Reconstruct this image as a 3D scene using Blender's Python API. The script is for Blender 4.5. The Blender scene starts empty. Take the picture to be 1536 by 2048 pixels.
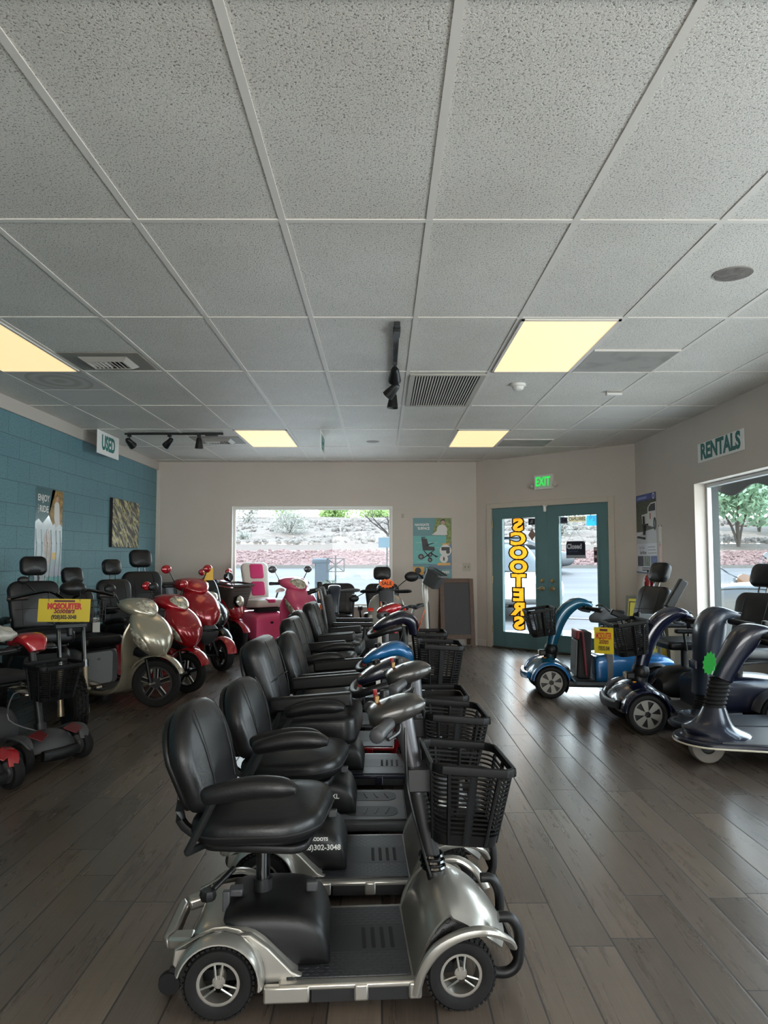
import bpy, bmesh, math, random
from mathutils import Vector, Matrix, Euler
random.seed(7)
S = bpy.context.scene
COL = S.collection
PI = math.pi
R = math.radians

# ------------------------------------------------------------------ camera, exposure
cam_d = bpy.data.cameras.new('camera')
cam = bpy.data.objects.new('camera', cam_d)
COL.objects.link(cam)
cam_d.sensor_fit = 'VERTICAL'
cam_d.sensor_height = 24.0
cam_d.lens = 24.0 * 1450.0 / 2048.0
cam_d.clip_start = 0.05
cam_d.clip_end = 400
cam.location = (0, 0, 1.235)
cam.rotation_euler = (R(90) + math.atan(94 / 1450.0), 0, -0.00276)
S.camera = cam
vs = S.view_settings
vs.view_transform = 'Standard'
vs.look = 'None'
vs.gamma = 1.0
vs.use_curve_mapping = False
vs.exposure = -0.65
S.cycles.max_bounces = 8
S.cycles.diffuse_bounces = 4
S.cycles.glossy_bounces = 4
S.cycles.transparent_max_bounces = 12
S.cycles.caustics_reflective = False
S.cycles.caustics_refractive = False
S.cycles.sample_clamp_indirect = 4.0
S.cycles.use_denoising = True

# ------------------------------------------------------------------ daylight
world = bpy.data.worlds.new('sky')
S.world = world
world.use_nodes = True
wn = world.node_tree.nodes
wl = world.node_tree.links
bg = wn['Background']
tc = wn.new('ShaderNodeTexCoord')
sx = wn.new('ShaderNodeSeparateXYZ')
cr = wn.new('ShaderNodeValToRGB')
wl.new(tc.outputs['Generated'], sx.inputs[0])
wl.new(sx.outputs['Z'], cr.inputs[0])
cr.color_ramp.elements[0].position = 0.0
cr.color_ramp.elements[0].color = (0.95, 1.0, 1.0, 1)
cr.color_ramp.elements[1].position = 0.7
cr.color_ramp.elements[1].color = (0.62, 0.80, 1.0, 1)
wl.new(cr.outputs[0], bg.inputs[0])
bg.inputs[1].default_value = 13.0


def light(name, kind, loc, rot, energy, color, **kw):
    d = bpy.data.lights.new(name, kind)
    d.energy = energy
    d.color = color
    for k, v in kw.items():
        setattr(d, k, v)
    o = bpy.data.objects.new(name, d)
    o.location = loc
    o.rotation_euler = rot
    COL.objects.link(o)
    return o


light('sun', 'SUN', (0, -5, 30), (R(22), 0, R(-12)), 12.0, (1.0, 0.96, 0.9), angle=0.02)
# added area lamps: daylight of the side windows, warm fill behind the photographer
SIDE_DAY = (0.90, 0.95, 1.0)
for yy in (2.45, -0.75):
    light('daylight_fill', 'AREA', (3.42, yy, 1.25), (0, R(90), R(-28)), 28, SIDE_DAY, shape='RECTANGLE', size=1.5, size_y=2.5, spread=R(130))
light('daylight_fill', 'AREA', (0.3, -3.75, 1.3), (R(90), 0, 0), 32, (1.0, 0.90, 0.78), shape='RECTANGLE', size=4.0, size_y=1.6, spread=R(75))  # added fill lamp for an assumed window behind the camera

# ------------------------------------------------------------------ materials
MATS = {}


def srgb(r, g, b):
    def f(c):
        c /= 255.0
        return c / 12.92 if c <= 0.04045 else ((c + 0.055) / 1.055) ** 2.4
    return (f(r), f(g), f(b))


class NT:
    """small helper around a node tree"""
    def __init__(s, m):
        s.t = m.node_tree
        s.b = s.t.nodes['Principled BSDF']

    def n(s, typ, **kw):
        x = s.t.nodes.new(typ)
        for k, v in kw.items():
            setattr(x, k, v)
        return x

    def l(s, a, b):
        s.t.links.new(a, b)

    def math(s, op, a, b=None, c=None):
        x = s.n('ShaderNodeMath', operation=op)
        for i, v in enumerate((a, b, c)):
            if v is None:
                continue
            if isinstance(v, (int, float)):
                x.inputs[i].default_value = v
            else:
                s.l(v, x.inputs[i])
        return x.outputs[0]

    def ramp(s, src, stops):
        x = s.n('ShaderNodeValToRGB')
        e = x.color_ramp.elements
        while len(e) < len(stops):
            e.new(0.5)
        for i, (p, c) in enumerate(stops):
            e[i].position = p
            e[i].color = (*c, 1) if len(c) == 3 else c
        s.l(src, x.inputs[0])
        return x.outputs[0]

    def mix(s, fac, a, b, mode='MIX'):
        x = s.n('ShaderNodeMix', data_type='RGBA', blend_type=mode)
        for i, v in ((0, fac), (6, a), (7, b)):
            if isinstance(v, (int, float)):
                x.inputs[i].default_value = v
            elif isinstance(v, tuple):
                x.inputs[i].default_value = (*v, 1)
            else:
                s.l(v, x.inputs[i])
        return x.outputs[2]

    def bump(s, h, strength, dist=0.01):
        x = s.n('ShaderNodeBump')
        x.inputs['Strength'].default_value = strength
        x.inputs['Distance'].default_value = dist
        s.l(h, x.inputs['Height'])
        s.l(x.outputs[0], s.b.inputs['Normal'])

    def noise(s, scale, detail=3, vec=None, rough=0.5, dist=0.0):
        x = s.n('ShaderNodeTexNoise')
        x.inputs['Scale'].default_value = scale
        x.inputs['Detail'].default_value = detail
        x.inputs['Roughness'].default_value = rough
        x.inputs['Distortion'].default_value = dist
        s.l(vec if vec is not None else s.obj(), x.inputs['Vector'])
        return x.outputs[0]

    def obj(s):
        if not hasattr(s, '_o'):
            s._o = s.n('ShaderNodeTexCoord').outputs['Object']
        return s._o

    def mapping(s, scale=(1, 1, 1), rot=(0, 0, 0), loc=(0, 0, 0), src=None):
        x = s.n('ShaderNodeMapping')
        x.inputs['Scale'].default_value = scale
        x.inputs['Rotation'].default_value = rot
        x.inputs['Location'].default_value = loc
        s.l(src if src is not None else s.obj(), x.inputs['Vector'])
        return x.outputs[0]


def M(name, col=(128, 128, 128), rough=0.5, metal=0.0, spec=0.5, coat=0.0, var=0.0, vs_=40.0, bump=0.0, bscale=300.0, emit=None, estr=0.0, fn=None, lin=False):
    """procedural material (cached by name): base colour in sRGB, slight noise variation and bump"""
    if name in MATS:
        return MATS[name]
    m = bpy.data.materials.new(name)
    m.use_nodes = True
    t = NT(m)
    c = col if lin else srgb(*col)
    b = t.b
    b.inputs['Base Color'].default_value = (*c, 1)
    b.inputs['Roughness'].default_value = rough
    b.inputs['Metallic'].default_value = metal
    b.inputs['Specular IOR Level'].default_value = spec
    if coat:
        b.inputs['Coat Weight'].default_value = coat
        b.inputs['Coat Roughness'].default_value = 0.06
    if var:
        n = t.noise(vs_, 3)
        lo = tuple(x * (1 - var) for x in c)
        hi = tuple(min(1, x * (1 + var)) for x in c)
        t.l(t.ramp(n, [(0.3, lo), (0.7, hi)]), b.inputs['Base Color'])
    if bump:
        t.bump(t.noise(bscale, 2), bump, 0.002)
    if emit:
        b.inputs['Emission Color'].default_value = (*srgb(*emit), 1)
        b.inputs['Emission Strength'].default_value = estr
    if fn:
        fn(t)
    MATS[name] = m
    return m


def glass_mat(name, tint=(1, 1, 1), refl=0.06):
    if name in MATS:
        return MATS[name]
    m = bpy.data.materials.new(name)
    m.use_nodes = True
    nt = m.node_tree
    nt.nodes.clear()
    out = nt.nodes.new('ShaderNodeOutputMaterial')
    tr = nt.nodes.new('ShaderNodeBsdfTransparent')
    tr.inputs[0].default_value = (*tint, 1)
    gl = nt.nodes.new('ShaderNodeBsdfGlossy')
    gl.inputs['Roughness'].default_value = 0.02
    mx = nt.nodes.new('ShaderNodeMixShader')
    lw = nt.nodes.new('ShaderNodeLayerWeight')
    lw.inputs[0].default_value = 0.12
    mp = nt.nodes.new('ShaderNodeMath')
    mp.operation = 'MULTIPLY_ADD'
    mp.inputs[1].default_value = 0.12
    mp.inputs[2].default_value = refl * 0.1
    nt.links.new(lw.outputs['Fresnel'], mp.inputs[0])
    nt.links.new(mp.outputs[0], mx.inputs[0])
    nt.links.new(tr.outputs[0], mx.inputs[1])
    nt.links.new(gl.outputs[0], mx.inputs[2])
    nt.links.new(mx.outputs[0], out.inputs[0])
    MATS[name] = m
    return m


# ------------------------------------------------------------------ objects and tags
def tag(o, label=None, cat=None, group=None, kind=None):
    if label: o['label'] = label
    if cat: o['category'] = cat
    if group: o['group'] = group
    if kind: o['kind'] = kind
    return o


def thing(name, label, cat, loc=(0, 0, 0), rz=0.0, group=None, rot=None):
    o = bpy.data.objects.new(name, None)
    o.empty_display_size = 0.1
    COL.objects.link(o)
    o.location = loc
    o.rotation_euler = rot if rot else (0, 0, rz)
    return tag(o, label, cat, group)


def build(name, bm, mat, parent=None, bev=0.0, seg=2, sub=0, sharp=38, loc=None, rot=None, solid=0.0):
    """link a bmesh as one mesh object"""
    bmesh.ops.remove_doubles(bm, verts=bm.verts, dist=1e-6)
    bmesh.ops.recalc_face_normals(bm, faces=bm.faces)
    a = R(sharp)
    for f in bm.faces:
        f.smooth = True
    for e in bm.edges:
        if len(e.link_faces) != 2 or e.calc_face_angle(0) > a:
            e.smooth = False
    me = bpy.data.meshes.new(name)
    bm.to_mesh(me)
    bm.free()
    if isinstance(mat, (list, tuple)):
        for m in mat:
            me.materials.append(m)
    else:
        me.materials.append(mat)
    o = bpy.data.objects.new(name, me)
    COL.objects.link(o)
    if parent is not None:
        o.parent = parent
    if loc is not None: o.location = loc
    if rot is not None: o.rotation_euler = rot
    if solid:
        md = o.modifiers.new('s', 'SOLIDIFY'); md.thickness = solid; md.offset = 0
    if bev:
        md = o.modifiers.new('b', 'BEVEL'); md.width = bev; md.segments = seg; md.limit_method = 'ANGLE'; md.angle_limit = R(35)
        md.harden_normals = False
    if sub:
        md = o.modifiers.new('u', 'SUBSURF'); md.levels = sub; md.render_levels = sub
    return o


def copy_obj(o, parent=None, **kw):
    c = o.copy()
    COL.objects.link(c)
    c.parent = parent
    for k, v in kw.items():
        setattr(c, k, v)
    for ch in list(o.children):
        copy_obj(ch, c)
    return c


def B():
    return bmesh.new()


def box(bm, x0, x1, y0, y1, z0, z1, mi=0, T=None):
    vs_ = [bm.verts.new(v) for v in ((x0, y0, z0), (x1, y0, z0), (x1, y1, z0), (x0, y1, z0), (x0, y0, z1), (x1, y0, z1), (x1, y1, z1), (x0, y1, z1))]
    if T is not None:
        for v in vs_: v.co = T @ v.co
    for q in ((0, 3, 2, 1), (4, 5, 6, 7), (0, 1, 5, 4), (1, 2, 6, 5), (2, 3, 7, 6), (3, 0, 4, 7)):
        f = bm.faces.new([vs_[i] for i in q]); f.material_index = mi
    return bm


def rings(bm, rr, closed=True, cap=True, mi=0):
    """skin consecutive rings of points"""
    vr = [[bm.verts.new(p) for p in r] for r in rr]
    n = len(vr[0])
    for a, b in zip(vr, vr[1:]):
        for i in range(n if closed else n - 1):
            j = (i + 1) % n
            f = bm.faces.new((a[i], a[j], b[j], b[i])); f.material_index = mi
    if cap and closed:
        for r in (vr[0][::-1], vr[-1]):
            f = bm.faces.new(r); f.material_index = mi
    return bm


def smooth_path(pts, k=4):
    """Catmull-Rom through pts (tuples of any length)"""
    if len(pts) < 3 or k < 2:
        return [tuple(p) for p in pts]
    P = [pts[0]] + list(pts) + [pts[-1]]
    out = []
    for i in range(1, len(P) - 2):
        p0, p1, p2, p3 = P[i - 1:i + 3]
        for s in range(k):
            t = s / k
            out.append(tuple(0.5 * (2 * b + (c - a) * t + (2 * a - 5 * b + 4 * c - d) * t * t + (3 * b - a - 3 * c + d) * t ** 3) for a, b, c, d in zip(p0, p1, p2, p3)))
    out.append(tuple(P[-2]))
    return out


def frame(d, up):
    d = d.normalized()
    s = d.cross(up)
    if s.length < 1e-5:
        s = d.cross(Vector((1, 0, 0)) if abs(d.x) < .9 else Vector((0, 1, 0)))
    s.normalize()
    return s, s.cross(d).normalized()


def sup(a, e):
    """superellipse unit point"""
    c, s = math.cos(a), math.sin(a)
    return (abs(c) ** (2 / e)) * (1 if c >= 0 else -1), (abs(s) ** (2 / e)) * (1 if s >= 0 else -1)


def sweep(bm, pts, n=12, e=2.0, up=(0, 0, 1), k=4, r=None, cap=True, mi=0, closed=False):
    """pts: (x,y,z,half_side,half_up) along a path, or (x,y,z) with r"""
    if r is not None:
        pts = [(*p[:3], r, r) for p in pts]
    pts = [p if len(p) == 5 else (*p, p[3]) for p in pts]
    if closed:
        base = list(pts)
        big = smooth_path(base[-2:] + base + base[:3], k)
        pts = big[2 * k: 2 * k + len(base) * k]
    else:
        pts = smooth_path(pts, k)
    up = Vector(up)
    rr = []
    N = len(pts)
    for i, p in enumerate(pts):
        if closed:
            a, b = pts[i - 1], pts[(i + 1) % N]
        else:
            a, b = pts[max(0, i - 1)], pts[min(N - 1, i + 1)]
        d = Vector(b[:3]) - Vector(a[:3])
        s, u = frame(d, up)
        c = Vector(p[:3])
        ring = []
        for j in range(n):
            x, y = sup(2 * PI * j / n, e)
            ring.append(c + s * x * p[3] + u * y * p[4])
        rr.append(ring)
    if closed:
        rr.append(rr[0])
    return rings(bm, rr, True, cap and not closed, mi)


def tube(bm, pts, r, n=8, k=4, closed=False, mi=0, up=(0, 0, 1)):
    return sweep(bm, [(*p[:3], r, r) for p in pts], n=n, k=k, closed=closed, mi=mi, up=up)


def lathe(bm, prof, T=None, n=32, mi=0, a0=0.0, a1=2 * PI):
    """profile [(radius, height)] around local z, then T"""
    full = abs(a1 - a0 - 2 * PI) < 1e-6
    m = n if full else n + 1
    vr = []
    for i in range(m):
        a = a0 + (a1 - a0) * i / n
        row = []
        for r_, h in prof:
            v = Vector((r_ * math.cos(a), r_ * math.sin(a), h))
            row.append(bm.verts.new(T @ v if T is not None else v))
        vr.append(row)
    for i in range(n):
        A, Bq = vr[i], vr[(i + 1) % m]
        for j in range(len(prof) - 1):
            f = bm.faces.new((A[j], Bq[j], Bq[j + 1], A[j + 1])); f.material_index = mi
    return bm


def RT(loc=(0, 0, 0), rot=(0, 0, 0), sc=(1, 1, 1)):
    return Matrix.Translation(loc) @ Euler(rot).to_matrix().to_4x4() @ Matrix.Diagonal((*sc, 1))


AX_Y = RT(rot=(R(90), 0, 0))      # lathe axis along y
AX_X = RT(rot=(0, R(90), 0))


def rod(bm, a, b, r, n=10, mi=0, r2=None):
    a, b = Vector(a), Vector(b)
    s, u = frame(b - a, Vector((0, 0, 1)))
    rr = [[c + (s * math.cos(2 * PI * i / n) + u * math.sin(2 * PI * i / n)) * q for i in range(n)] for c, q in ((a, r), (b, r if r2 is None else r2))]
    return rings(bm, rr, True, True, mi)


def rrect(w, h, r, k=5):
    """rounded rectangle outline, centred"""
    out = []
    for cx, cy, a0 in ((w / 2 - r, h / 2 - r, 0), (-w / 2 + r, h / 2 - r, 90), (-w / 2 + r, -h / 2 + r, 180), (w / 2 - r, -h / 2 + r, 270)):
        for i in range(k + 1):
            a = R(a0 + 90 * i / k)
            out.append((cx + r * math.cos(a), cy + r * math.sin(a)))
    return out


def pillow(bm, outline, th, edge, crown, T=None, back=0.0, mi=0):
    """upholstered slab: outline in xy, thickness along z (0..th), rounded edges, domed top"""
    cx = sum(p[0] for p in outline) / len(outline)
    cy = sum(p[1] for p in outline) / len(outline)
    rad = max(math.hypot(p[0] - cx, p[1] - cy) for p in outline)

    def ring(inset, z):
        o = []
        for x, y in outline:
            d = math.hypot(x - cx, y - cy) or 1
            f = max(0.0, 1 - inset / d)
            o.append(Vector((cx + (x - cx) * f, cy + (y - cy) * f, z)))
        return o

    def scaled(f, z):
        return [Vector((cx + (x - cx) * f, cy + (y - cy) * f, z)) for x, y in outline]
    rr = [scaled(0.3, -back), scaled(0.75, -back * 0.6)]
    for i in range(4):
        a = R(90 * i / 3)
        rr.append(ring(edge * (1 - math.sin(a)), edge * (1 - math.cos(a))))
    for i in range(4):
        a = R(90 * i / 3)
        rr.append(ring(edge * (1 - math.cos(a)), th - edge + edge * math.sin(a)))
    base = 1 - edge / rad
    for f in (0.82, 0.6, 0.35, 0.12):
        rr.append(scaled(base * f, th + crown * (1 - f * f)))
    if T is not None:
        rr = [[T @ p for p in r] for r in rr]
    return rings(bm, rr, True, True, mi)


def loft_x(bm, secs, n=20, k=4, T=None, mi=0):
    """body along x: sections (x, z_bottom, z_top, half_width, exponent)"""
    secs = smooth_path(secs, k)
    rr = []
    for x, zb, zt, hw, e in secs:
        ring = []
        for j in range(n):
            a, b = sup(2 * PI * (j + 0.5) / n, e)
            p = Vector((x, a * hw, (zb + zt) / 2 + b * (zt - zb) / 2))
            ring.append(T @ p if T is not None else p)
        rr.append(ring)
    return rings(bm, rr, True, True, mi)


def stack(bm, secs, n=24, k=4, e=2.0, mi=0):
    """horizontal elliptical slices: (x, y, z, rx, ry)"""
    rr = []
    for x, y, z, rx, ry in smooth_path(secs, k):
        ring = []
        for j in range(n):
            a, b = sup(2 * PI * j / n, e)
            ring.append(Vector((x + a * rx, y + b * ry, z)))
        rr.append(ring)
    return rings(bm, rr, True, True, mi)


def prism(bm, outline, z0, z1, T=None, mi=0):
    rr = [[Vector((x, y, z)) for x, y in outline] for z in (z0, z1)]
    if T is not None:
        rr = [[T @ p for p in r] for r in rr]
    return rings(bm, rr, True, True, mi)


def shell(bm, secs, n=9, k=4, sag=1.0):
    """open curved sheet along the xz profile: (x, z, half_width, drop at the edges)"""
    secs = smooth_path(secs, k)
    rr = []
    for i, (x, z, hw, dr) in enumerate(secs):
        a = secs[max(0, i - 1)]; b = secs[min(len(secs) - 1, i + 1)]
        t = Vector((b[0] - a[0], 0, b[1] - a[1])).normalized()
        nrm = Vector((-t.z, 0, t.x))
        row = []
        for j in range(n):
            q = -1 + 2 * j / (n - 1)
            row.append(Vector((x, q * hw, z)) - nrm * dr * abs(q) ** 2.6)
        rr.append(row)
    return rings(bm, rr, False, False)


def arc_strip(bm, c, r0, r1, y0, y1, a0, a1, n=16, th=0.004):
    """curved mudguard strip over a wheel, axis along y at c=(x,z)"""
    rr = []
    for i in range(n + 1):
        a = R(a0 + (a1 - a0) * i / n)
        cs, sn = math.cos(a), math.sin(a)
        rr.append([Vector((c[0] + rr_ * cs, yy, c[1] + rr_ * sn)) for rr_, yy in ((r0, y0), (r1, y0 + (y1 - y0) * .18), (r1 + .004, (y0 + y1) / 2), (r1, y1 - (y1 - y0) * .18), (r0, y1), (r0 - th, y1), (r1 - th, y1 - (y1 - y0) * .2), (r1 - th, y0 + (y1 - y0) * .2), (r0 - th, y0))])
    return rings(bm, rr, True, True)


def patch(t, body, pts, mat, name, side=None, th=.012, parent=None):
    """a lens lying on a curved body: outline pts in (x,z) seen from side +-1, or in (y,z) seen from the front"""
    from mathutils.bvhtree import BVHTree
    bv = BVHTree.FromPolygons([v.co.copy() for v in body.data.vertices], [tuple(p.vertices) for p in body.data.polygons])
    cx = sum(p[0] for p in pts) / len(pts); cz = sum(p[1] for p in pts) / len(pts)
    d = Vector((0, -side, 0)) if side else Vector((-1, 0, 0))
    bm = bmesh.new()
    rr = []
    for f, o in ((1.04, -.004), (1.0, th * .55), (.9, th), (.6, th * 1.2), (.3, th * 1.3), (.06, th * 1.32)):
        ring = []
        for a, z in pts:
            a, z = cx + (a - cx) * f, cz + (z - cz) * f
            org = Vector((a, 2 * side, z)) if side else Vector((2, a, z))
            loc, nrm, _, _ = bv.ray_cast(org, d)
            if loc is None:
                loc, nrm, _, _ = bv.find_nearest(Vector((a, .1 * side, z)) if side else Vector((.5, a, z)))
            if nrm.dot(d) > 0: nrm = -nrm
            ring.append(loc + (nrm * .5 - d * .5) * o)
        rr.append(ring)
    rings(bm, rr, True, True)
    return build(name, bm, mat, parent or t)


def text(name, body, size, mat, T, parent=None, ext=0.001, off=0.0, align='CENTER', spx=1.0, shear=0.0, space=1.0, mirror=False, outline=0.0):
    """lettering turned into a mesh, lying in local xy"""
    cu = bpy.data.curves.new(name, 'FONT')
    cu.body = body
    cu.size = size
    cu.extrude = ext
    cu.offset = off
    cu.align_x = align
    cu.align_y = 'CENTER'
    cu.shear = shear
    cu.space_character = space
    cu.resolution_u = 3
    if outline:
        cu.fill_mode = 'NONE'; cu.extrude = 0; cu.bevel_depth = outline; cu.bevel_resolution = 1
    o = bpy.data.objects.new(name, cu)
    COL.objects.link(o)
    bpy.context.view_layer.update()
    me = bpy.data.meshes.new_from_object(o.evaluated_get(bpy.context.evaluated_depsgraph_get()))
    bpy.data.objects.remove(o)
    me.transform(T @ RT(sc=((-spx if mirror else spx), 1, 1)))
    if mirror: me.flip_normals()
    me.materials.clear()
    me.materials.append(mat)
    me.name = name
    o = bpy.data.objects.new(name, me)
    COL.objects.link(o)
    if parent is not None: o.parent = parent
    return o
# ------------------------------------------------------------------ the room
CEIL = 2.645
XL, YB, XR = -3.27, 10.5, 3.09
DA, DB = Vector((1.37, 10.5, 0)), Vector((3.09, 8.79, 0))
YF = -3.5


def floor_fn(t):
    o = t.n('ShaderNodeSeparateXYZ'); t.l(t.obj(), o.inputs[0])
    x, y = o.outputs[0], o.outputs[1]
    W, L = 0.149, 1.22
    col = t.math('FLOOR', t.math('DIVIDE', x, W))
    wn1 = t.n('ShaderNodeTexWhiteNoise', noise_dimensions='1D'); t.l(col, wn1.inputs['W'])
    yo = t.math('ADD', t.math('DIVIDE', y, L), t.math('MULTIPLY', wn1.outputs[0], 7.3))
    row = t.math('FLOOR', yo)
    cx = t.n('ShaderNodeCombineXYZ'); t.l(col, cx.inputs[0]); t.l(row, cx.inputs[1])
    wn2 = t.n('ShaderNodeTexWhiteNoise', noise_dimensions='2D'); t.l(cx.outputs[0], wn2.inputs['Vector'])
    # grain
    gv = t.n('ShaderNodeVectorMath', operation='MULTIPLY_ADD')
    gv.inputs[1].default_value = (26, 1.6, 1)
    t.l(t.obj(), gv.inputs[0])
    gs = t.n('ShaderNodeVectorMath', operation='SCALE'); gs.inputs['Scale'].default_value = 40
    t.l(wn2.outputs['Color'], gs.inputs[0]); t.l(gs.outputs[0], gv.inputs[2])
    g1 = t.noise(1.0, 5, gv.outputs[0], 0.62, 0.9)
    fv = t.mapping((170, 5, 1))
    g2 = t.noise(1.0, 2, fv)
    saw = t.noise(1.0, 2, t.mapping((8, 75, 1)))
    base = t.ramp(wn2.outputs['Value'], [(0.0, srgb(78, 67, 59)), (0.35, srgb(89, 78, 69)), (0.7, srgb(98, 86, 76)), (1.0, srgb(112, 98, 85))])
    c = t.mix(t.math('MULTIPLY', t.ramp(g1, [(0.32, (1, 1, 1)), (0.62, (0, 0, 0))]), 0.38), base, srgb(54, 46, 41))
    c = t.mix(t.math('MULTIPLY', t.ramp(g2, [(0.45, (0, 0, 0)), (0.75, (1, 1, 1))]), 0.22), c, srgb(130, 117, 104))
    c = t.mix(t.math('MULTIPLY', t.ramp(saw, [(0.5, (0, 0, 0)), (0.8, (1, 1, 1))]), 0.16), c, srgb(50, 43, 38))
    fx = t.math('FRACT', t.math('DIVIDE', x, W)); fy = t.math('FRACT', yo)
    ex = t.math('MINIMUM', fx, t.math('SUBTRACT', 1.0, fx)); ey = t.math('MULTIPLY', t.math('MINIMUM', fy, t.math('SUBTRACT', 1.0, fy)), L / W)
    e = t.math('MINIMUM', ex, ey)
    gap = t.math('LESS_THAN', e, 0.018)
    t.l(t.mix(gap, c, srgb(34, 28, 25)), t.b.inputs['Base Color'])
    rg = t.math('ADD', t.math('MULTIPLY_ADD', g1, 0.06, 0.25), t.math('MULTIPLY', gap, 0.3))
    t.l(rg, t.b.inputs['Roughness'])
    t.b.inputs['Specular IOR Level'].default_value = 0.9
    h = t.math('ADD', t.math('MULTIPLY', t.math('MINIMUM', e, 0.04), 22.0), t.math('MULTIPLY', t.math('ADD', g2, saw), 0.12))
    t.bump(h, 0.3, 0.0015)


def ceil_fn(t):
    v1 = t.mapping((1, 1.0, 1))
    n = t.noise(135, 3, v1, 0.62, 0.35)
    n2 = t.noise(330, 2, v1)
    big = t.noise(1.3, 3)
    pits = t.ramp(n, [(0.385, (1, 1, 1)), (0.43, (0, 0, 0))])
    pin = t.ramp(n2, [(0.36, (1, 1, 1)), (0.42, (0, 0, 0))])
    base = t.ramp(big, [(0.3, srgb(218, 212, 203)), (0.7, srgb(234, 229, 221))])
    c = t.mix(t.math('MULTIPLY', pits, 0.85), base, srgb(104, 98, 90))
    c = t.mix(t.math('MULTIPLY', pin, 0.35), c, srgb(130, 124, 116))
    t.l(c, t.b.inputs['Base Color'])
    t.b.inputs['Roughness'].default_value = 0.42
    t.b.inputs['Specular IOR Level'].default_value = 0.6
    t.bump(t.math('ADD', n, t.math('MULTIPLY', n2, 0.4)), 0.55, 0.006)


def block_fn(t):
    mp = t.n('ShaderNodeCombineXYZ')
    o = t.n('ShaderNodeSeparateXYZ'); t.l(t.obj(), o.inputs[0])
    t.l(o.outputs[0], mp.inputs[0]); t.l(t.math("ADD", o.outputs[2], 0.072), mp.inputs[1])
    br = t.n('ShaderNodeTexBrick'); t.l(mp.outputs[0], br.inputs['Vector'])
    br.offset = 0.5
    br.inputs['Scale'].default_value = 1.0
    br.inputs['Brick Width'].default_value = 0.40
    br.inputs['Row Height'].default_value = 0.2
    br.inputs['Mortar Size'].default_value = 0.003
    br.inputs['Mortar Smooth'].default_value = 0.2
    br.inputs['Bias'].default_value = 0
    br.inputs['Color1'].default_value = (*srgb(92, 132, 142), 1)
    br.inputs['Color2'].default_value = (*srgb(98, 138, 146), 1)
    br.inputs['Mortar'].default_value = (*srgb(58, 88, 98), 1)
    n = t.noise(75, 3, rough=0.7)
    pit = t.ramp(n, [(0.36, (1, 1, 1)), (0.45, (0, 0, 0))])
    t.l(t.mix(t.math('MULTIPLY', pit, 0.85), br.outputs['Color'], srgb(42, 70, 80)), t.b.inputs['Base Color'])
    t.b.inputs['Roughness'].default_value = 0.5
    h = t.math('ADD', t.math('MULTIPLY', br.outputs['Fac'], -1.2), t.math('MULTIPLY', n, 1.3))
    t.bump(h, 0.7, 0.008)


m_floor = M('wood_plank_floor', fn=floor_fn)
m_ceil = M('acoustic_tile', fn=ceil_fn)
m_block = M('blue_painted_block', fn=block_fn)
m_wall = M('greige_wall_paint', (198, 188, 178), 0.75, var=0.03, vs_=2.0, bump=0.12, bscale=120)
m_trimw = M('off_white_trim', (205, 198, 188), 0.5, var=0.02)
m_white = M('white_plastic', (225, 222, 215), 0.45)
m_grid = M('white_ceiling_grid', (224, 218, 210), 0.45)
m_alu = M('mill_aluminium', (190, 192, 192), 0.35, 0.6)
m_teal = M('teal_door_paint', (90, 123, 126), 0.42, var=0.04, vs_=6)
m_glass = glass_mat('window_glass', (0.96, 0.985, 0.98))
m_brass = M('worn_brass', (170, 150, 110), 0.3, 0.9)
m_black = M('black_satin', (20, 20, 21), 0.4)
m_blackm = M('black_matte', (16, 16, 17), 0.6)


def wall(name, P0, P1, z1, ops, mat, thick=0.14):
    """wall from P0 to P1; the room lies on the right of P0->P1 ... thickness goes to the left"""
    P0, P1 = Vector(P0), Vector(P1)
    L = (P1 - P0).length
    d = (P1 - P0) / L
    nrm = Vector((-d.y, d.x, 0))
    T = Matrix(((d.x, nrm.x, 0, P0.x), (d.y, nrm.y, 0, P0.y), (0, 0, 1, 0), (0, 0, 0, 1)))
    bm = B()
    u = 0
    for (a, b, z0, zt) in sorted(ops):
        if a > u: box(bm, u, a, 0, thick, 0, z1)
        if z0 > 0: box(bm, a, b, 0, thick, 0, z0)
        if zt < z1: box(bm, a, b, 0, thick, zt, z1)
        u = b
    if u < L: box(bm, u, L, 0, thick, 0, z1)
    me = build(name, bm, mat)
    me.matrix_world = T
    tag(me, kind='structure')
    return T


bm = B(); box(bm, XL - .3, XR + .3, YF - .3, YB + .3, -0.12, 0)
tag(build('floor', bm, m_floor), kind='structure')
bm = B(); box(bm, XL - .3, XR + .3, YF - .3, YB + .3, CEIL, CEIL + .12)
tag(build('ceiling', bm, m_ceil), kind='structure')
# suspended grid
gx = [0.197 + 0.612 * k for k in range(-6, 6)]
gy = [2.941 + 1.219 * k for k in range(-5, 7)]
bm = B()
for x in gx:
    if XL < x < XR: box(bm, x - .014, x + .014, YF, YB, CEIL - .004, CEIL)
for y in gy:
    if y < YB: box(bm, XL, XR, y - .014, y + .014, CEIL - .0044, CEIL)
tag(build('trim_1', bm, m_grid), kind='structure')

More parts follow.
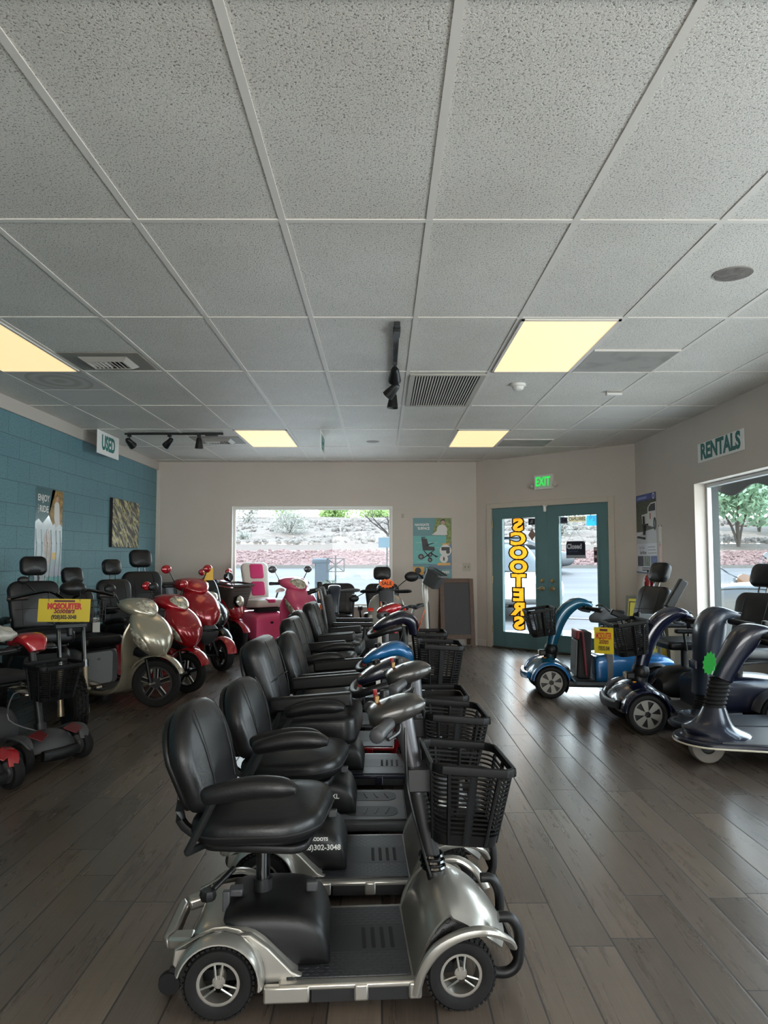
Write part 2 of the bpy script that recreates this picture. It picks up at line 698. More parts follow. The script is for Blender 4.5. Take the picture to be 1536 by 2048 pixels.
TB = wall('wall_back', (XL, YB, 0), (DA.x, YB, 0), CEIL, [(-2.17 - XL, 0.14 - XL, 0.55, 1.988)], m_wall)
TD = wall('wall_entrance', DA, DB, CEIL, [(0.25, 2.085, 0.0, 1.965)], m_wall)
RW = lambda y: 8.79 - y          # along the right wall
TR = wall('wall_right', DB, (XR, YF, 0), CEIL, [(RW(7.14), RW(4.2), 0.43, 1.975), (RW(3.8), RW(1.1), 0.43, 1.975), (RW(0.6), RW(-2.1), 0.43, 1.975)], m_wall)
wall('wall_front', (XR, YF, 0), (XL, YF, 0), CEIL, [(0.79, 4.79, 0.5, 2.1)], m_wall)
wall('wall_left', (XL, YF, 0), (XL, YB, 0), CEIL, [], m_block)
# painted beam course along the top of the block wall
bm = B(); box(bm, XL, XL + .02, YF, YB, 2.525, CEIL)
tag(build('trim_2', bm, M('painted_beam', (186, 178, 170), 0.6, bump=.4, bscale=60)), kind='structure')
# corner bead where the block wall meets the back wall
bm = B(); box(bm, XL, XL + .05, YB - .02, YB, 0, 2.525)
tag(build('trim_3', bm, m_trimw), kind='structure')
# baseboards
bm = B()
box(bm, XL, DA.x, YB - .012, YB, 0, .09)
tag(build('baseboard_back', bm, m_trimw, bev=.003), kind='structure')
bm = B()
box(bm, .0, .17, -.012, 0, 0, .09); box(bm, 2.16, 2.42, -.012, 0, 0, .09)
o = build('baseboard_entrance', bm, m_trimw, bev=.003); o.matrix_world = TD; tag(o, kind='structure')
bm = B(); box(bm, XR - .012, XR, YF, 8.78, 0, .09)
tag(build('baseboard_right', bm, m_trimw, bev=.003), kind='structure')
bm = B(); box(bm, XL, XL + .012, YF, YB, 0, .09)
tag(build('baseboard_left', bm, M('teal_base', (70, 104, 112), .5), bev=.003), kind='structure')


def window(n, T, u0, u1, z0, z1, depth=.075, fw=.035, trim=False, mat=None, mull=()):
    w = thing('window_%d' % n, None, None); w['kind'] = 'structure'
    w.matrix_world = T
    bm = B()
    for a, b, c, d in ((u0, u1, z1 - fw, z1), (u0, u1, z0, z0 + fw), (u0, u0 + fw, z0 + fw, z1 - fw), (u1 - fw, u1, z0 + fw, z1 - fw)):
        box(bm, a, b, depth, depth + .045, c, d)
    for q in mull:
        box(bm, q - fw / 2, q + fw / 2, depth, depth + .045, z0 + fw, z1 - fw)
    build('window_frame', bm, mat or m_alu, w, bev=.004)
    bm = B(); box(bm, u0 + fw, u1 - fw, depth + .02, depth + .024, z0 + fw, z1 - fw)
    build('pane', bm, m_glass, w)
    bm = B(); box(bm, u0 - .0, u1 + .0, -.03, depth, z0 - .022, z0 + .002)
    build('window_sill', bm, m_trimw, w, bev=.005)
    if trim:
        bm = B()
        for a, b, c, d in ((u0 - .012, u1 + .012, z1 - .004, z1 + .012), (u0 - .012, u0 + .004, z0, z1), (u1 - .004, u1 + .012, z0, z1)):
            box(bm, a, b, -.006, .03, c, d)
        build('casing', bm, M('bright_trim', (232, 230, 224), .45), w, bev=.003)
    return w


window(1, TB, -2.17 - XL, 0.14 - XL, 0.55, 1.988, trim=True, mat=m_white)
window(2, TR, RW(7.14), RW(4.2), 0.43, 1.975, depth=.11)
window(3, TR, RW(3.8), RW(1.1), 0.43, 1.975, depth=.11)
window(4, TR, RW(0.6), RW(-2.1), 0.43, 1.975, depth=.11)
# ---- entrance doors
bm = B()
for a, b, c, d in ((.19, .27, 0, 2.02), (2.065, 2.145, 0, 2.02), (.27, 2.065, 1.95, 2.02)):
    box(bm, a, b, -.018, .13, c, d)
o = build('trim_4', bm, M('door_frame_paint', (196, 186, 172), .5), bev=.004); o.matrix_world = TD; tag(o, kind='structure')
bm = B(); box(bm, .27, 2.065, -.01, .14, 0, .018)
o = build('trim_5', bm, M('bronze_threshold', (84, 76, 66), .4, .6), bev=.004); o.matrix_world = TD; tag(o, kind='structure')


def door_leaf(n, u0, u1, g0, g1, gz0, gz1, knob_u, hinge_u):
    d = thing('door_%d' % n, None, None); d['kind'] = 'structure'
    d.matrix_world = TD
    bm = B()
    z0, z1 = .02, 1.947
    box(bm, u0, g0, .01, .055, z0, z1); box(bm, g1, u1, .01, .055, z0, z1)
    box(bm, g0, g1, .01, .055, z0, gz0); box(bm, g0, g1, .01, .055, gz1, z1)
    build('door_panel', bm, m_teal, d, bev=.003)
    bm = B()
    e = .022
    for a, b, c, dd in ((g0 - e, g1 + e, gz1, gz1 + e), (g0 - e, g1 + e, gz0 - e, gz0), (g0 - e, g0, gz0, gz1), (g1, g1 + e, gz0, gz1)):
        box(bm, a, b, .002, .01, c, dd)
    build('glazing_bead', bm, m_teal, d, bev=.003)
    bm = B(); box(bm, g0, g1, .03, .035, gz0, gz1)
    build('pane', bm, m_glass, d)
    for kz, nm in ((.945, 'deadbolt'), (.84, 'door_handle')):
        bm = B()
        lathe(bm, [(0, .0), (.03, .0), (.031, -.006), (.024, -.012), (.014, -.014), (.013, -.03), (.022, -.034), (.025, -.045), (.018, -.054), (0, -.056)] if nm == 'door_handle' else [(0, 0), (.028, 0), (.028, -.01), (.02, -.014), (0, -.014)], RT((knob_u, .01, kz), (R(-90), 0, 0)), 20)
        if nm == 'deadbolt': box(bm, knob_u - .004, knob_u + .004, -.03, 0, kz - .018, kz + .018)
        if nm == 'door_handle': rod(bm, (knob_u, -.035, kz), (knob_u + (.07 if n == 2 else -.07) * .8, -.04, kz - .004), .008)
        build(nm, bm, m_brass, d)
    for hz in (.25, .95, 1.72):
        bm = B(); rod(bm, (hinge_u, .004, hz - .05), (hinge_u, .004, hz + .05), .008)
        build('hinge', bm, m_brass, d)
    return d


D1 = door_leaf(1, .272, 1.166, .447, .985, .225, 1.80, 1.088, .274)
D2 = door_leaf(2, 1.168, 2.063, 1.352, 1.895, .235, 1.80, 1.243, 2.061)
# gold shop lettering on the left leaf, seen from behind (mirrored)
def thin_fn(t):
    tr = t.n('ShaderNodeBsdfTranslucent'); mx = t.n('ShaderNodeMixShader'); mx.inputs[0].default_value = .8
    tr.inputs[0].default_value = t.b.inputs['Base Color'].default_value
    for k in t.b.inputs['Base Color'].links: t.l(k.from_socket, tr.inputs[0])
    out = [q for q in t.t.nodes if q.type == 'OUTPUT_MATERIAL'][0]
    t.l(t.b.outputs[0], mx.inputs[1]); t.l(tr.outputs[0], mx.inputs[2]); t.l(mx.outputs[0], out.inputs[0])
m_gold = M('gold_lettering', (244, 190, 92), .5, var=.1, vs_=18, fn=thin_fn)
m_ink = M('black_ink', (14, 13, 12), .5)
zc = 1.70
for ch in 'SCOOTERS':
    for k, (mt, of, yy) in enumerate(((m_ink, .03, .020), (m_gold, .016, .0262))):
        text('lettering', ch, .232, mt, RT((.70, yy, zc), (R(90), 0, 0)), D1, ext=.0006, off=.019, spx=1.5, mirror=True, outline=0 if mt is m_gold else .0075)
    zc -= .193
# stickers on the glass
def sticker(D, u0, u1, z0, z1, mat, nm='sticker', y=.029):
    bm = B(); box(bm, u0, u1, y - .0008, y, z0, z1)
    return build(nm, bm, mat, D)
m_navy = M('navy_print', (22, 26, 44), .4)
m_paper = M('white_paper', (228, 226, 220), .6)
sticker(D1, .866, .975, 1.70, 1.785, m_navy)
text('sticker_print', '//', .07, m_paper, RT((.92, .0278, 1.742), (R(90), 0, 0)), D1, ext=.0003)
for q, mt in ((.062, M('tan_ink', (176, 120, 92), .5)), (.056, M('cream_print', (226, 214, 206), .5, fn=thin_fn))):
    bm = B(); prism(bm, [(0, q * 1.3), (-q, 0), (0, -q * 1.3), (q, 0)], 0, .0006, RT((.922, .029 - (.001 if q < .06 else 0), 1.565), (R(90), 0, 0)))
    build('sticker', bm, mt, D1)
sticker(D2, 1.358, 1.468, 1.70, 1.785, M('grey_print', (96, 102, 116), .5))
text('sticker_print', '5', .07, m_navy, RT((1.395, .0278, 1.742), (R(90), 0, 0)), D2, ext=.0003, off=.004)
bm = B(); lathe(bm, [(0, 0), (.024, 0), (.024, .0006), (0, .0006)], RT((1.437, .0282, 1.742), (R(90), 0, 0)), 18); build('sticker_print', bm, m_navy, D2)
sticker(D2, 1.485, 1.735, 1.715, 1.79, M('cream_print2', (206, 198, 178), .5, fn=thin_fn))
text('sticker_print', '2BRUNO', .062, M('brown_ink', (70, 56, 44), .5), RT((1.61, .0278, 1.752), (R(90), 0, 0)), D2, ext=.0003, mirror=True, off=.001)
sticker(D2, 1.742, 1.893, 1.66, 1.795, M('sky_blue_print', (120, 206, 232), .5, fn=thin_fn))
text('sticker_print', 'P3', .09, M('pale_blue_print', (196, 232, 244), .5), RT((1.82, .0278, 1.745), (R(90), 0, 0)), D2, ext=.0003)
sticker(D2, 1.838, 1.888, 1.19, 1.385, M('dark_red_print', (96, 62, 66), .5))
for q in range(4): sticker(D2, 1.846, 1.88, 1.205 + q * .046, 1.235 + q * .046, M('pale_pink_print' if q % 2 else 'dark_print', (206, 190, 188) if q % 2 else (40, 34, 40), .5), 'sticker_print', .0278)
text('sticker_print', 'WINDSHIELD', .018, m_navy, RT((1.70, .0285, 1.17), (R(90), 0, 0)), D2, ext=.0003)

# CLOSED board hanging inside the right leaf
t_ = thing('hanging_sign', 'navy sign reading Closed hung on a string in the door glass', 'sign'); t_.matrix_world = TD
bm = B(); box(bm, 1.466, 1.742, -.012, -.006, 1.245, 1.465); build('board', bm, m_navy, t_, bev=.001)
bm = B(); box(bm, 1.470, 1.738, -.0128, -.012, 1.25, 1.285); build('footer_strip', bm, M('grey_strip', (150, 152, 160), .5), t_)
text('lettering', 'Closed', .088, M('pale_lettering', (196, 198, 206), .5), RT((1.476, -.0125, 1.395), (R(90), 0, 0)), t_, ext=.0004, off=.0035, align='LEFT', spx=.86)
text('lettering', 'Come back', .035, M('dim_blue_lettering', (74, 88, 120), .5), RT((1.478, -.0125, 1.335), (R(90), 0, 0)), t_, ext=.0004, align='LEFT')
bm = B(); rod(bm, (1.48, -.009, 1.46), (1.6, -.004, 1.625), .0015, 5); rod(bm, (1.728, -.009, 1.46), (1.6, -.004, 1.625), .0015, 5); build('cord', bm, m_black, t_)
bm = B()
bm.free()
for q in (1.478, 1.73):
    bm = B(); lathe(bm, [(0, 0), (.008, 0), (.008, .004), (0, .004)], RT((q, -.012, 1.456), (R(90), 0, 0)), 12); build('button', bm, m_paper, t_)
# white hold-open at the head of the doors
o = thing('door_holder', 'white plastic holder hanging from the door head between the leaves', 'door stop'); o.matrix_world = TD
bm = B(); box(bm, 1.14, 1.20, -.05, -.018, 1.935, 1.955); build('plate', bm, m_white, o, bev=.003)
bm = B(); lathe(bm, [(0, 0), (.02, 0), (.022, -.05), (.016, -.07), (0, -.07)], RT((1.165, -.034, 1.935)), 14); build('plunger', bm, m_white, o)
# ------------------------------------------------------------------ outside
_srgb = srgb
def srgb(r, g, b):      # outdoor colours darkened so the raised daylight does not burn them out
    return tuple(c * .15 for c in _srgb(r, g, b))


def rocky(a, b, c, scale, hgt):
    c = tuple(p * .55 + q * .45 for p, q in zip(b, c))
    def fn(t):
        v = t.n('ShaderNodeTexVoronoi'); v.inputs['Scale'].default_value = scale; t.l(t.obj(), v.inputs['Vector'])
        n = t.noise(scale * 1.7, 3)
        big = t.noise(.35, 3)
        col = t.ramp(v.outputs['Distance'], [(0.12, a), (0.42, b), (0.7, c)])
        rnd = t.n('ShaderNodeSeparateXYZ'); t.l(v.outputs['Color'], rnd.inputs[0])
        col = t.mix(t.math('MULTIPLY', rnd.outputs[0], .45), col, a)
        col = t.mix(t.math('MULTIPLY', n, .35), col, c)
        t.l(col, t.b.inputs['Base Color'])
        t.b.inputs['Roughness'].default_value = .9
        t.bump(t.math('SUBTRACT', 1.0, v.outputs['Distance']), .9, hgt)
    return fn


def asphalt_fn(t):
    n = t.noise(.5, 4, t.mapping((.25, 2.2, 1)))
    g = t.noise(60, 2)
    c = t.ramp(n, [(.35, srgb(150, 150, 156)), (.65, srgb(182, 182, 188))])
    t.l(t.mix(t.math('MULTIPLY', g, .25), c, srgb(120, 120, 126)), t.b.inputs['Base Color'])
    t.b.inputs['Roughness'].default_value = .85


m_asph = M('worn_asphalt', fn=asphalt_fn)
# ground profile (distance from the building front, height)
PR = [(8.0, -.10), (12, -.10), (22, .10), (31.0, .86)]
PG = [(31.0, .92), (36.0, 1.63)]
PT = [(36.0, 1.63), (39.5, 2.05)]
PH = [(39.5, 2.05), (47, 3.05), (58, 4.35), (62, 4.6), (90, 4.9)]


def strip(name, prof, mat, x0=-45, x1=70, step=2.5, rough=0.0, kind='structure'):
    bm = B()
    pts = prof if not rough else smooth_path(prof, 6)
    rr = []
    n = int((x1 - x0) / step)
    for y, z in pts:
        rr.append([Vector((x0 + step * i, y, z + (random.uniform(-rough, rough) if rough else 0))) for i in range(n + 1)])
    rings(bm, rr, False, False)
    return tag(build(name, bm, mat), kind=kind)


strip('parking_lot', PR, m_asph)
strip('red_gravel_bank', PG, M('red_gravel', fn=rocky(srgb(226, 178, 172), srgb(206, 150, 146), srgb(140, 88, 88), 4.2, .08)), rough=.05)
strip('dirt_track', PT, M('tan_dirt', (168, 142, 124), .9, var=.1, vs_=2.5), rough=.03)
strip('rocky_hillside', PH, M('pale_rubble', fn=rocky(srgb(224, 202, 186), srgb(206, 186, 172), srgb(150, 132, 122), 2.6, .12)), rough=.16)
bm = B(); box(bm, -45, 70, 30.85, 31.05, .6, .98)
tag(build('kerb', bm, M('concrete_kerb', (206, 202, 196), .8)), kind='structure')
m_conc = M('pale_concrete', (.56, .55, .53), .85, lin=True, bump=.3, bscale=30)
bm = B(); box(bm, -9, 1.2, YB + .16, 17.0, -.1, -.005); box(bm, 1.2, 9, YB + .16, 12.7, -.1, -.005); box(bm, 3.3, 9, -4, YB + .16, -.1, -.005)  # widened out of view and kept pale to bounce daylight onto the ceiling
tag(build('bounce_walkway', bm, m_conc), kind='structure')
m_line = M('white_line_paint', (236, 236, 234), .7)
bm = B()
for x, y, dx, dy in ((-.75, 18.0, 2.1, 6.5), (3.9, 15.5, 3.0, -1.2), (8.0, 14.0, 2.5, 5)):
    a = Vector((x, y, .0)); d = Vector((dx, dy, 0)); q = Vector((-d.y, d.x, 0)).normalized() * .06
    zz = lambda p: (-.10 + max(0, (p.y - 12)) * .02) + .02
    pts = [a - q, a + q, a + d + q, a + d - q]
    bm.faces.new([bm.verts.new((p.x, p.y, zz(p))) for p in pts])
tag(build('parking_lines', bm, m_line), kind='structure')


def hz(y):
    for p in (PR, PG, PT, PH):
        for (a, za), (b, zb) in zip(p, p[1:]):
            if a <= y <= b: return za + (zb - za) * (y - a) / (b - a)
    return 0


def leaves(bm, c, rad, n, s, flat=1.0):
    for i in range(n):
        v = Vector((random.gauss(0, 1), random.gauss(0, 1), random.gauss(0, 1))).normalized() * (random.random() ** .45)
        p = Vector(c) + Vector((v.x * rad[0], v.y * rad[1], v.z * rad[2]))
        q = Euler((random.uniform(-1.2, 1.2), random.uniform(-1.2, 1.2), random.uniform(0, 6.3))).to_matrix()
        ss = s * random.uniform(.6, 1.4)
        bm.faces.new([bm.verts.new(p + q @ Vector(k)) for k in ((-ss, 0, 0), (0, -ss * .5, 0), (ss, 0, 0), (0, ss * .5, 0))])


def tree(name, label, cat, x, y, h, spread, mat, n=900, trunks=3, leaf=.22, wood=None, lean=0.0, bare=False, crown=(.45, .62), group=None):
    z = hz(y) - .05
    t = thing(name, label, cat, (x, y, z), group=group)
    bm = B()
    tips = []
    for k in range(trunks):
        a = 2 * PI * k / max(trunks, 1) + random.uniform(-.4, .4)
        r = spread * random.uniform(.35, .6)
        p = [(0, 0, 0), (math.cos(a) * r * .2 + lean * .2, math.sin(a) * r * .2, h * .22), (math.cos(a) * r * .6 + lean * .6, math.sin(a) * r * .6, h * .45), (math.cos(a) * r + lean, math.sin(a) * r, h * .75)]
        rad = (.065 if bare else .026) * h / 2.2
        sweep(bm, [(*q, rad * f, rad * f) for q, f in zip(p, (1.2, 1, .7, .35))], n=6, k=3)
        tips.append(p[-1])
        if bare:
            for j in range(7):
                b0 = Vector(p[1]).lerp(Vector(p[3]), random.uniform(.2, 1))
                d = Vector((random.uniform(-1, 1) + lean * .4, random.uniform(-1, 1), random.uniform(.2, 1.0))).normalized() * spread * random.uniform(.3, .7)
                sweep(bm, [(*b0, rad * .4, rad * .4), (*(b0 + d * .5 + Vector((0, 0, .05))), rad * .25, rad * .25), (*(b0 + d), rad * .08, rad * .08)], n=5, k=2)
    build('trunk', bm, wood or M('grey_bark', (150, 136, 124), .9), t)
    if n:
        bm = B()
        for q in tips + [(lean * .6, 0, h * .7)]:
            leaves(bm, (q[0], q[1], h * crown[1] + random.uniform(-.1, .1) * h), (spread * .62, spread * .62, h * (1 - crown[0]) * .6), n // (len(tips) + 1), leaf)
        build('foliage', bm, mat, t)
    return t


def rubble(name, label, y0, y1, x0, x1, n, s, mat):
    vv, ff = [], []
    for i in range(n):
        y = random.uniform(y0, y1); x = random.uniform(x0, x1) * y / 45.0
        q = s * random.uniform(.5, 1.5)
        if any((x - a) ** 2 + (y - b) ** 2 < (c + q * 2) ** 2 for a, b, c in KEEP): continue
        T = RT((x, y, hz(y) + q * .2), (random.uniform(0, 3), random.uniform(0, 3), 0), (1.3 * q, .9 * q, .8 * q))
        base = len(vv)
        vv.extend(tuple(T @ p) for p in ico_v); ff.extend(tuple(base + k for k in f) for f in ico_f)
    me = bpy.data.meshes.new(name); me.from_pydata(vv, [], ff); me.materials.append(mat)
    o = bpy.data.objects.new(name, me); COL.objects.link(o)
    tag(o, label, 'rocks', kind='stuff')


_b = B(); bmesh.ops.create_icosphere(_b, subdivisions=1, radius=1); _b.verts.index_update()
ico_v = [v.co.copy() for v in _b.verts]; ico_f = [tuple(v.index for v in f.verts) for f in _b.faces]; _b.free()
KEEP = [(24.5, 47, 4.6), (18.7, 38, .6), (.45, 43.2, .8), (-5.75, 45, 2.3), (-7.9, 41.5, 1.0), (-10.3, 56, 2.0), (11.2, 45, 2.6), (6.5, 62, 1)]


m_rock = M('loose_rock', (216, 204, 196), .9, var=.2, vs_=.9)
m_redrock = M('loose_red_rock', (232, 190, 186), .9, var=.2, vs_=1.4)
rubble('rubble', 'pale loose rocks scattered over the hillside', 39.6, 57, -13, 31, 2600, .15, m_rock)
rubble('gravel', 'loose red gravel stones on the bank', 31.1, 36, -17, 34, 3800, .075, m_redrock)
m_green = M('mesquite_leaf', (.26, .38, .26), .8, lin=True, var=.2, vs_=1.5, fn=thin_fn)
m_bright = M('bright_leaf', (.32, .42, .18), .8, lin=True, var=.2, vs_=1.5, fn=thin_fn)
m_sage = M('sage_leaf', (.30, .30, .27), .9, lin=True, var=.2, vs_=2, fn=thin_fn)
tree('mesquite_tree', 'green spreading mesquite tree with forked trunk on the bank outside the side window', 'tree', 18.7, 38.0, 5.2, 3.1, m_green, 5200, 4, .17, crown=(.30, .70))
tree('mesquite_tree', 'leafy green tree beyond the mesquite at the frame edge of the side window', 'tree', 24.5, 47, 5.4, 3.2, m_green, 3600, 3, .2, crown=(.2, .62))
tree('mesquite_tree', 'low green tree on the hill brow behind the forked mesquite', 'tree', 26.0, 60, 4.2, 3.6, m_green, 3000, 3, .2, crown=(.1, .5))
tree('bare_tree', 'leafless leaning tree on the rocky hillside in the back window', 'tree', .45, 43.2, 1.75, 1.5, None, 0, 3, wood=M('dry_bark', (120, 108, 102), .9), lean=-.9, bare=True)
tree('bush', 'large grey brush bush in the middle of the rocky hillside', 'bush', -5.75, 45, 1.55, 1.5, m_sage, 1600, 5, .075, crown=(.0, .55))
tree('bush', 'small grey bush low on the rocky hillside', 'bush', -7.9, 41.5, .55, .55, m_sage, 420, 4, .06, crown=(.0, .5))
tree('bush', 'grey bush on the hill brow at the window frame corner', 'bush', -10.3, 56, 1.7, 1.2, m_sage, 800, 4, .1, crown=(.0, .55))
tree('bush', 'round bright green bush on the hill brow between two grey bushes', 'bush', -8.4, 61, 1.7, 1.6, m_bright, 900, 4, .12, crown=(.0, .5))
for x, y, w_, lab in ((-.1, 63, 2.3, 'wide yellow green tree on the hill brow above the leafless tree'), (-4.4, 66, 1.7, 'yellow green tree on the hill brow beside the pale bare patch'), (8.2, 62, 2.6, 'yellow green tree on the hill brow above the entrance doors')):
    tree('palo_verde_tree', lab, 'tree', x, y, 2.4, w_, m_bright, 2600, 4, .14, crown=(.0, .30))
tree('bush', 'grey olive bush on the bank behind the Closed board', 'bush', 11.2, 45, 2.2, 1.7, m_sage, 1000, 4, .1, crown=(.0, .55))


def car(label, x, y, rz, mat, L=4.5, W=1.8, H=1.65, suv=True):
    c = thing('car', label, 'car', (x, y, hz(y)), rz)
    bm = B()
    l = L / 2
    loft_x(bm, [(-l, .45, .85, W * .40, 4), (-l * .93, .30, .98, W * .48, 5), (-l * .5, .26, 1.0, W * .5, 6), (0, .26, .98, W * .5, 6), (l * .5, .26, .95, W * .5, 6), (l * .9, .3, .86, W * .47, 5), (l, .42, .74, W * .4, 4)], 20, 3)
    build('body', bm, mat, c)
    bm = B()
    r = -l * .9 if suv else -l * .6
    loft_x(bm, [(r, .9, .98, W * .44, 4), (r + .25, .9, H - .12, W * .41, 4), (r + .9, .9, H, W * .40, 4), (l * .15, .9, H - .03, W * .40, 4), (l * .5, .9, .98, W * .43, 4)], 20, 3)
    build('cabin', bm, M('car_glass', (70, 84, 92), .08, 0, .8), c)
    bm = B()
    loft_x(bm, [(r + .28, H - .07, H + .01, W * .39, 4), (r + .9, H - .06, H + .025, W * .395, 4), (l * .15, H - .07, H, W * .38, 4)], 20, 3)
    build('roof', bm, mat, c)
    wm = None
    for sx_ in (-.6, .6):
        for sy in (-1, 1):
            if wm is None:
                bm = B(); lathe(bm, [(.2, -.1), (.33, -.11), (.35, -.06), (.35, .06), (.33, .11), (.2, .1)], AX_Y, 24); wm = build('wheel', bm, m_blackm, c)
                bm = B(); lathe(bm, [(0, -.09), (.2, -.1), (.21, .1), (0, .09)], AX_Y, 16); build('hubcap', bm, m_alu, wm)
                q = wm
            else:
                q = copy_obj(wm, c)
            q.location = (l * sx_, sy * (W / 2 - .1), .35)
    return c


car('white car parked on the lot behind the gold window lettering', 2.65, 17.0, R(-82), M('white_car_paint', (.34, .35, .35), .25, coat=.6, lin=True), suv=True)
car('dark silver car at the far kerb seen beside the Closed board', 5.15, 28.6, R(8), M('silver_car_paint', (170, 180, 188), .35), H=1.45, suv=False)

# furniture of the lot seen through the back window
t_ = thing('mailbox_post', 'blue grey drop box on a square post in the parking lot', 'post', (-1.33, 15.4, hz(15.4)))
m_bg = M('blue_grey_metal', (112, 132, 150), .6)
bm = B(); box(bm, -.085, .085, -.085, .085, 0, 1.2); build('post', bm, m_bg, t_, bev=.01)
bm = B(); box(bm, -.06, .2, -.13, .13, .78, 1.2); loft_x(bm, [(-.13, 1.17, 1.22, .1, 4), (-.12, 1.16, 1.28, .14, 4), (.2, 1.16, 1.28, .14, 4), (.21, 1.17, 1.22, .1, 4)], 12, 2); build('box', bm, m_bg, t_, bev=.01)
text('lettering', 'M', .12, m_paper, RT((-.0, -.09, 1.1), (R(90), 0, 0)), t_)
t_ = thing('sign_frame', 'empty metal sign frame on a thin post in the parking lot', 'sign frame', (-.92, 14.4, hz(14.4)))
bm = B()
rod(bm, (0, 0, 0), (0, 0, 1.36), .016)
build('post', bm, M('grey_steel', (130, 134, 138), .5, .5), t_)
bm = B()
for a, b in (((-.17, 1.3), (.17, 1.3)), ((-.17, 1.04), (.17, 1.04)), ((-.17, 1.04), (-.17, 1.3)), ((.17, 1.04), (.17, 1.3)), ((-.17, 1.04), (.17, 1.3)), ((.17, 1.04), (-.17, 1.3))):
    rod(bm, (a[0], 0, a[1]), (b[0], 0, b[1]), .012, 6)
build('frame', bm, MATS['grey_steel'], t_)
t_ = thing('planter', 'pale square planter with a small shrub beside the drop box', 'planter', (-.98, 13.6, hz(13.6)))
bm = B(); prism(bm, rrect(.34, .34, .03), 0, .62); build('tub', bm, M('pale_stone', (196, 200, 196), .8), t_, bev=.01)
bm = B(); leaves(bm, (0, 0, .74), (.2, .2, .17), 160, .05); build('foliage', bm, M('dusty_green', (128, 150, 124), .8), t_)
t_ = thing('street_sign', 'small blue road sign far across the lot', 'sign', (.2, 29, hz(29)))
bm = B(); rod(bm, (0, 0, 0), (0, 0, 1.4), .03); build('post', bm, MATS['grey_steel'], t_)
bm = B(); box(bm, -.34, .34, -.05, -.03, 1.0, 1.4); build('panel', bm, M('sign_blue', (110, 176, 206), .5), t_)
t_ = thing('safety_cone', 'small pink marker standing by the far kerb', 'marker', (.4, 27, hz(27)))
bm = B(); lathe(bm, [(0, .72), (.05, .72), (.13, .05), (.2, .04), (.2, 0), (0, 0)], None, 16); build('cone', bm, M('hot_pink', (232, 84, 120), .5), t_)

# awning, porch column and motorcycle outside the side window
bm = B()
rr = []
for i in range(97):
    y = 8.2 - i * .06
    z = 1.93 + .04 * math.cos((y - 7.02) * 2 * PI / .86)
    rr.append([Vector((3.62, y, 2.35)), Vector((3.62, y, z)), Vector((3.635, y, z)), Vector((3.635, y, 2.35))])
rings(bm, rr, True, True)
tag(build('awning_valance', bm, M('dark_awning_canvas', (58, 66, 66), .8)), 'dark scalloped awning valance hanging outside the side window', 'awning')
bm = B(); box(bm, 3.25, 3.46, 7.42, 7.75, -.05, 2.8)
tag(build('porch_column', bm, M('grey_stucco', (126, 138, 140), .85, bump=.8, bscale=45)), kind='structure')

mc = thing('motorcycle', 'chrome cruiser motorcycle parked outside the side window', 'motorcycle', (5.35, 11.0, -.1), R(-105))
m_chr = M('chrome', (214, 216, 218), .12, 1.0)
bm = B(); lathe(bm, [(.22, -.06), (.29, -.07), (.32, 0), (.29, .07), (.22, .06)], AX_Y, 28)
w1 = build('wheel', bm, m_blackm, mc, loc=(.72, 0, .32))
bm = B(); lathe(bm, [(.20, -.03), (.225, -.04), (.225, .04), (.20, .03)], AX_Y, 28)
for k in range(8): rod(bm, (0, 0, 0), (.2 * math.cos(k * PI / 4), 0, .2 * math.sin(k * PI / 4)), .008, 5)
build('rim', bm, m_chr, w1)
w2 = copy_obj(w1, mc); w2.location = (-.72, 0, .32)
bm = B(); arc_strip(bm, (.72, .32), .36, .37, -.09, .09, 20, 165, 14); build('fender', bm, M('bike_black', (24, 25, 28), .2, coat=.5), mc)
bm = B(); loft_x(bm, [(-.95, .45, .62, .06, 2.5), (-.7, .42, .78, .14, 2.5), (-.4, .4, .8, .15, 2.5)], 16, 3); build('rear_fender', bm, MATS['bike_black'], mc)
bm = B(); loft_x(bm, [(-.2, .72, .84, .08, 2.2), (0, .68, .98, .16, 2.4), (.22, .72, 1.0, .15, 2.4), (.38, .8, .96, .07, 2.2)], 18, 4); build('fuel_tank', bm, M('bike_teal', (150, 170, 176), .2, .3, coat=.5), mc)
bm = B(); loft_x(bm, [(-.66, .74, .86, .1, 3), (-.45, .7, .86, .17, 3), (-.2, .68, .8, .13, 3), (-.1, .7, .8, .08, 3)], 16, 3); build('seat', bm, m_blackm, mc)
bm = B()
for s_ in (-1, 1): rod(bm, (.74, s_ * .11, .3), (.42, s_ * .09, 1.05), .025)
build('fork', bm, m_chr, mc)
bm = B(); tube(bm, [(.26, -.42, 1.16), (.3, -.3, 1.22), (.42, -.16, 1.12), (.44, 0, 1.06), (.42, .16, 1.12), (.3, .3, 1.22), (.26, .42, 1.16)], .014, 8, 4); build('handlebar', bm, m_chr, mc)
for s_ in (-1, 1):
    bm = B(); rod(bm, (.28, s_ * .38, 1.18), (.22, s_ * .52, 1.1), .019); build('grip', bm, m_black, mc)
    bm = B(); tube(bm, [(.36, s_ * .26, 1.2), (.33, s_ * .32, 1.34), (.3, s_ * .38, 1.38)], .006, 6, 3); lathe(bm, [(0, 0), (.055, 0), (.05, .02), (0, .03)], RT((.3, s_ * .38, 1.38), (0, R(80), 0)), 16); build('mirror', bm, m_chr, mc)
bm = B(); lathe(bm, [(0, .0), (.1, .01), (.11, -.03), (.09, -.12), (.03, -.17), (0, -.17)], RT((.6, 0, 1.02), (0, R(80), 0)), 20); hl = build('headlight', bm, m_chr, mc)
bm = B(); lathe(bm, [(0, .03), (.06, .022), (.1, .01)], RT((.6, 0, 1.02), (0, R(80), 0)), 20); build('lens', bm, M('amber_lens', (226, 170, 128), .1), hl)
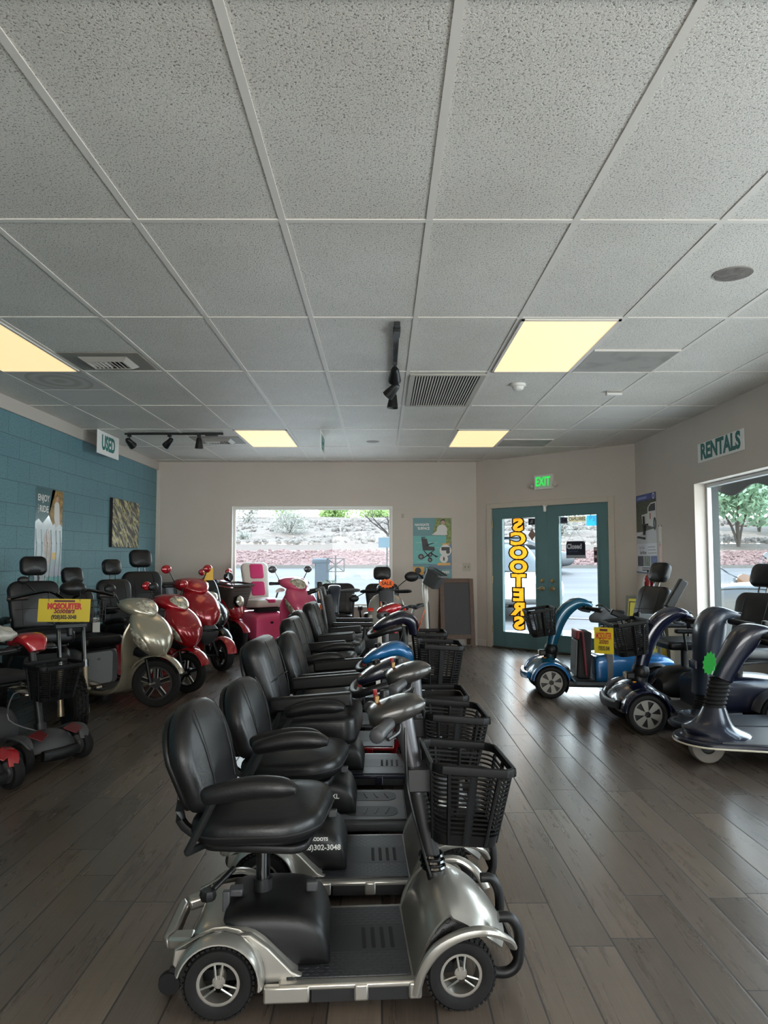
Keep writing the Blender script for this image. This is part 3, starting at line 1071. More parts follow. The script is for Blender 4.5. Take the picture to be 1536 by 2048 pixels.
bm = B(); loft_x(bm, [(-.22, .3, .5, .1, 3), (-.1, .22, .68, .17, 3), (.15, .22, .68, .17, 3), (.3, .3, .55, .1, 3)], 14, 2); build('engine', bm, m_alu, mc)
bm = B(); tube(bm, [(.15, .18, .45), (.1, .22, .2), (-.3, .24, .2), (-.95, .24, .24)], .045, 10, 3); build('exhaust', bm, m_chr, mc)
t_ = thing('utility_cart', 'dark glossy cart hood with pale rim outside the side window', 'cart', (4.45, 8.95, -.1))
bm = B(); loft_x(bm, [(-.62, .15, .82, .3, 5), (-.55, .1, 1.0, .38, 6), (0, .1, 1.04, .4, 6), (.5, .1, .96, .38, 6), (.62, .2, .8, .3, 4)], 20, 3); build('hood', bm, M('dark_gloss', (62, 70, 72), .25, coat=.6), t_)
bm = B(); tube(bm, [(-.6, -.34, .98), (-.1, -.38, 1.05), (.55, -.36, .95)], .015, 8, 4); build('rim', bm, m_white, t_)
for sx_ in (-.4, .4):
    for sy in (-.36, .36):
        bm = B(); lathe(bm, [(0, -.06), (.13, -.06), (.15, 0), (.13, .06), (0, .06)], RT((sx_, sy, .15), (R(90), 0, 0)), 20); build('wheel', bm, m_blackm, t_)
srgb = _srgb
# ------------------------------------------------------------------ things on the ceiling and walls
m_panel = M('lit_diffuser', (255, 236, 190), .5, emit=(255, 213, 158), estr=1.6)
m_fill_panel = M('fill_diffuser', (255, 236, 190), .5, emit=(255, 222, 178), estr=2.6)  # stronger glow for the added panels out of view
gxs = lambda k: 0.197 + 0.612 * k
gys = lambda k: 2.941 + 1.219 * k
LP = [(1, 1, 'lit ceiling panel with warm diffuser nearest the entrance side'), (-5, 1, 'lit warm ceiling panel above the block wall'), (-3, 4, 'lit warm ceiling panel over the back window'), (1, 4, 'small looking lit ceiling panel nearest the entrance doors')]
for kx, ky in ((-5, -3), (1, -3), (-2, -3), (-5, -5), (1, -5), (3, -3), (-2, -5)):  # panels added out of view to give warm fill light
    LP.append((kx, ky, None))
for i, (kx, ky, lab) in enumerate(LP):
    x0, x1, y0, y1 = gxs(kx) + .012, gxs(kx + 1) - .012, gys(ky) + .012, gys(ky + 1) - .012
    t_ = thing('ceiling_light', lab or 'added warm fill panel in the ceiling behind the photographer', 'ceiling light', ((x0 + x1) / 2, (y0 + y1) / 2, CEIL - .012), group='added fill panels' if lab is None else None)
    a, b = (x1 - x0) / 2, (y1 - y0) / 2
    bm = B()
    box(bm, -a, a, -b, -b + .018, 0, .011); box(bm, -a, a, b - .018, b, 0, .011); box(bm, -a, -a + .018, -b, b, 0, .011); box(bm, a - .018, a, -b, b, 0, .011)
    build('frame', bm, m_grid, t_)
    bm = B(); box(bm, -a + .018, a - .018, -b + .018, b - .018, .004, .011); build('diffuser', bm, m_panel if lab else m_fill_panel, t_)
m_vent = M('vent_paint', (176, 170, 160), .5)
m_dark = M('vent_dark', (60, 54, 48), .8)


def diffuser(label, x0, x1, y0, y1, tilt=0):
    t_ = thing('ceiling_vent', label, 'vent', ((x0 + x1) / 2, (y0 + y1) / 2, CEIL))
    a, b = (x1 - x0) / 2, (y1 - y0) / 2
    bm = B(); box(bm, -a, a, -b, b, -.008, 0); build('face_plate', bm, M('vent_plate', (140, 134, 126), .6), t_, bev=.003)
    bm = B()
    p, q = a * .62, b * .62
    rings(bm, [[Vector((sx_ * p, sy * q, -.009)) for sx_, sy in ((-1, -1), (1, -1), (1, 1), (-1, 1))], [Vector((sx_ * p * .78, sy * q * .7, -.035)) for sx_, sy in ((-1, -1), (1, -1), (1, 1), (-1, 1))], [Vector((sx_ * p * .74, sy * q * .66, -.03)) for sx_, sy in ((-1, -1), (1, -1), (1, 1), (-1, 1))]], True, False)
    build('flange', bm, m_vent, t_)
    bm = B(); box(bm, -p * .76, p * .76, -q * .68, q * .68, -.012, -.0095); build('throat', bm, m_dark, t_)
    for i in range(9):
        xx = -p * .68 + i * p * 1.36 / 8
        bm = B(); box(bm, -.002, .002, -q * .62, q * .62, -.014, .014, T=RT((xx, 0, -.022), (0, R(35 if i < 5 else -35), 0))); build('louvre', bm, m_vent, t_)
    return t_


diffuser('supply air vent with sagging louvres beside the large lit panel over the block wall', gxs(-4) + .03, gxs(-3) - .03, 4.87, 5.32)
diffuser('flat supply air vent between the black track and the back lit panel', gxs(-4) + .02, gxs(-3) - .02, 8.3, 8.78)
# return grille
t_ = thing('return_grille', 'square return air grille with dark slats in the middle of the ceiling', 'vent', (.505, 6.02, CEIL))
bm = B()
a, b = .29, .57
box(bm, -a, a, -b, -b + .03, -.012, 0); box(bm, -a, a, b - .03, b, -.012, 0); box(bm, -a, -a + .04, -b + .03, b - .03, -.012, 0); box(bm, a - .04, a, -b + .03, b - .03, -.012, 0)
build('frame', bm, m_vent, t_, bev=.002)
bm = B(); box(bm, -a + .04, a - .04, -b + .03, b - .03, -.003, 0); build('backing', bm, M('grille_dark', (44, 40, 36), .9), t_)
sl = None
for i in range(23):
    x = -a + .055 + i * (2 * a - .11) / 22
    if sl is None:
        bm = B(); box(bm, -.0065, .0065, -b + .03, b - .03, -.0016, .0016, T=RT(rot=(0, R(-32), 0))); sl = build('slat', bm, m_vent, t_); q = sl
    else: q = copy_obj(sl, t_)
    q.location = (x, 0, -.008)


def perf_fn(t):
    v = t.n('ShaderNodeTexVoronoi'); v.inputs['Scale'].default_value = 75; v.inputs['Randomness'].default_value = 0; t.l(t.obj(), v.inputs['Vector'])
    n = t.noise(5, 3)
    c = t.ramp(v.outputs['Distance'], [(.28, srgb(78, 74, 68)), (.36, srgb(158, 154, 147))])
    t.l(t.mix(t.math('MULTIPLY', t.ramp(n, [(.5, (0, 0, 0)), (.68, (1, 1, 1))]), .45), c, srgb(104, 98, 90)), t.b.inputs['Base Color'])


m_perf = M('perforated_metal', fn=perf_fn, rough=.5)
for lab, x0, x1, y0, y1 in (('perforated air return panel beside the bright entrance side light panel', gxs(2), gxs(3), 4.80, 5.385), ('perforated air return panel beside the small light near the doors', gxs(2), gxs(3), 8.45, 9.02)):
    t_ = thing('perforated_vent', lab, 'vent', ((x0 + x1) / 2, (y0 + y1) / 2, CEIL))
    a, b = (x1 - x0) / 2 - .012, (y1 - y0) / 2 - .01
    bm = B(); box(bm, -a, a, -b, b, -.006, 0); build('perforated_plate', bm, m_perf, t_)
    for q in (-1, 1):
        bm = B(); box(bm, -a, a, q * b - .009, q * b + .009, -.011, 0); build('edge_rail', bm, m_grid, t_)
# smooth replacement tiles
m_plain = M('plain_tile', (206, 203, 197), .8, var=.02, vs_=3)
def ring_fn(t):
    v = t.n('ShaderNodeVectorMath', operation='LENGTH'); t.l(t.mapping((1, .8, 0)), v.inputs[0])
    w = t.math('SINE', t.math('MULTIPLY', v.outputs['Value'], 60.0))
    m = t.math('LESS_THAN', v.outputs['Value'], .24)
    t.l(t.mix(t.math('MULTIPLY', t.math('MULTIPLY_ADD', w, .3, .35), m), srgb(196, 192, 186), srgb(160, 150, 138)), t.b.inputs['Base Color'])
m_ring = M('ring_stained_tile', fn=ring_fn, rough=.85)
for lab, kx, y0, y1, mt in (('ceiling tile with brown ring stains next to the long lit panel', -5, 5.40, 5.96, m_ring), ('smooth pale ceiling tile just beyond the ring stained one', -5, 5.98, 6.585, m_plain), ('smooth pale ceiling tile near the white sensor box', 3, 6.63, 7.15, m_plain), ('smooth pale ceiling tile next to the wall with the Rentals sign', 4, 6.63, 7.15, m_plain), ('smooth pale tile nearer the doors in the pale patch', 3, 7.17, 7.84, m_plain)):
    bm = B(); x0, x1 = gxs(kx) + .012, min(gxs(kx + 1) - .012, XR - .01)
    box(bm, -(x1 - x0) / 2, (x1 - x0) / 2, -(y1 - y0) / 2, (y1 - y0) / 2, -.002, .0)
    tag(build('ceiling_tile', bm, mt, loc=((x0 + x1) / 2, (y0 + y1) / 2, CEIL)), lab, 'ceiling tile')
# small ceiling devices
t_ = thing('smoke_detector', 'round white smoke detector on the ceiling beyond the bright light panel', 'smoke detector', (1.1, 5.78, CEIL))
bm = B(); lathe(bm, [(0, -.052), (.03, -.05), (.042, -.04), (.046, -.022)], None, 24); build('sensor_dome', bm, m_white, t_)
bm = B(); lathe(bm, [(.046, -.022), (.06, -.018), (.063, 0), (0, 0)], None, 24); build('base', bm, m_white, t_)
t_ = thing('alarm_sensor', 'small white rectangular sensor box on the ceiling', 'sensor', (1.955, 6.03, CEIL))
bm = B(); box(bm, -.065, .065, -.025, .025, -.035, 0); build('case', bm, m_white, t_, bev=.006)
bm = B(); box(bm, -.06, .06, -.026, -.024, -.014, -.008); build('slot', bm, m_dark, t_)
t_ = thing('ceiling_speaker', 'round stained grey speaker disc on the near ceiling tile', 'speaker', (1.735, 3.5, CEIL))
bm = B(); lathe(bm, [(0, -.006), (.06, -.007), (.085, -.004), (.088, 0)], None, 32); build('grille', bm, M('stained_grey', (112, 104, 98), .8, var=.35, vs_=30), t_)
bm = B(); lathe(bm, [(.087, -.004), (.093, -.005), (.095, 0)], None, 32); build('ring', bm, M('dull_ring', (140, 134, 128), .7), t_)
t_ = thing('ceiling_speaker', 'small round flat disc on the ceiling toward the back window', 'speaker', (-.11, 8.65, CEIL))
bm = B(); lathe(bm, [(0, -.006), (.07, -.006), (.08, 0)], None, 28); build('grille', bm, M('disc_grey', (150, 146, 140), .7), t_)
# track lights
def track(label, loc, rz, L, heads, end):
    t_ = thing('track_light', label, 'track light', loc, rz)
    bm = B(); box(bm, -L / 2, L / 2, -.018, .018, -.022, 0); build('track', bm, m_black, t_, bev=.003)
    bm = B(); box(bm, end - .07, end + .07, -.022, .022, -.034, 0); build('power_feed', bm, m_black, t_, bev=.004)
    for (hx, tilt, yaw) in heads:
        T = RT((hx, 0, -.10), (0, 0, yaw)) @ RT(rot=(tilt, 0, 0))
        bm = B(); box(bm, hx - .02, hx + .02, -.016, .016, -.045, -.02); rod(bm, (hx, 0, -.04), (hx, 0, -.09), .007, 8); st = build('stem', bm, m_black, t_)
        bm = B(); lathe(bm, [(0, .05), (.02, .048), (.03, .03), (.034, .0), (.043, -.05), (.046, -.075), (.042, -.076), (.038, -.06), (0, -.056)], T, 22); hd = build('lamp_head', bm, m_black, t_)
        bm = B(); lathe(bm, [(0, -.0575), (.036, -.0585)], T, 20); build('lens', bm, M('lamp_glass', (150, 140, 128), .2), hd)
    return t_


track('black track light with three spot heads near the Used sign', (-2.33, 8.06, CEIL), 0, 1.1, [(-.5, R(60), R(-20)), (-.05, R(55), R(55)), (.28, R(5), 0)], .42)
track('black track light over the aisle with spot heads pointing three ways', (.09, 5.1, CEIL), R(90), 1.75, [(-.05, R(62), R(-90)), (.42, R(50), R(-35)), (.78, R(4), 0)], -.72)

# hanging and wall signs
m_serif = M('green_lettering', (22, 112, 104), .5, var=.15, vs_=9)
def hsign(label, x, y0, y1, ztop, h, body, face):
    t_ = thing('hanging_sign', label, 'sign', (x, (y0 + y1) / 2, ztop))
    L = y1 - y0
    bm = B(); box(bm, -.003, .003, -L / 2, L / 2, -h, 0); build('board', bm, M('sign_white', (240, 240, 237), .4), t_, bev=.001)
    if body:
        text('lettering', body, h * .86, m_serif, RT((.0036 * face, 0, -h * .5), (R(90), 0, R(90 * face))), t_, ext=.0006, off=.009, spx=.74)
    for s_ in (-1, 1):
        bm = B(); rod(bm, (0, s_ * L * .44, -.01), (0, s_ * L * .44, CEIL - ztop), .0015, 5); build('wire', bm, m_alu, t_)
    return t_


hsign('white hanging sign reading Used in green letters beside the block wall', -3.08, 7.78, 8.42, CEIL - .005, .255, 'USED', 1)
hsign('white hanging sign seen edge on over the middle of the room', -.665, 7.76, 8.36, CEIL - .005, .25, 'NEW', 1)
t_ = thing('wall_sign', 'white sign reading Rentals in green letters above the side window', 'sign', (XR, 6.57, 2.258)); t_.rotation_euler = (0, 0, R(-90))
bm = B(); box(bm, -.45, .45, -.006, -.0005, -.093, .093); build('board', bm, MATS['sign_white'], t_, bev=.001)
text('lettering', 'RENTALS', .205, M('faded_green_lettering', (22, 104, 100), .5, fn=None), RT((0, -.0065, 0), (R(90), 0, 0)), t_, ext=.0005, off=.009, spx=.93)
t_.rotation_euler = (0, R(0), R(-90))
# EXIT sign
t_ = thing('exit_sign', 'white exit sign with glowing green letters above the doors', 'exit sign'); t_.matrix_world = TD @ RT((1.155, -.0, 2.265))
bm = B(); box(bm, -.14, .14, -.055, -.001, -.1, .1); build('housing', bm, m_white, t_, bev=.006)
bm = B(); box(bm, -.118, .118, -.0565, -.055, -.08, .08); build('face', bm, M('green_glow_face', (190, 226, 196), .4, emit=(150, 220, 170), estr=.03), t_)
text('lettering', 'EXIT', .17, M('green_glow', (60, 255, 110), .4, emit=(10, 230, 70), estr=1.5), RT((0, -.0572, 0), (R(90), 0, 0)), t_, ext=.0005, off=.002, spx=.66)
for s_ in (-1, 1):
    bm = B(); rod(bm, (s_ * .14, -.03, -.03), (s_ * .17, -.04, -.04), .01); lathe(bm, [(0, -.02), (.025, -.02), (.034, .03), (0, .034)], RT((s_ * .185, -.05, -.045), (R(80), 0, R(20 * s_))), 16); build('lamp', bm, M('lamp_cream', (196, 190, 180), .4), t_)
# outlet plate
t_ = thing('wall_outlet', 'beige twin wall plate above the chalkboard', 'outlet', (1.225, YB, 1.12))
bm = B(); box(bm, -.058, .058, -.006, -.0005, -.058, .058); build('plate', bm, M('beige_plate', (178, 168, 152), .5), t_, bev=.002)
for s_ in (-1, 1):
    bm = B(); box(bm, s_ * .025 - .006, s_ * .025 + .006, -.009, -.006, -.014, .014); build('switch', bm, M('plate_dark', (96, 88, 76), .5), t_)
o = thing('wall_outlet', 'low plate faintly seen by the upper window corner', 'outlet', (.3, YB, 1.86))
bm = B(); box(bm, -.02, .02, -.004, -.0005, -.03, .03); build('plate', bm, M('beige_plate2', (170, 161, 150), .6), o)

# ---- posters and pictures
def flat(name, x0, x1, z0, z1, mat, parent, y=-.002, th=.0006, T=None):
    bm = B(); box(bm, x0, x1, y - th, y, z0, z1)
    return build(name, bm, mat, parent)


def poly(name, pts, mat, parent, y=-.002, th=.0005):
    bm = B(); prism(bm, pts, 0, th, RT((0, y, 0), (R(90), 0, 0)))
    return build(name, bm, mat, parent)


def disc(name, x, z, r, mat, parent, y=-.003, rx=1.0):
    return poly(name, [(x + rx * r * math.cos(2 * PI * i / 24), z + r * math.sin(2 * PI * i / 24)) for i in range(24)], mat, parent, y)


m_tealp = M('poster_teal', (30, 112, 118), .35, var=.1, vs_=3)
m_aqua = M('poster_aqua', (44, 150, 146), .35)
m_bluep = M('poster_blue', (22, 78, 104), .35)
m_photo = M('poster_foliage', (120, 134, 70), .5, var=.6, vs_=30)
m_ora = M('poster_orange', (206, 150, 52), .4)
m_inkp = M('poster_ink', (34, 32, 36), .5)
t_ = thing('poster', 'teal poster of a folding power chair reading Navigate Surface', 'poster', (.729, YB, 1.388))
flat('sheet', -.279, .279, -.441, .441, m_tealp, t_)
flat('picture', -.279, .279, -.24, .075, m_bluep, t_, -.0026); flat('picture', -.279, .20, -.225, .18, m_aqua, t_, -.0032)
poly('picture', [(.0, .19), (.06, .44), (.27, .44), (.279, .07), (.2, .07), (.2, .19)], m_photo, t_, -.0036)
disc('picture', .14, .27, .075, M('poster_white', (214, 212, 208), .5), t_, -.0042); disc('picture', .155, .375, .03, M('poster_skin', (186, 150, 130), .5), t_, -.0046); disc('picture', .155, .392, .034, m_inkp, t_, -.0044)
poly('picture', [(-.01, .195), (.07, .26), (.2, .27), (.22, .2), (.18, .19)], MATS['poster_white'], t_, -.0046)
flat('picture', .14, .25, .05, .075, m_ora, t_, -.0046); flat('picture', .07, .26, -.245, -.21, m_ora, t_, -.0046)
disc('picture', .19, -.03, .085, MATS['poster_white'], t_, -.005); disc('picture', .165, -.15, .06, MATS['poster_white'], t_, -.0052)
flat('picture', .13, .25, -.03, .02, m_inkp, t_, -.0058); disc('picture', .225, -.05, .028, m_inkp, t_, -.0058); disc('picture', .165, -.15, .03, m_inkp, t_, -.0058, .4)
# drawn chair
poly('picture', [(-.16, .15), (-.08, .14), (-.05, .03), (.03, .02), (.035, -.03), (-.1, -.03), (-.14, -.02)], m_inkp, t_, -.0044)
bm = B()
for a, b in (((-.16, .16), (-.1, .16)), ((-.1, .04), (.02, .08)), ((-.13, -.02), (-.02, -.16)), ((.02, -.03), (-.13, -.14)), ((-.02, -.06), (.06, -.13)), ((.03, -.1), (.08, -.12))):
    rod(bm, (a[0], -.0045, a[1]), (b[0], -.0045, b[1]), .006, 6)
build('picture', bm, m_inkp, t_, loc=(0, -.004, 0))
for x, z, r in ((-.165, -.12, .042), (-.035, -.165, .034), (-.03, -.09, .03)): disc('picture', x, z, r, m_inkp, t_, -.0048); disc('picture', x, z, r * .5, M('poster_grey', (120, 124, 126), .5), t_, -.0053)
flat('picture', -.279, -.12, -.38, -.265, m_ora, t_, -.0034); disc('picture', -.21, -.32, .045, m_inkp, t_, -.004); flat('picture', -.279, -.1, -.44, -.382, m_bluep, t_, -.0034)
flat('picture', -.05, .279, -.3, -.245, m_bluep, t_, -.0034)
m_pw = M('poster_letter', (224, 224, 220), .5)
text('lettering', 'NAVIGATE', .05, m_pw, RT((-.255, -.0034, .34), (R(90), 0, 0)), t_, ext=.0003, off=.0016, align='LEFT', spx=.86)
text('lettering', 'ANY', .02, m_pw, RT((-.225, -.0034, .30), (R(90), 0, R(0))), t_, ext=.0003, align='LEFT')
text('lettering', 'SURFACE', .05, m_pw, RT((-.21, -.0034, .288), (R(90), 0, 0)), t_, ext=.0003, off=.0016, align='LEFT', spx=.83)
text('lettering', 'VIVES', .05, m_pw, RT((.18, -.0034, -.345), (R(90), 0, 0)), t_, ext=.0003, off=.0016, spx=1.1)
for z, x0, x1 in ((.085, -.24, .08), (.01, -.02, .1), (-.04, -.24, -.14), (-.19, -.21, .0)): flat('picture', x0, x1, z - .0025, z + .0025, M('poster_rule', (120, 196, 190), .5), t_, -.0036)

t_ = thing('poster', 'tall glossy poster reading Enjoy the Ride on the block wall', 'poster', (XL, 7.12, 1.42)); t_.rotation_euler = (0, 0, R(90))
m_gl = M('gloss_pale_print', (176, 188, 192), .12, var=.12, vs_=5, coat=.8)
flat('sheet', -.29, .29, -.66, .50, m_gl, t_)
poly('picture', [(-.29, .5), (.12, .5), (-.02, .24), (-.14, .16), (-.22, .2), (-.29, .17)], M('poster_slate', (50, 92, 98), .3), t_, -.0028)
poly('picture', [(.05, .5), (.29, .5), (.29, .14), (.18, .2), (.08, .15), (-.02, .25)], M('poster_autumn', (142, 110, 50), .4, var=.7, vs_=22), t_, -.0028)
poly('picture', [(.1, .22), (.1, .36), (.16, .41), (.21, .36), (.23, .17), (.14, .13)], MATS['poster_white'], t_, -.0036); disc('picture', .16, .41, .03, MATS['poster_skin'], t_, -.0044)
poly('picture', [(-.03, -.36), (.29, -.36), (.29, -.66), (.0, -.66)], M('poster_seagreen', (58, 138, 132), .3), t_, -.0028)
flat('picture', .08, .17, -.19, -.12, M('poster_amber', (206, 170, 96), .4), t_, -.0028)
flat('picture', .05, .29, -.36, -.26, M('poster_mauve', (150, 150, 164), .3), t_, -.0028)
poly('picture', [(-.1, -.12), (-.12, .02), (-.02, .12), (.06, -.02), (.04, -.2), (-.05, -.3)], M('poster_blush', (176, 160, 152), .25, var=.2, vs_=18), t_, -.0028)
text('lettering', 'ENJOY', .088, m_pw, RT((-.25, -.0034, .40), (R(90), 0, 0)), t_, ext=.0003, off=.0016, align='LEFT', spx=.92)
text('lettering', 'RIDE', .088, m_pw, RT((-.21, -.0034, .295), (R(90), 0, 0)), t_, ext=.0003, off=.0016, align='LEFT', spx=1.0)
for k, ch in enumerate('THE'): text('lettering', ch, .03, m_pw, RT((-.232, -.0034, .322 - k * .028), (R(90), 0, 0)), t_, ext=.0003)
text('lettering', 'VIVE', .1, m_pw, RT((.14, -.0034, -.47), (R(90), 0, 0)), t_, ext=.0003, off=.0016)
for x in (-.27, -.16, -.05, .04, .15, .24):
    bm = B(); tube(bm, [(x, -.002, .1), (x + .02, -.003, -.1), (x - .015, -.002, -.35), (x, -.002, -.6)], .004, 6, 3); build('crease', bm, m_gl, t_, loc=(0, -.0035, 0))


def art_fn(t):
    v = t.mapping((7, 1, 1.5), src=t.mapping(rot=(0, R(52), 0)))
    n = t.noise(3.2, 4, v, .6, .6)
    n2 = t.noise(2.2, 3, t.mapping((7, 1, 1.5), (0, 0, 0), (3, 0, 5), src=t.mapping(rot=(0, R(50), 0))))
    c = t.ramp(n, [(.36, srgb(34, 34, 38)), (.45, srgb(70, 72, 66)), (.5, srgb(186, 176, 96)), (.55, srgb(206, 196, 176)), (.6, srgb(60, 84, 98)), (.66, srgb(40, 38, 38)), (.74, srgb(196, 130, 58))])
    t.l(t.mix(t.ramp(n2, [(.5, (0, 0, 0)), (.6, (1, 1, 1))]), c, srgb(48, 46, 46)), t.b.inputs['Base Color'])
    t.b.inputs['Roughness'].default_value = .4
    t.bump(n, .5, .004)


t_ = thing('painting', 'abstract canvas of black and yellow brush strokes on the block wall', 'painting', (XL, 9.17, 1.675)); t_.rotation_euler = (0, 0, R(90))
bm = B(); box(bm, -.475, .475, -.036, -.001, -.297, .297); build('canvas', bm, m_blackm, t_, bev=.003)
bm = B(); box(bm, -.472, .472, -.0375, -.036, -.294, .294); build('painted_face', bm, M('brush_strokes', fn=art_fn), t_)

t_ = thing('poster', 'blue headed poster of a white truck with a scooter lift', 'poster', (XR, 8.455, 1.535)); t_.rotation_euler = (0, 0, R(-90))
flat('sheet', -.32, .32, -.46, .46, M('poster_paper', (206, 208, 216), .3), t_)
flat('picture', -.32, .32, .385, .46, M('poster_royal', (40, 62, 140), .35), t_, -.0028)
flat('picture', -.32, .32, .02, .385, M('poster_woods', (62, 68, 48), .5, var=.5, vs_=20), t_, -.0028)
poly('picture', [(-.32, -.12), (.32, -.12), (.32, .05), (.0, .03), (-.32, -.04)], M('poster_drive', (186, 186, 190), .4), t_, -.0034)
poly('picture', [(-.14, .22), (.05, .23), (.06, .3), (.16, .345), (.32, .35), (.32, .05), (.05, .09), (-.12, .1)], MATS['poster_white'], t_, -.0038)
poly('picture', [(.08, .25), (.09, .3), (.16, .33), (.29, .335), (.29, .25)], m_inkp, t_, -.0044)
disc('picture', .27, .10, .075, m_inkp, t_, -.0046, .6); disc('picture', .27, .10, .04, MATS['poster_grey'], t_, -.0052, .6)
flat('picture', .12, .15, .16, .23, M('poster_red', (178, 52, 48), .4), t_, -.0046)
bm = B(); rod(bm, (-.05, -.004, .2), (-.04, -.004, -.02), .012, 6); rod(bm, (-.24, -.004, -.04), (-.03, -.004, -.06), .014, 6); rod(bm, (-.1, -.004, .1), (.08, -.004, .1), .01, 6); build('picture', bm, m_inkp, t_, loc=(0, -.012, 0))
disc('picture', .24, .42, .034, m_pw, t_, -.0034); disc('picture', .24, .42, .02, MATS['poster_royal'], t_, -.004)
flat('lettering', -.27, .03, .405, .435, M('poster_pale_blue', (120, 140, 196), .4), t_, -.0034)
text('lettering', 'Get Out.', .05, MATS['poster_grey'], RT((-.25, -.003, -.165), (R(90), 0, 0)), t_, ext=.0003, align='LEFT')
text('lettering', 'Get Bruno', .056, m_inkp, RT((-.22, -.003, -.225), (R(90), 0, 0)), t_, ext=.0003, off=.001, align='LEFT', spx=.85)
for k in range(3): flat('lettering', .04, .26 + .02 * k, -.165 - .035 * k, -.158 - .035 * k, MATS['poster_grey'], t_, -.003)
for k, mt in enumerate((M('poster_night', (52, 56, 70), .5, var=.5, vs_=30), M('poster_grove', (112, 122, 112), .5, var=.5, vs_=30), M('poster_cobalt', (74, 92, 146), .5, var=.4, vs_=24))): flat('picture', -.3 + k * .212, -.11 + k * .212, -.385, -.265, mt, t_, -.003)
text('lettering', 'Bruno', .038, MATS['poster_grey'], RT((.22, -.003, -.43), (R(90), 0, 0)), t_, ext=.0003)
bm = B(); rod(bm, (-.31, -.006, -.455), (.32, -.006, -.47), .009, 8); build('bottom_rod', bm, M('steel_blue', (84, 108, 150), .4), t_, loc=(0, -.005, 0))
t_ = thing('wall_banner', 'narrow pink and white strip pinned to the wall beside the truck poster', 'banner', (XR, 8.03, 1.38)); t_.rotation_euler = (0, 0, R(-90))
flat('strip', -.04, .04, -.228, .228, M('pink_paper', (226, 196, 190), .5, var=.08, vs_=10), t_)
flat('strip', -.04, .04, .02, .228, M('faint_paper', (222, 216, 210), .5), t_, -.0028); flat('print', -.022, -.012, -.0, .05, M('dull_red', (130, 44, 40), .5), t_, -.0034); flat('print', -.03, -.01, -.21, -.18, M('dark_red', (90, 36, 36), .5), t_, -.0034)
for s_ in (-1, 1):
    bm = B(); lathe(bm, [(0, 0), (.007, 0), (.005, .006), (0, .007)], RT((s_ * .035, -.002, .222), (R(90), 0, 0)), 10); build('pin', bm, m_inkp, t_)
t_ = thing('fire_extinguisher', 'red fire extinguisher with hang tag on the wall below the truck poster', 'fire extinguisher', (XR - .08, 8.2, .80))
m_red = M('extinguisher_red', (150, 18, 22), .3, coat=.4)
bm = B(); lathe(bm, [(0, 0), (.055, 0), (.06, .01), (.06, .2), (.045, .24), (.018, .26), (.016, .28), (0, .28)], None, 22); build('cylinder', bm, m_red, t_)
bm = B(); lathe(bm, [(0, .28), (.02, .28), (.02, .31), (0, .31)], None, 14); box(bm, -.07, .02, -.008, .008, .305, .315); box(bm, -.07, .015, -.008, .008, .33, .338); build('valve', bm, m_black, t_)
bm = B(); tube(bm, [(.0, -.03, .3), (0, -.07, .27), (0, -.075, .15), (0, -.065, .08)], .007, 8, 3); build('hose', bm, m_black, t_)
bm = B(); box(bm, -.066, -.063, -.035, .035, .05, .18); build('hang_tag', bm, M('tag_cream', (206, 200, 190), .6), t_)
bm = B(); box(bm, -.0615, -.06, -.03, .03, .03, .12); build('instruction_label', bm, M('label_yellow', (196, 160, 90), .5), t_)
# chalkboard
def aframe(label, x, y, rz, w, h, fw, wood, face, name='chalkboard'):
    t_ = thing(name, label, 'sign board', (x, y, 0), rz)
    for s_, nm in ((-1, 'front_panel'), (1, 'rear_panel')):
        T = RT((0, -s_ * -.0, h)) @ RT(rot=(s_ * R(11), 0, 0)) @ RT((0, s_ * .012, -h))
        bm = B()
        for a, b, c, d in ((-w / 2, -w / 2 + fw, 0, h), (w / 2 - fw, w / 2, 0, h), (-w / 2 + fw, w / 2 - fw, h - fw, h), (-w / 2 + fw, w / 2 - fw, h * .13, h * .13 + fw)):
            box(bm, a, b, -.01, .01, c, d, T=T)
        fr = build(nm, bm, wood, t_, bev=.002)
        bm = B(); box(bm, -w / 2 + fw, w / 2 - fw, -.004, .004, h * .13 + fw, h - fw, T=T); build('board_face', bm, face, fr)
    return t_


aframe('wooden A frame chalkboard leaning by the back wall beside the doors', 1.04, 10.22, R(3), .47, .955, .055, M('dark_walnut', (84, 58, 42), .5, var=.2, vs_=20), M('blank_slate', (34, 33, 33), .5))
sb = aframe('yellow A frame warning board half hidden behind the headrest seat', 2.79, 7.72, R(-42), .40, .84, .03, M('dull_steel', (130, 126, 118), .4, .5), M('sign_yellow', (222, 206, 92), .5), 'warning_board')
for k, w_ in enumerate(('HAVE A', 'WONDERFUL', 'DAY')):
    text('lettering', w_, .085, m_inkp, RT((0, 0, .84)) @ RT(rot=(-R(11), 0, 0)) @ RT((0, -.0195, -.17 - k * .12), (R(90), 0, 0)), sb, ext=.0005, off=.001, spx=.62)
bm = B(); 
for a, b, c, d in ((-.16, .16, .77, .778), (-.16, -.153, .3, .778), (.153, .16, .3, .778)): box(bm, a, b, -.0185, -.0165, c, d, T=RT((0, 0, .84)) @ RT(rot=(-R(11), 0, 0)) @ RT((0, 0, -.84)))
build('border', bm, m_inkp, sb)
# ------------------------------------------------------------------ vehicle parts (local axes: x forward, y left, z up)
def leather_fn(t):
    n = t.noise(160, 3); v = t.noise(9, 2)
    t.bump(t.math('ADD', n, t.math('MULTIPLY', v, 1.4)), .16, .003)
    t.l(t.math('MULTIPLY_ADD', v, .22, .27), t.b.inputs['Roughness'])


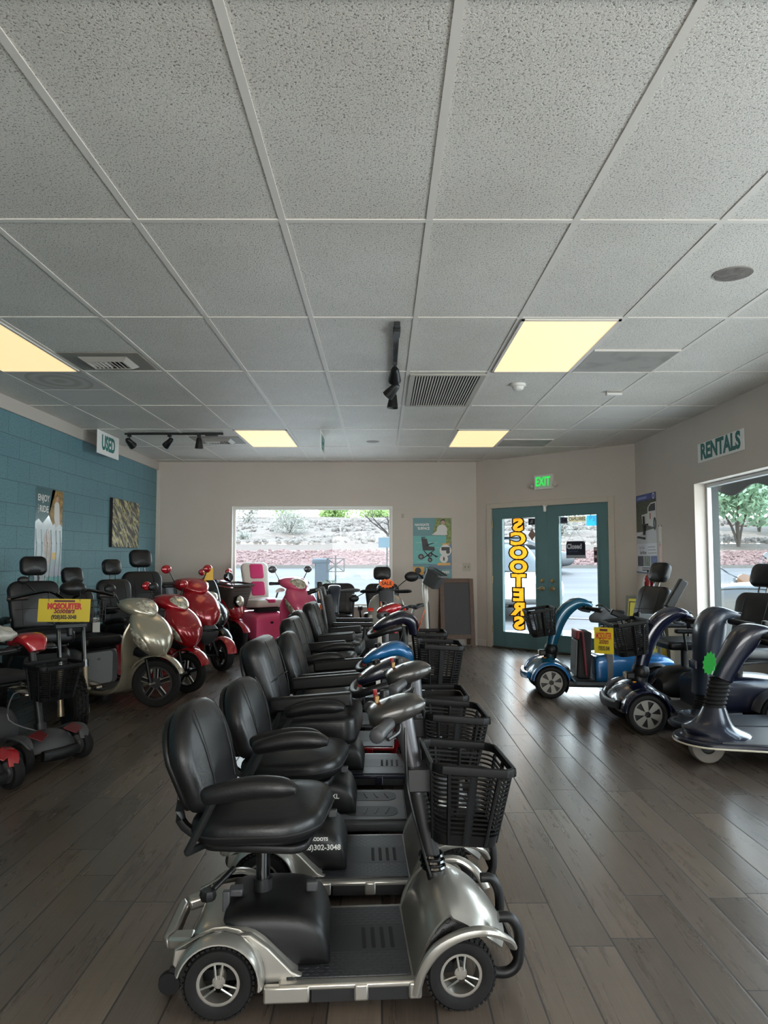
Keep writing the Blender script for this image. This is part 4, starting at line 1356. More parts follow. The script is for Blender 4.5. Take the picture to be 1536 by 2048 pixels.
def mat_fn(t):
    s = t.n('ShaderNodeSeparateXYZ'); t.l(t.obj(), s.inputs[0])
    k = 2 * PI / .019
    h = None
    for a, b in ((0, 1.15), (.866, .577), (.866, -.577)):      # hexagonal studs
        c = t.math('COSINE', t.math('ADD', t.math('MULTIPLY', s.outputs[0], k * a * .8), t.math('MULTIPLY', s.outputs[1], k * b)))
        h = c if h is None else t.math('ADD', h, c)
    t.bump(t.ramp(h, [(.0, (0, 0, 0)), (.45, (1, 1, 1))]), .9, .004)


def rib_fn(t):
    w = t.n('ShaderNodeTexWave'); w.inputs['Scale'].default_value = 38; w.bands_direction = 'X'; t.l(t.obj(), w.inputs['Vector'])
    t.bump(w.outputs['Fac'], .7, .003)


m_leather = M('black_leather', (17, 17, 19), .36, spec=.4, fn=leather_fn)
m_vinylb = M('brown_black_vinyl', (28, 25, 25), .4, spec=.4, fn=leather_fn)
m_fabric = M('black_mesh_fabric', (38, 36, 37), .9, bump=.5, bscale=700)
m_rubber = M('tyre_rubber', (19, 18, 18), .75, spec=.3, bump=.25, bscale=160)
m_greytyre = M('grey_tyre', (112, 106, 98), .7)
m_plastic = M('black_plastic', (14, 14, 15), .42, spec=.35, bump=.12, bscale=600)
m_dgrey = M('dark_grey_plastic', (58, 58, 60), .45)
m_mgrey = M('mid_grey_plastic', (96, 96, 98), .45)
m_treadmat = M('hex_tread_mat', (46, 47, 50), .34, fn=mat_fn)
m_ribmat = M('ribbed_mat', (44, 45, 47), .5, fn=rib_fn)
m_silver = M('silver_paint', (176, 172, 164), .28, .75, coat=.5)
m_rimsil = M('wheel_silver', (168, 164, 156), .32, .8)
m_champ = M('champagne_paint', (176, 168, 148), .26, .55, coat=.7)
m_redp = M('candy_red_paint', (158, 14, 26), .2, .25, coat=.8)
m_redd = M('deep_red_paint', (150, 10, 22), .25, .1, coat=.8)
m_pink = M('pink_paint', (216, 84, 122), .25, coat=.6)
m_hotpink = M('hot_pink_vinyl', (204, 44, 108), .35)
m_creamv = M('cream_vinyl', (214, 208, 198), .38)
m_cream = M('cream_paint', (206, 202, 184), .25, coat=.6)
m_blue = M('bright_blue_paint', (24, 96, 150), .25, .2, coat=.7)
m_tealb = M('teal_blue_paint', (20, 82, 108), .25, .25, coat=.7)
m_navyp = M('navy_paint', (14, 19, 42), .22, .2, coat=.8)
m_navyd = M('dark_navy_paint', (12, 15, 31), .3, .1, coat=.5)
m_slateb = M('slate_blue_paint', (22, 32, 48), .36, coat=.3)
m_green2 = M('dark_green_black', (22, 27, 27), .2, coat=.6)
m_grey2 = M('gunmetal_paint', (92, 92, 96), .3, .6, coat=.4)
m_lens = M('headlamp_lens', (206, 204, 190), .12, .35, fn=lambda t: t.l(t.ramp(t.noise(30, 2), [(.35, srgb(140, 132, 112)), (.65, srgb(222, 216, 198))]), t.b.inputs['Base Color']))
m_amber = M('amber_plastic', (214, 140, 30), .25)
m_redlens = M('red_lens', (196, 44, 30), .2)
m_chrome = MATS['chrome']
m_tagw = M('tag_white', (212, 210, 204), .6)
m_starO = M('neon_orange_card', (250, 110, 40), .6)
m_starG = M('neon_green_card', (60, 210, 90), .6)
m_yel = M('yellow_card', (190, 166, 16), .5)

_wheels = {}


def wheel(t, x, y, r, w, style='tri', z=None, steer=0.0, rim_mat=None, tyre=None, out=1, rimr=.62):
    """a tyre with its rim as sub-part; out=+1/-1 is the side the hub faces"""
    rim_mat = rim_mat or m_rimsil; tyre = tyre or m_rubber
    key = (round(r, 3), round(w, 3), style, rim_mat.name, tyre.name, out, rimr)
    if key in _wheels:
        o = copy_obj(_wheels[key], t)
    else:
        q = r * rimr
        bm = B()
        h = w / 2
        lathe(bm, [(q, -h * .8), (q + (r - q) * .35, -h), (r * .93, -h * .92), (r * .985, -h * .6), (r, -h * .2), (r, h * .2), (r * .985, h * .6), (r * .93, h * .92), (q + (r - q) * .35, h), (q, h * .8)], AX_Y, 40)
        if style in ('tri', 'knob'):
            nn = 40 if style == 'tri' else 30
            for i in range(nn):
                for rowi, yy in enumerate((-.55, 0, .55)):
                    a = 2 * PI * (i + .5 * (rowi % 2)) / nn
                    e = .012 if style == 'tri' else .02
                    box(bm, -PI * r / nn * .66, PI * r / nn * .66, yy * h - h * .2, yy * h + h * .2, r * .975, r + e * .25 * (r / .095), T=RT(rot=(0, a, 0)))
        o = build('wheel', bm, tyre, t)
        bm = B()
        s = out
        if style in ('tri', 'twin'):
            lathe(bm, [(q * .82, s * h * .2), (q * .84, s * h * .78), (q * .92, s * h * .9), (q * 1.02, s * h * .86), (q * 1.03, -s * h * .7), (q * .86, -s * h * .7), (q * .82, s * h * .2)], AX_Y, 40)
            lathe(bm, [(0, -h * .5), (q * .3, -h * .5), (q * .3, h * .4), (0, h * .4)], AX_Y, 20)
            lathe(bm, [(0, s * h * .3), (q * .27, s * h * .35), (q * .25, s * h * .95), (q * .12, s * h * 1.05), (q * .1, s * h * 1.3), (0, s * h * 1.3)], AX_Y, 20)
            for k in range(3):
                for d in (-.13, .13):
                    a = R(90 + 120 * k)
                    u = Vector((math.cos(a), 0, math.sin(a))); v = Vector((-u.z, 0, u.x))
                    rod(bm, u * q * .22 + v * d * q * .8 + Vector((0, s * h * .75, 0)), u * q * .88 + v * d * q * 1.5 + Vector((0, s * h * .55, 0)), q * .055, 6)
        elif style == 'six':
            lathe(bm, [(q * .9, s * h * .7), (q * .98, s * h * .86), (q * 1.02, s * h * .8), (q * 1.02, -s * h * .7), (q * .9, -s * h * .7), (q * .9, s * h * .7)], AX_Y, 36)
            lathe(bm, [(0, s * h * .5), (q * .95, s * h * .35), (q * .95, -s * h * .3), (0, -s * h * .3)], AX_Y, 30, mi=1)
            lathe(bm, [(0, s * h * .98), (q * .2, s * h * .95), (q * .3, s * h * .7), (q * .3, s * h * .4), (0, s * h * .4)], AX_Y, 18)
            for k in range(6):
                a = R(60 * k + 15)
                T = RT(rot=(0, -a, 0))
                prism(bm, [(q * .2, -q * .12), (q * .96, -q * .26), (q * .96, q * .26), (q * .2, q * .12)], -s * h * .5 - .008, -s * h * .5 - s * h * .32, T @ RT(rot=(R(90), 0, 0)))
        elif style == 'alloy':
            lathe(bm, [(q * .88, s * h * .6), (q * .95, s * h * .8), (q * 1.02, s * h * .78), (q * 1.02, -s * h * .7), (q * .88, -s * h * .7), (q * .88, s * h * .6)], AX_Y, 40)
            lathe(bm, [(q * .95, s * h * .805), (q * 1.0, s * h * .83), (q * 1.02, s * h * .79)], AX_Y, 40, mi=2)
            lathe(bm, [(0, s * h * .9), (q * .3, s * h * .8), (q * .36, s * h * .5), (q * .36, -s * h * .5), (0, -s * h * .5)], AX_Y, 26, mi=1)
            lathe(bm, [(0, s * h * 1.2), (q * .1, s * h * 1.2), (q * .12, s * h * .8)], AX_Y, 12, mi=2)
            for k in range(5):
                for d in (-.1, .1):
                    a = R(90 + 72 * k)
                    u = Vector((math.cos(a), 0, math.sin(a))); v = Vector((-u.z, 0, u.x))
                    rod(bm, u * q * .3 + v * d * q + Vector((0, s * h * .6, 0)), u * q * .92 + v * d * q * 1.2 + Vector((0, s * h * .5, 0)), q * .045, 6, mi=2)
                    rod(bm, u * q * .3 + v * d * q * .6 + Vector((0, s * h * .5, 0)), u * q * .92 + v * d * q * .7 + Vector((0, s * h * .4, 0)), q * .09, 6)
        else:
            lathe(bm, [(0, s * h * .75), (q * .25, s * h * .8), (q * .4, s * h * .55), (q * .85, s * h * .6), (q * 1.02, s * h * .8), (q * 1.02, -s * h * .7), (0, -s * h * .6)], AX_Y, 32)
            for k in range(5):
                a = R(72 * k); rod(bm, (0, s * h * .68, 0), (q * .85 * math.cos(a), s * h * .7, q * .85 * math.sin(a)), q * .09, 6)
        build('rim', bm, [rim_mat, m_plastic, m_rimsil], o)
        _wheels[key] = o
    o.location = (x, y, r if z is None else z)
    o.rotation_euler = (0, 0, steer)
    return o


def back_T(x, z, lean):
    s, c = math.sin(lean), math.cos(lean)
    return Matrix(((0, -s, c, x), (1, 0, 0, 0), (0, c, s, z), (0, 0, 0, 1)))


def arch(w0, w1, h, r, k=6):
    """backrest outline: width w0 at the bottom, w1 near the top, rounded top corners"""
    out = []
    for i in range(k + 1):
        a = R(90 * i / k)
        out.append((w1 / 2 - r + r * math.cos(a), h - r + r * math.sin(a)))
    for i in range(k + 1):
        a = R(90 + 90 * i / k)
        out.append((-w1 / 2 + r + r * math.cos(a), h - r + r * math.sin(a)))
    q = .03
    for i in range(4):
        a = R(180 + 90 * i / 3)
        out.append((-w0 / 2 + q + q * math.cos(a), q + q * math.sin(a)))
    for i in range(4):
        a = R(270 + 90 * i / 3)
        out.append((w0 / 2 - q + q * math.cos(a), q + q * math.sin(a)))
    return out


def seat(t, x, z, L=.40, W=.40, th=.075, bh=.36, bw=None, lean=R(13), arms=True, armz=.13, arml=.27, style='round', head=False, mat=None, bth=.07, gap=.02, armstyle='pad', twotone=None, y=0, hz_=.15, armup=False, seams=True, yaw=0.0):
    """captain seat: x,z is the middle of the cushion's underside"""
    mat = mat or m_leather
    bw = bw or W * .92
    Y = RT((x, y, z), (0, 0, yaw))
    out = rrect(L, W, .06 if style == 'boxy' else .11, 6)
    if style == 'round':
        out = [(px, py * (1 if px < 0 else 1 - .10 * (px / (L / 2)) ** 2)) for px, py in out]
    bm = B(); pillow(bm, out, th, min(.03, th * .42), .022 if style == 'round' else .03, Y @ RT(rot=(0, R(-3), 0)))
    cu = build('seat_cushion', bm, mat if not twotone else twotone[0], t)
    if twotone:
        bm = B(); pillow(bm, rrect(L * .99, W * .42, .05, 5), th * .6, .02, .018, Y @ RT((.003, 0, th * .46), (0, R(-3), 0))); build('seat_insert', bm, twotone[1], cu)
    elif style == 'round' and seams:
        q = Y @ RT(rot=(0, R(-3), 0))
        for s_ in (-1, 1):
            bm = B()
            pts = [(-L * .48, s_ * W * .27, th * .98), (-L * .2, s_ * W * .27, th + .0085), (L * .15, s_ * W * .26, th + .0085), (L * .36, s_ * W * .24, th + .003), (L * .47, s_ * W * .2, th - .012)]
            tube(bm, [tuple(q @ Vector(p)) for p in pts], .0022, 5, 3); build('seam', bm, m_blackm, cu)
        bm = B(); tube(bm, [tuple(q @ Vector((px * 1.0, py * 1.0, th * .42))) for px, py in out], .0035, 5, 1, closed=True)
        build('piping', bm, m_blackm, cu)
    bm = B(); pillow(bm, rrect(L * .82, W * .82, .05), .025, .008, 0, Y @ RT((0, 0, -.024))); build('seat_pan', bm, m_plastic, t)
    bt = Y @ back_T(-L / 2 + .035, th + gap - .02, lean)
    bo = arch(bw * .86, bw, bh, bw * (.40 if style == 'round' else .2))
    bm = B(); pillow(bm, bo, bth, bth * .42, .016, bt @ RT((0, 0, -bth * .55)))
    bk = build('backrest', bm, mat if not twotone else twotone[0], t)
    if twotone:
        for a, b in ((.08, .46), (.54, .94)):
            bm = B(); pillow(bm, [(px, py + bh * (a + b) / 2) for px, py in rrect(bw * .5, bh * (b - a), .03)], .02, .008, .006, bt @ RT((0, 0, bth * .5))); build('back_insert', bm, twotone[1], bk)
    elif seams:
        for s_ in (-1, 1):
            bm = B(); tube(bm, [tuple(bt @ Vector(p)) for p in ((s_ * bw * .23, .03, bth * .52), (s_ * bw * .24, bh * .4, bth * .655), (s_ * bw * .25, bh * .75, bth * .63), (s_ * bw * .22, bh * .93, bth * .50))], .0022, 5, 3); build('seam', bm, m_blackm, bk)
        if style == 'boxy':
            bm = B(); tube(bm, [tuple(bt @ Vector(p)) for p in ((-bw * .38, bh * .4, bth * .60), (0, bh * .42, bth * .68), (bw * .38, bh * .4, bth * .60))], .0022, 5, 3); build('seam', bm, m_blackm, bk)
    bm = B(); pillow(bm, arch(bw * .7, bw * .88, bh * .94, bw * .34), .02, .008, .01, bt @ RT((0, .005, -bth * .55)) @ RT(rot=(0, PI, 0))); build('back_shell', bm, m_plastic, t)
    for s_ in (-1, 1):
        bm = B(); a = Y @ Vector((-L * .42, s_ * W * .26, -.012)); b = bt @ Vector((s_ * bw * .26, bh * .3, -bth * .62))
        m_ = (a + b) / 2 + Y.to_3x3() @ Vector((-.04, 0, -.03))
        sweep(bm, [(*a, .012, .012), (*m_, .013, .013), (*b, .012, .012)], n=8, e=4)
        build('back_hinge', bm, m_black, t)
    if arms:
        for s_ in (-1, 1):
            P = Y @ RT((-L / 2 + .075, s_ * (W / 2 + .045), armz)) @ RT(rot=(0, R(-62) if (armup and s_ == armup) else R(-5), 0))
            bm = B()
            if armstyle == 'pad':
                pts = [(.0, 0, .0, .014, .012), (.02, 0, .003, .027, .024), (arml * .5, 0, .016, .03, .03), (arml * .85, 0, .012, .028, .026), (arml, 0, .003, .014, .012)]
                sweep(bm, [(*(P @ Vector(p[:3])), p[3], p[4]) for p in pts], n=12, e=2.6)
                ar = build('armrest', bm, mat, t)
            else:
                box(bm, -.02, arml, -.026, .026, -.035, .028, T=P)
                ar = build('armrest', bm, m_plastic if not twotone else twotone[1], t, bev=.012, seg=3)
            bm = B()
            rod(bm, P @ Vector((.03, 0, -.015)), Y @ Vector((-L / 2 + .03, s_ * (W / 2 + .03), .0)), .011, 8)
            rod(bm, Y @ Vector((-L / 2 + .03, s_ * (W / 2 + .03), .0)), Y @ Vector((-L / 2 + .06, s_ * W * .3, -.012)), .011, 8)
            build('arm_bracket', bm, m_black, ar)
    if head:
        hb = bt @ RT((0, bh, 0))
        for s_ in (-1, 1):
            bm = B(); rod(bm, hb @ Vector((s_ * .035, -.06, 0)), hb @ Vector((s_ * .035, .08, .0)), .006, 8); build('headrest_post', bm, m_chrome, t)
        hw_ = hz_ * 1.32
        o2 = [(px, py + .045 + hz_ / 2) for px, py in rrect(hw_, hz_, hz_ * .33, 5)]
        bm = B(); pillow(bm, o2, .075, .03, .014, hb @ RT((0, 0, -.035)), back=.01); build('headrest', bm, mat, t)
    return Y


def star_card(t, T, r, mat, txt=None, n=20, ry=1.0):
    pts = []
    for i in range(n * 2):
        a = PI * i / n
        q = r * (1.0 if i % 2 == 0 else .8)
        pts.append((q * math.cos(a), q * ry * math.sin(a)))
    bm = B(); prism(bm, pts, 0, .0015, T)
    s_ = build('star_card', bm, mat, t)
    if txt:
        text('lettering', txt, r * .6, m_ink, T @ RT((0, 0, .0025)), s_, ext=.0004, off=.001)
    return s_


def basket(t, T, L=.24, W=.31, h=.26, n=13, solid=False, mat=None, taper=.78, floor_t=0.0):
    """plastic lattice basket; T places the middle of its rim"""
    mat = mat or M('basket_black', (9, 9, 10), .5, spec=.22)
    top = rrect(L, W, .045, 4)
    bot = rrect(L * taper, W * taper, .04, 4)
    at = lambda f: [(a[0] * f + b[0] * (1 - f), a[1] * f + b[1] * (1 - f), -h + h * f) for a, b in zip(top, bot)]
    bm = B()
    def band(f0, f1, th, grow=0.0):
        A, C = at(f0), at(f1)
        rr = []
        for ring, q in ((A, 0), (C, 0), (C, th), (A, th)):
            rr.append([T @ Vector((p[0] * (1 - q / (L / 2)) if True else 0, p[1] * (1 - q / (W / 2)), p[2])) for p in ring])
        rr.append(rr[0])
        vr = [[bm.verts.new(p) for p in r] for r in rr[:4]]
        N = len(vr[0])
        for k in range(4):
            for i in range(N):
                j = (i + 1) % N
                bm.faces.new((vr[k][i], vr[k][j], vr[(k + 1) % 4][j], vr[(k + 1) % 4][i]))
    if solid:
        band(.0, .9, .004)
    else:
        band(0, .14, .005)
        for i in range(n):
            f = .17 + .72 * i / (n - 1)
            band(f, f + .022, .006)
    F0, F1 = at(0.02), at(.95)
    N = len(top)
    if not solid:
        for i in (0, 4, 5, 9, 10, 14, 15, 19):
            a, b = T @ Vector(F0[i]), T @ Vector(F1[i]); rod(bm, a, b, .006, 6)
        for (i, j) in ((4, 5), (9, 10), (14, 15), (19, 0)):
            for k_ in (.5,):
                a = T @ (Vector(F0[i]).lerp(Vector(F0[j]), k_)); b = T @ (Vector(F1[i]).lerp(Vector(F1[j]), k_)); sweep(bm, [(*a, .016, .004), (*b, .016, .004)], n=6, e=4, k=1)
    f = bm.faces.new([bm.verts.new(T @ Vector((p[0] * .98, p[1] * .98, p[2] + .003))) for p in at(0)])
    bk = build('basket', bm, mat, t)
    bm = B()
    sweep(bm, [(*(T @ Vector((p[0] * 1.02, p[1] * 1.02, 0))), .007, .014) for p in top], n=8, e=3, k=2, closed=True)
    build('basket_rim', bm, mat, bk)
    if solid:
        for s_ in (-1, 1):
            bm = B(); lathe(bm, [(0, 0), (.008, 0), (.006, .005), (0, .006)], T @ RT((L * .1, s_ * W * .5, -.03), (R(-90 * s_), 0, 0)), 12); build('rivet', bm, m_mgrey, bk)
    return bk


def grips(t, P, spread, ln, back=.04, up=0.0, r=.017, mat=None, lever=True, bar=True, barmat=None, chrome=False):
    x, y, z = P
    if bar:
        bm = B(); tube(bm, [(x - back * .2, -spread, z + up * .6), (x, -spread * .4, z), (x, spread * .4, z), (x - back * .2, spread, z + up * .6)], .010, 8, 3); build('handlebar', bm, barmat or m_black, t)
    for s_ in (-1, 1):
        a = Vector((x - back * .2, s_ * spread, z + up * .6)); b = Vector((x - back, s_ * (spread + ln), z + up))
        bm = B(); sweep(bm, [(*a, r * .8, r * .8), (*a.lerp(b, .1), r, r), (*a.lerp(b, .5), r * .95, r * .95), (*a.lerp(b, .92), r * 1.08, r * 1.08), (*b, r * .7, r * .7)], n=12); build('grip', bm, mat or m_dgrey, t)
        if lever:
            bm = B(); tube(bm, [tuple(a + Vector((.03, 0, -.004))), tuple(a.lerp(b, .5) + Vector((.045, 0, -.008))), tuple(b + Vector((.035, 0, -.008)))], .005, 6, 3); build('brake_lever', bm, m_chrome if chrome else m_black, t)


def hang_tag(t, p, w=.035, h=.09, mat=None, rot=0.0):
    bm = B(); box(bm, -w / 2, w / 2, -.0008, .0008, -h - .04, -.04, T=RT(p, (0, 0, rot)))
    o = build('price_tag', bm, mat or m_tagw, t)
    bm = B(); rod(bm, p, Vector(p) - Vector((0, 0, .045)), .001, 4); build('string', bm, m_ink, o)
    return o


def yellow_sign(t, T, w=.36, h=.165):
    """hung shop sign with red lettering and a phone number"""
    bm = B(); prism(bm, rrect(w, h, .004, 2), -.0015, .0015, T); s_ = build('shop_sign', bm, m_yel, t)
    rd = M('sign_red', (176, 26, 30), .5)
    text('lettering', "MOSQUITER", h * .34, rd, T @ RT((0, h * .17, .0022)), s_, ext=.0005, off=.004 * w / .36, spx=.80 * w / .36)
    text('lettering', 'Scooters', h * .30, M('sign_dark_red', (104, 20, 24), .5), T @ RT((.0, -h * .03, .003)), s_, ext=.0006, off=.0022 * w / .36, shear=.3, spx=.85 * w / .36)
    text('lettering', '(928)302-3048', h * .23, m_ink, T @ RT((0, -h * .30, .0022)), s_, ext=.0005, off=.0018 * w / .36, spx=.82 * w / .36)
    bm = B(); box(bm, -w * .2, w * .2, h * .36, h * .45, .0016, .0026, T=T); build('print', bm, M('sign_maroon', (84, 26, 22), .5), s_)
    return s_
# ------------------------------------------------------------------ small four wheeled mobility scooters (middle row)
m_gunm = M('dark_gunmetal', (58, 56, 54), .3, .5, coat=.3)


def travel_scooter(label, loc, rz, paint, group=None, name='mobility_scooter', seatkw=None, deckmat=None, head_mat=None, headstyle='console', bask='lattice', basket_T=None, s=1.0, tz=.76, tiller_paint=None, box_text=None, wheelstyle='tri', deckstyle='rail', seat_dx=0.0, seat_z=.435, rim=None, bellows=True, rear=True, box_mat=None, orange=False, hx=.165):
    t = thing(name, label, 'mobility scooter', loc, rz, group)
    xr, xf, r, w, hy = -.33, .33, .094, .062, .205
    for x in (xr, xf):
        for sy in (-1, 1):
            wheel(t, x, sy * hy, r, w, wheelstyle, out=sy, rim_mat=rim)
    bm = B(); box(bm, -.40, .36, -.13, .13, .05, .08); rod(bm, (xr, -.2, r), (xr, .2, r), .014); rod(bm, (xf, -.2, r), (xf, .2, r), .014); build('chassis', bm, m_blackm, t)
    # deck
    bm = B()
    box(bm, -.17, .215, -.225, .225, .066, .083)
    if deckstyle == 'rail':
        for a, b in ((-.21, -.085), (.035, .075), (.185, .222)):
            for sy in (-1, 1): box(bm, a, b, sy * .216 - .012, sy * .216 + .012, .035, .08)
    else:
        for sy in (-1, 1): box(bm, -.17, .215, sy * .216 - .012, sy * .216 + .012, .04, .08)
    dk = build('deck', bm, paint, t, bev=.006)
    if deckstyle == 'rail':
        for sy in (-1, 1):
            bm = B(); box(bm, -.08, .185, sy * .208 - .006, sy * .208 + .006, .03, .066); build('side_recess', bm, m_blackm, dk)
    bm = B(); box(bm, -.15, .195, -.198, .198, .083, .088)
    mt = build('floor_mat', bm, deckmat or m_treadmat, t, bev=.003)
    if deckstyle == 'plain':
        for sy in (-1, 1):
            bm = B(); prism(bm, rrect(.24, .13, .05, 5), .087, .0895, RT((.04, sy * .105, 0))); fp = build('foot_pad', bm, m_dgrey, mt)
            for k in range(4):
                bm = B(); rod(bm, (-.03 + k * .05, sy * .075, .0895), (-.045 + k * .05, sy * .14, .0895), .0035, 6); build('pad_rib', bm, m_mgrey, fp)
    else:
        for k in range(4):
            bm = B(); prism(bm, rrect(.012, .12, .005, 3), .0875, .0895, RT((.07 + k * .028, 0, 0))); build('mat_rib', bm, m_blackm, mt)
        bm = B(); box(bm, -.15, .195, -.075, .075, .0878, .0886); build('mat_centre', bm, M('smooth_mat', (40, 41, 44), .38), mt)
    # rear cover
    bm = B(); loft_x(bm, [(-.42, .14, .17, .12, 4), (-.40, .10, .198, .155, 5), (-.32, .09, .212, .165, 5), (-.24, .07, .205, .17, 5), (-.17, .055, .14, .185, 5), (-.12, .055, .09, .2, 5)], 24, 3); build('rear_cover', bm, paint, t)
    if rear:
        P_ = RT((-.25, 0, .212)) @ RT(rot=(0, R(-10), 0))
        bm = B()
        prism(bm, [(-.165, -.165), (.02, -.14), (.02, .14), (-.165, .165)], -.03, 0, P_)
        for sy in (-1, 1): prism(bm, [(-.245, sy * .13), (-.165, sy * .165), (-.165, sy * .105), (-.225, sy * .085)], -.034, 0, P_)
        prism(bm, [(-.262, -.10), (-.245, -.13), (-.225, -.085), (-.225, .085), (-.245, .13), (-.262, .10)], -.036, -.001, P_)
        build('carry_handle', bm, paint, t, bev=.009, seg=3)
        bm = B(); sweep(bm, [(-.37, -.15, .195, .022, .018), (-.45, -.15, .182, .022, .02), (-.50, -.135, .166, .02, .022), (-.512, -.10, .16, .018, .024), (-.515, 0, .158, .018, .024), (-.512, .10, .16, .018, .024), (-.50, .135, .166, .02, .022), (-.45, .15, .182, .022, .02), (-.37, .15, .195, .022, .018)], n=12, e=3); bm.free()
        bm = B(); box(bm, -.345, -.325, -.07, -.05, .2, .265); build('freewheel_lever', bm, m_dgrey, t, bev=.003)
        for sy in (-1, 1):
            bm = B(); lathe(bm, [(0, -.012), (.03, -.012), (.033, 0), (.03, .012), (0, .012)], RT((-.485, sy * .10, .034), (R(90), 0, 0)), 18); box(bm, -.485, -.40, sy * .10 - .008, sy * .10 + .008, .03, .075); build('anti_tip_wheel', bm, m_plastic, t)
    for sy in (-1, 1):
        arcp = [(xr + .118 * math.cos(R(a)), r + .118 * math.sin(R(a))) for a in range(170, -1, -17)]
        pts = [(-.10, .045), (-.085, .078), (-.135, .10), (-.20, .165), (-.25, .202), (-.38, .205), (-.455, .17), (-.46, .13)] + arcp + [(-.205, .045)]
        bm = B(); prism(bm, pts, -.012, .012, RT((0, sy * .182, 0), (R(90), 0, 0))); build('side_panel', bm, paint, t, bev=.004)
        bm = B(); arc_strip(bm, (xr, r), .112, .119, sy * .17, sy * .245, -8, 165, 18); build('rear_fender', bm, paint, t)
    # battery box
    bm = B(); loft_x(bm, [(-.335, .12, .19, .11, 5), (-.325, .09, .23, .142, 5), (-.24, .075, .242, .15, 5), (-.12, .072, .236, .152, 5), (-.06, .075, .205, .15, 5), (-.035, .08, .15, .14, 5), (-.03, .09, .11, .13, 4)], 28, 3)
    bx = build('battery_box', bm, box_mat or m_plastic, t)
    if box_text:
        for tx, z_, sz in box_text: text('lettering', tx, sz, m_tagw, RT((-.13, -.153, z_), (R(80), 0, 0)), bx, ext=.0005, off=.0006)
    bm = B(); box(bm, -.105, -.07, -.012, .012, .232, .262); build('box_latch', bm, m_dgrey, t, bev=.005)
    bm = B(); box(bm, -.33, -.29, -.05, -.01, .24, .262); build('charge_port', bm, m_dgrey, t, bev=.005)
    # front cowl
    bm = B(); shell(bm, [(.20, .068, .205, .0), (.222, .15, .195, .012), (.245, .22, .185, .03), (.285, .268, .18, .045), (.335, .272, .18, .055), (.40, .235, .185, .05), (.45, .185, .175, .04), (.485, .135, .14, .03)], 13, 4); fc = build('front_cowl', bm, paint, t, solid=.008)
    bm = B(); loft_x(bm, [(.215, .06, .12, .185, 5), (.245, .065, .195, .185, 4), (.30, .08, .245, .178, 3.5), (.36, .12, .24, .17, 3.5), (.44, .15, .18, .13, 4)], 20, 3); build('cowl_liner', bm, M('honeycomb_plastic', (26, 26, 27), .4, fn=mat_fn), t)
    for sy in (-1, 1):
        bm = B(); sweep(bm, [(.205, sy * .222, .045, .012, .012), (.222, sy * .228, .11, .012, .014), (.262, sy * .236, .17, .013, .016), (.33, sy * .24, .208, .016, .014), (.40, sy * .236, .214, .018, .012), (.455, sy * .215, .185, .018, .01), (.485, sy * .18, .14, .014, .008)], n=10, e=2.5); build('front_fender', bm, paint, t)
        bm = B(); tube(bm, [(.455, sy * .13, .20), (.492, sy * .13, .195), (.515, sy * .13, .15), (.512, sy * .13, .075), (.48, sy * .13, .045), (.43, sy * .13, .05)], .0155, 10, 4, up=(0, 1, 0)); build('bumper', bm, m_plastic, t)
    bm = B(); rod(bm, (.512, -.13, .08), (.512, .13, .08), .012, 8); build('bumper_bar', bm, m_plastic, t)
    # seat
    bm = B(); rod(bm, (-.235 + seat_dx, 0, .2), (-.235 + seat_dx, 0, seat_z - .02), .021, 16); build('seat_post', bm, m_chrome, t)
    bm = B(); rod(bm, (-.235 + seat_dx, 0, .2), (-.235 + seat_dx, 0, .275), .029, 16); build('post_collar', bm, m_black, t)
    bm = B(); box(bm, -.275 + seat_dx, -.195 + seat_dx, -.04, .04, seat_z - .035, seat_z - .018); build('seat_bracket', bm, m_black, t, bev=.004)
    bm = B(); rod(bm, (-.31 + seat_dx, -.09, .34), (-.36 + seat_dx, -.16, .31), .008); lathe(bm, [(0, 0), (.02, 0), (.024, .012), (.02, .026), (0, .026)], RT((-.37 + seat_dx, -.17, .29)), 8); build('seat_knob', bm, m_plastic, t)
    kw = dict(L=.38, W=.42, th=.075, bh=.30, lean=R(17), arms=True, armz=.155, arml=.26, yaw=R(-4))
    kw.update(seatkw or {})
    seat(t, -.225 + seat_dx, seat_z, **kw)
    # tiller
    tp = tiller_paint or paint
    bx_, bz_ = .29, .265
    hz_ = tz
    lerp = lambda f: (bx_ + (hx - bx_) * f, 0, bz_ + (hz_ - bz_) * f)
    bm = B(); sweep(bm, [(*lerp(-.05), .026, .026), (*lerp(.3), .026, .028), (*lerp(.55), .024, .026)], n=12, e=3, k=2); build('tiller_stem', bm, m_black, t)
    bm = B(); sweep(bm, [(*lerp(.5), .025, .022), (*lerp(.7), .027, .026), (*lerp(.95), .031, .032)], n=14, k=2); build('tiller', bm, tp, t)
    if bellows:
        bm = B()
        for k in range(3):
            f = .06 + .035 * k
            tube(bm, [(lerp(f)[0] + .034 * math.cos(a), .034 * math.sin(a), lerp(f)[2]) for a in [PI * i / 6 for i in range(12)]], .006, 6, 1, closed=True)
        build('tiller_ring', bm, m_chrome, t)
    bm = B(); tube(bm, [lerp(.9)[:1] + (-.03,) + lerp(.9)[2:], (.20, -.055, .55), (.235, -.06, .4), (.27, -.04, .28)], .004, 6, 4); build('cable', bm, m_black, t)
    hm = head_mat or m_gunm
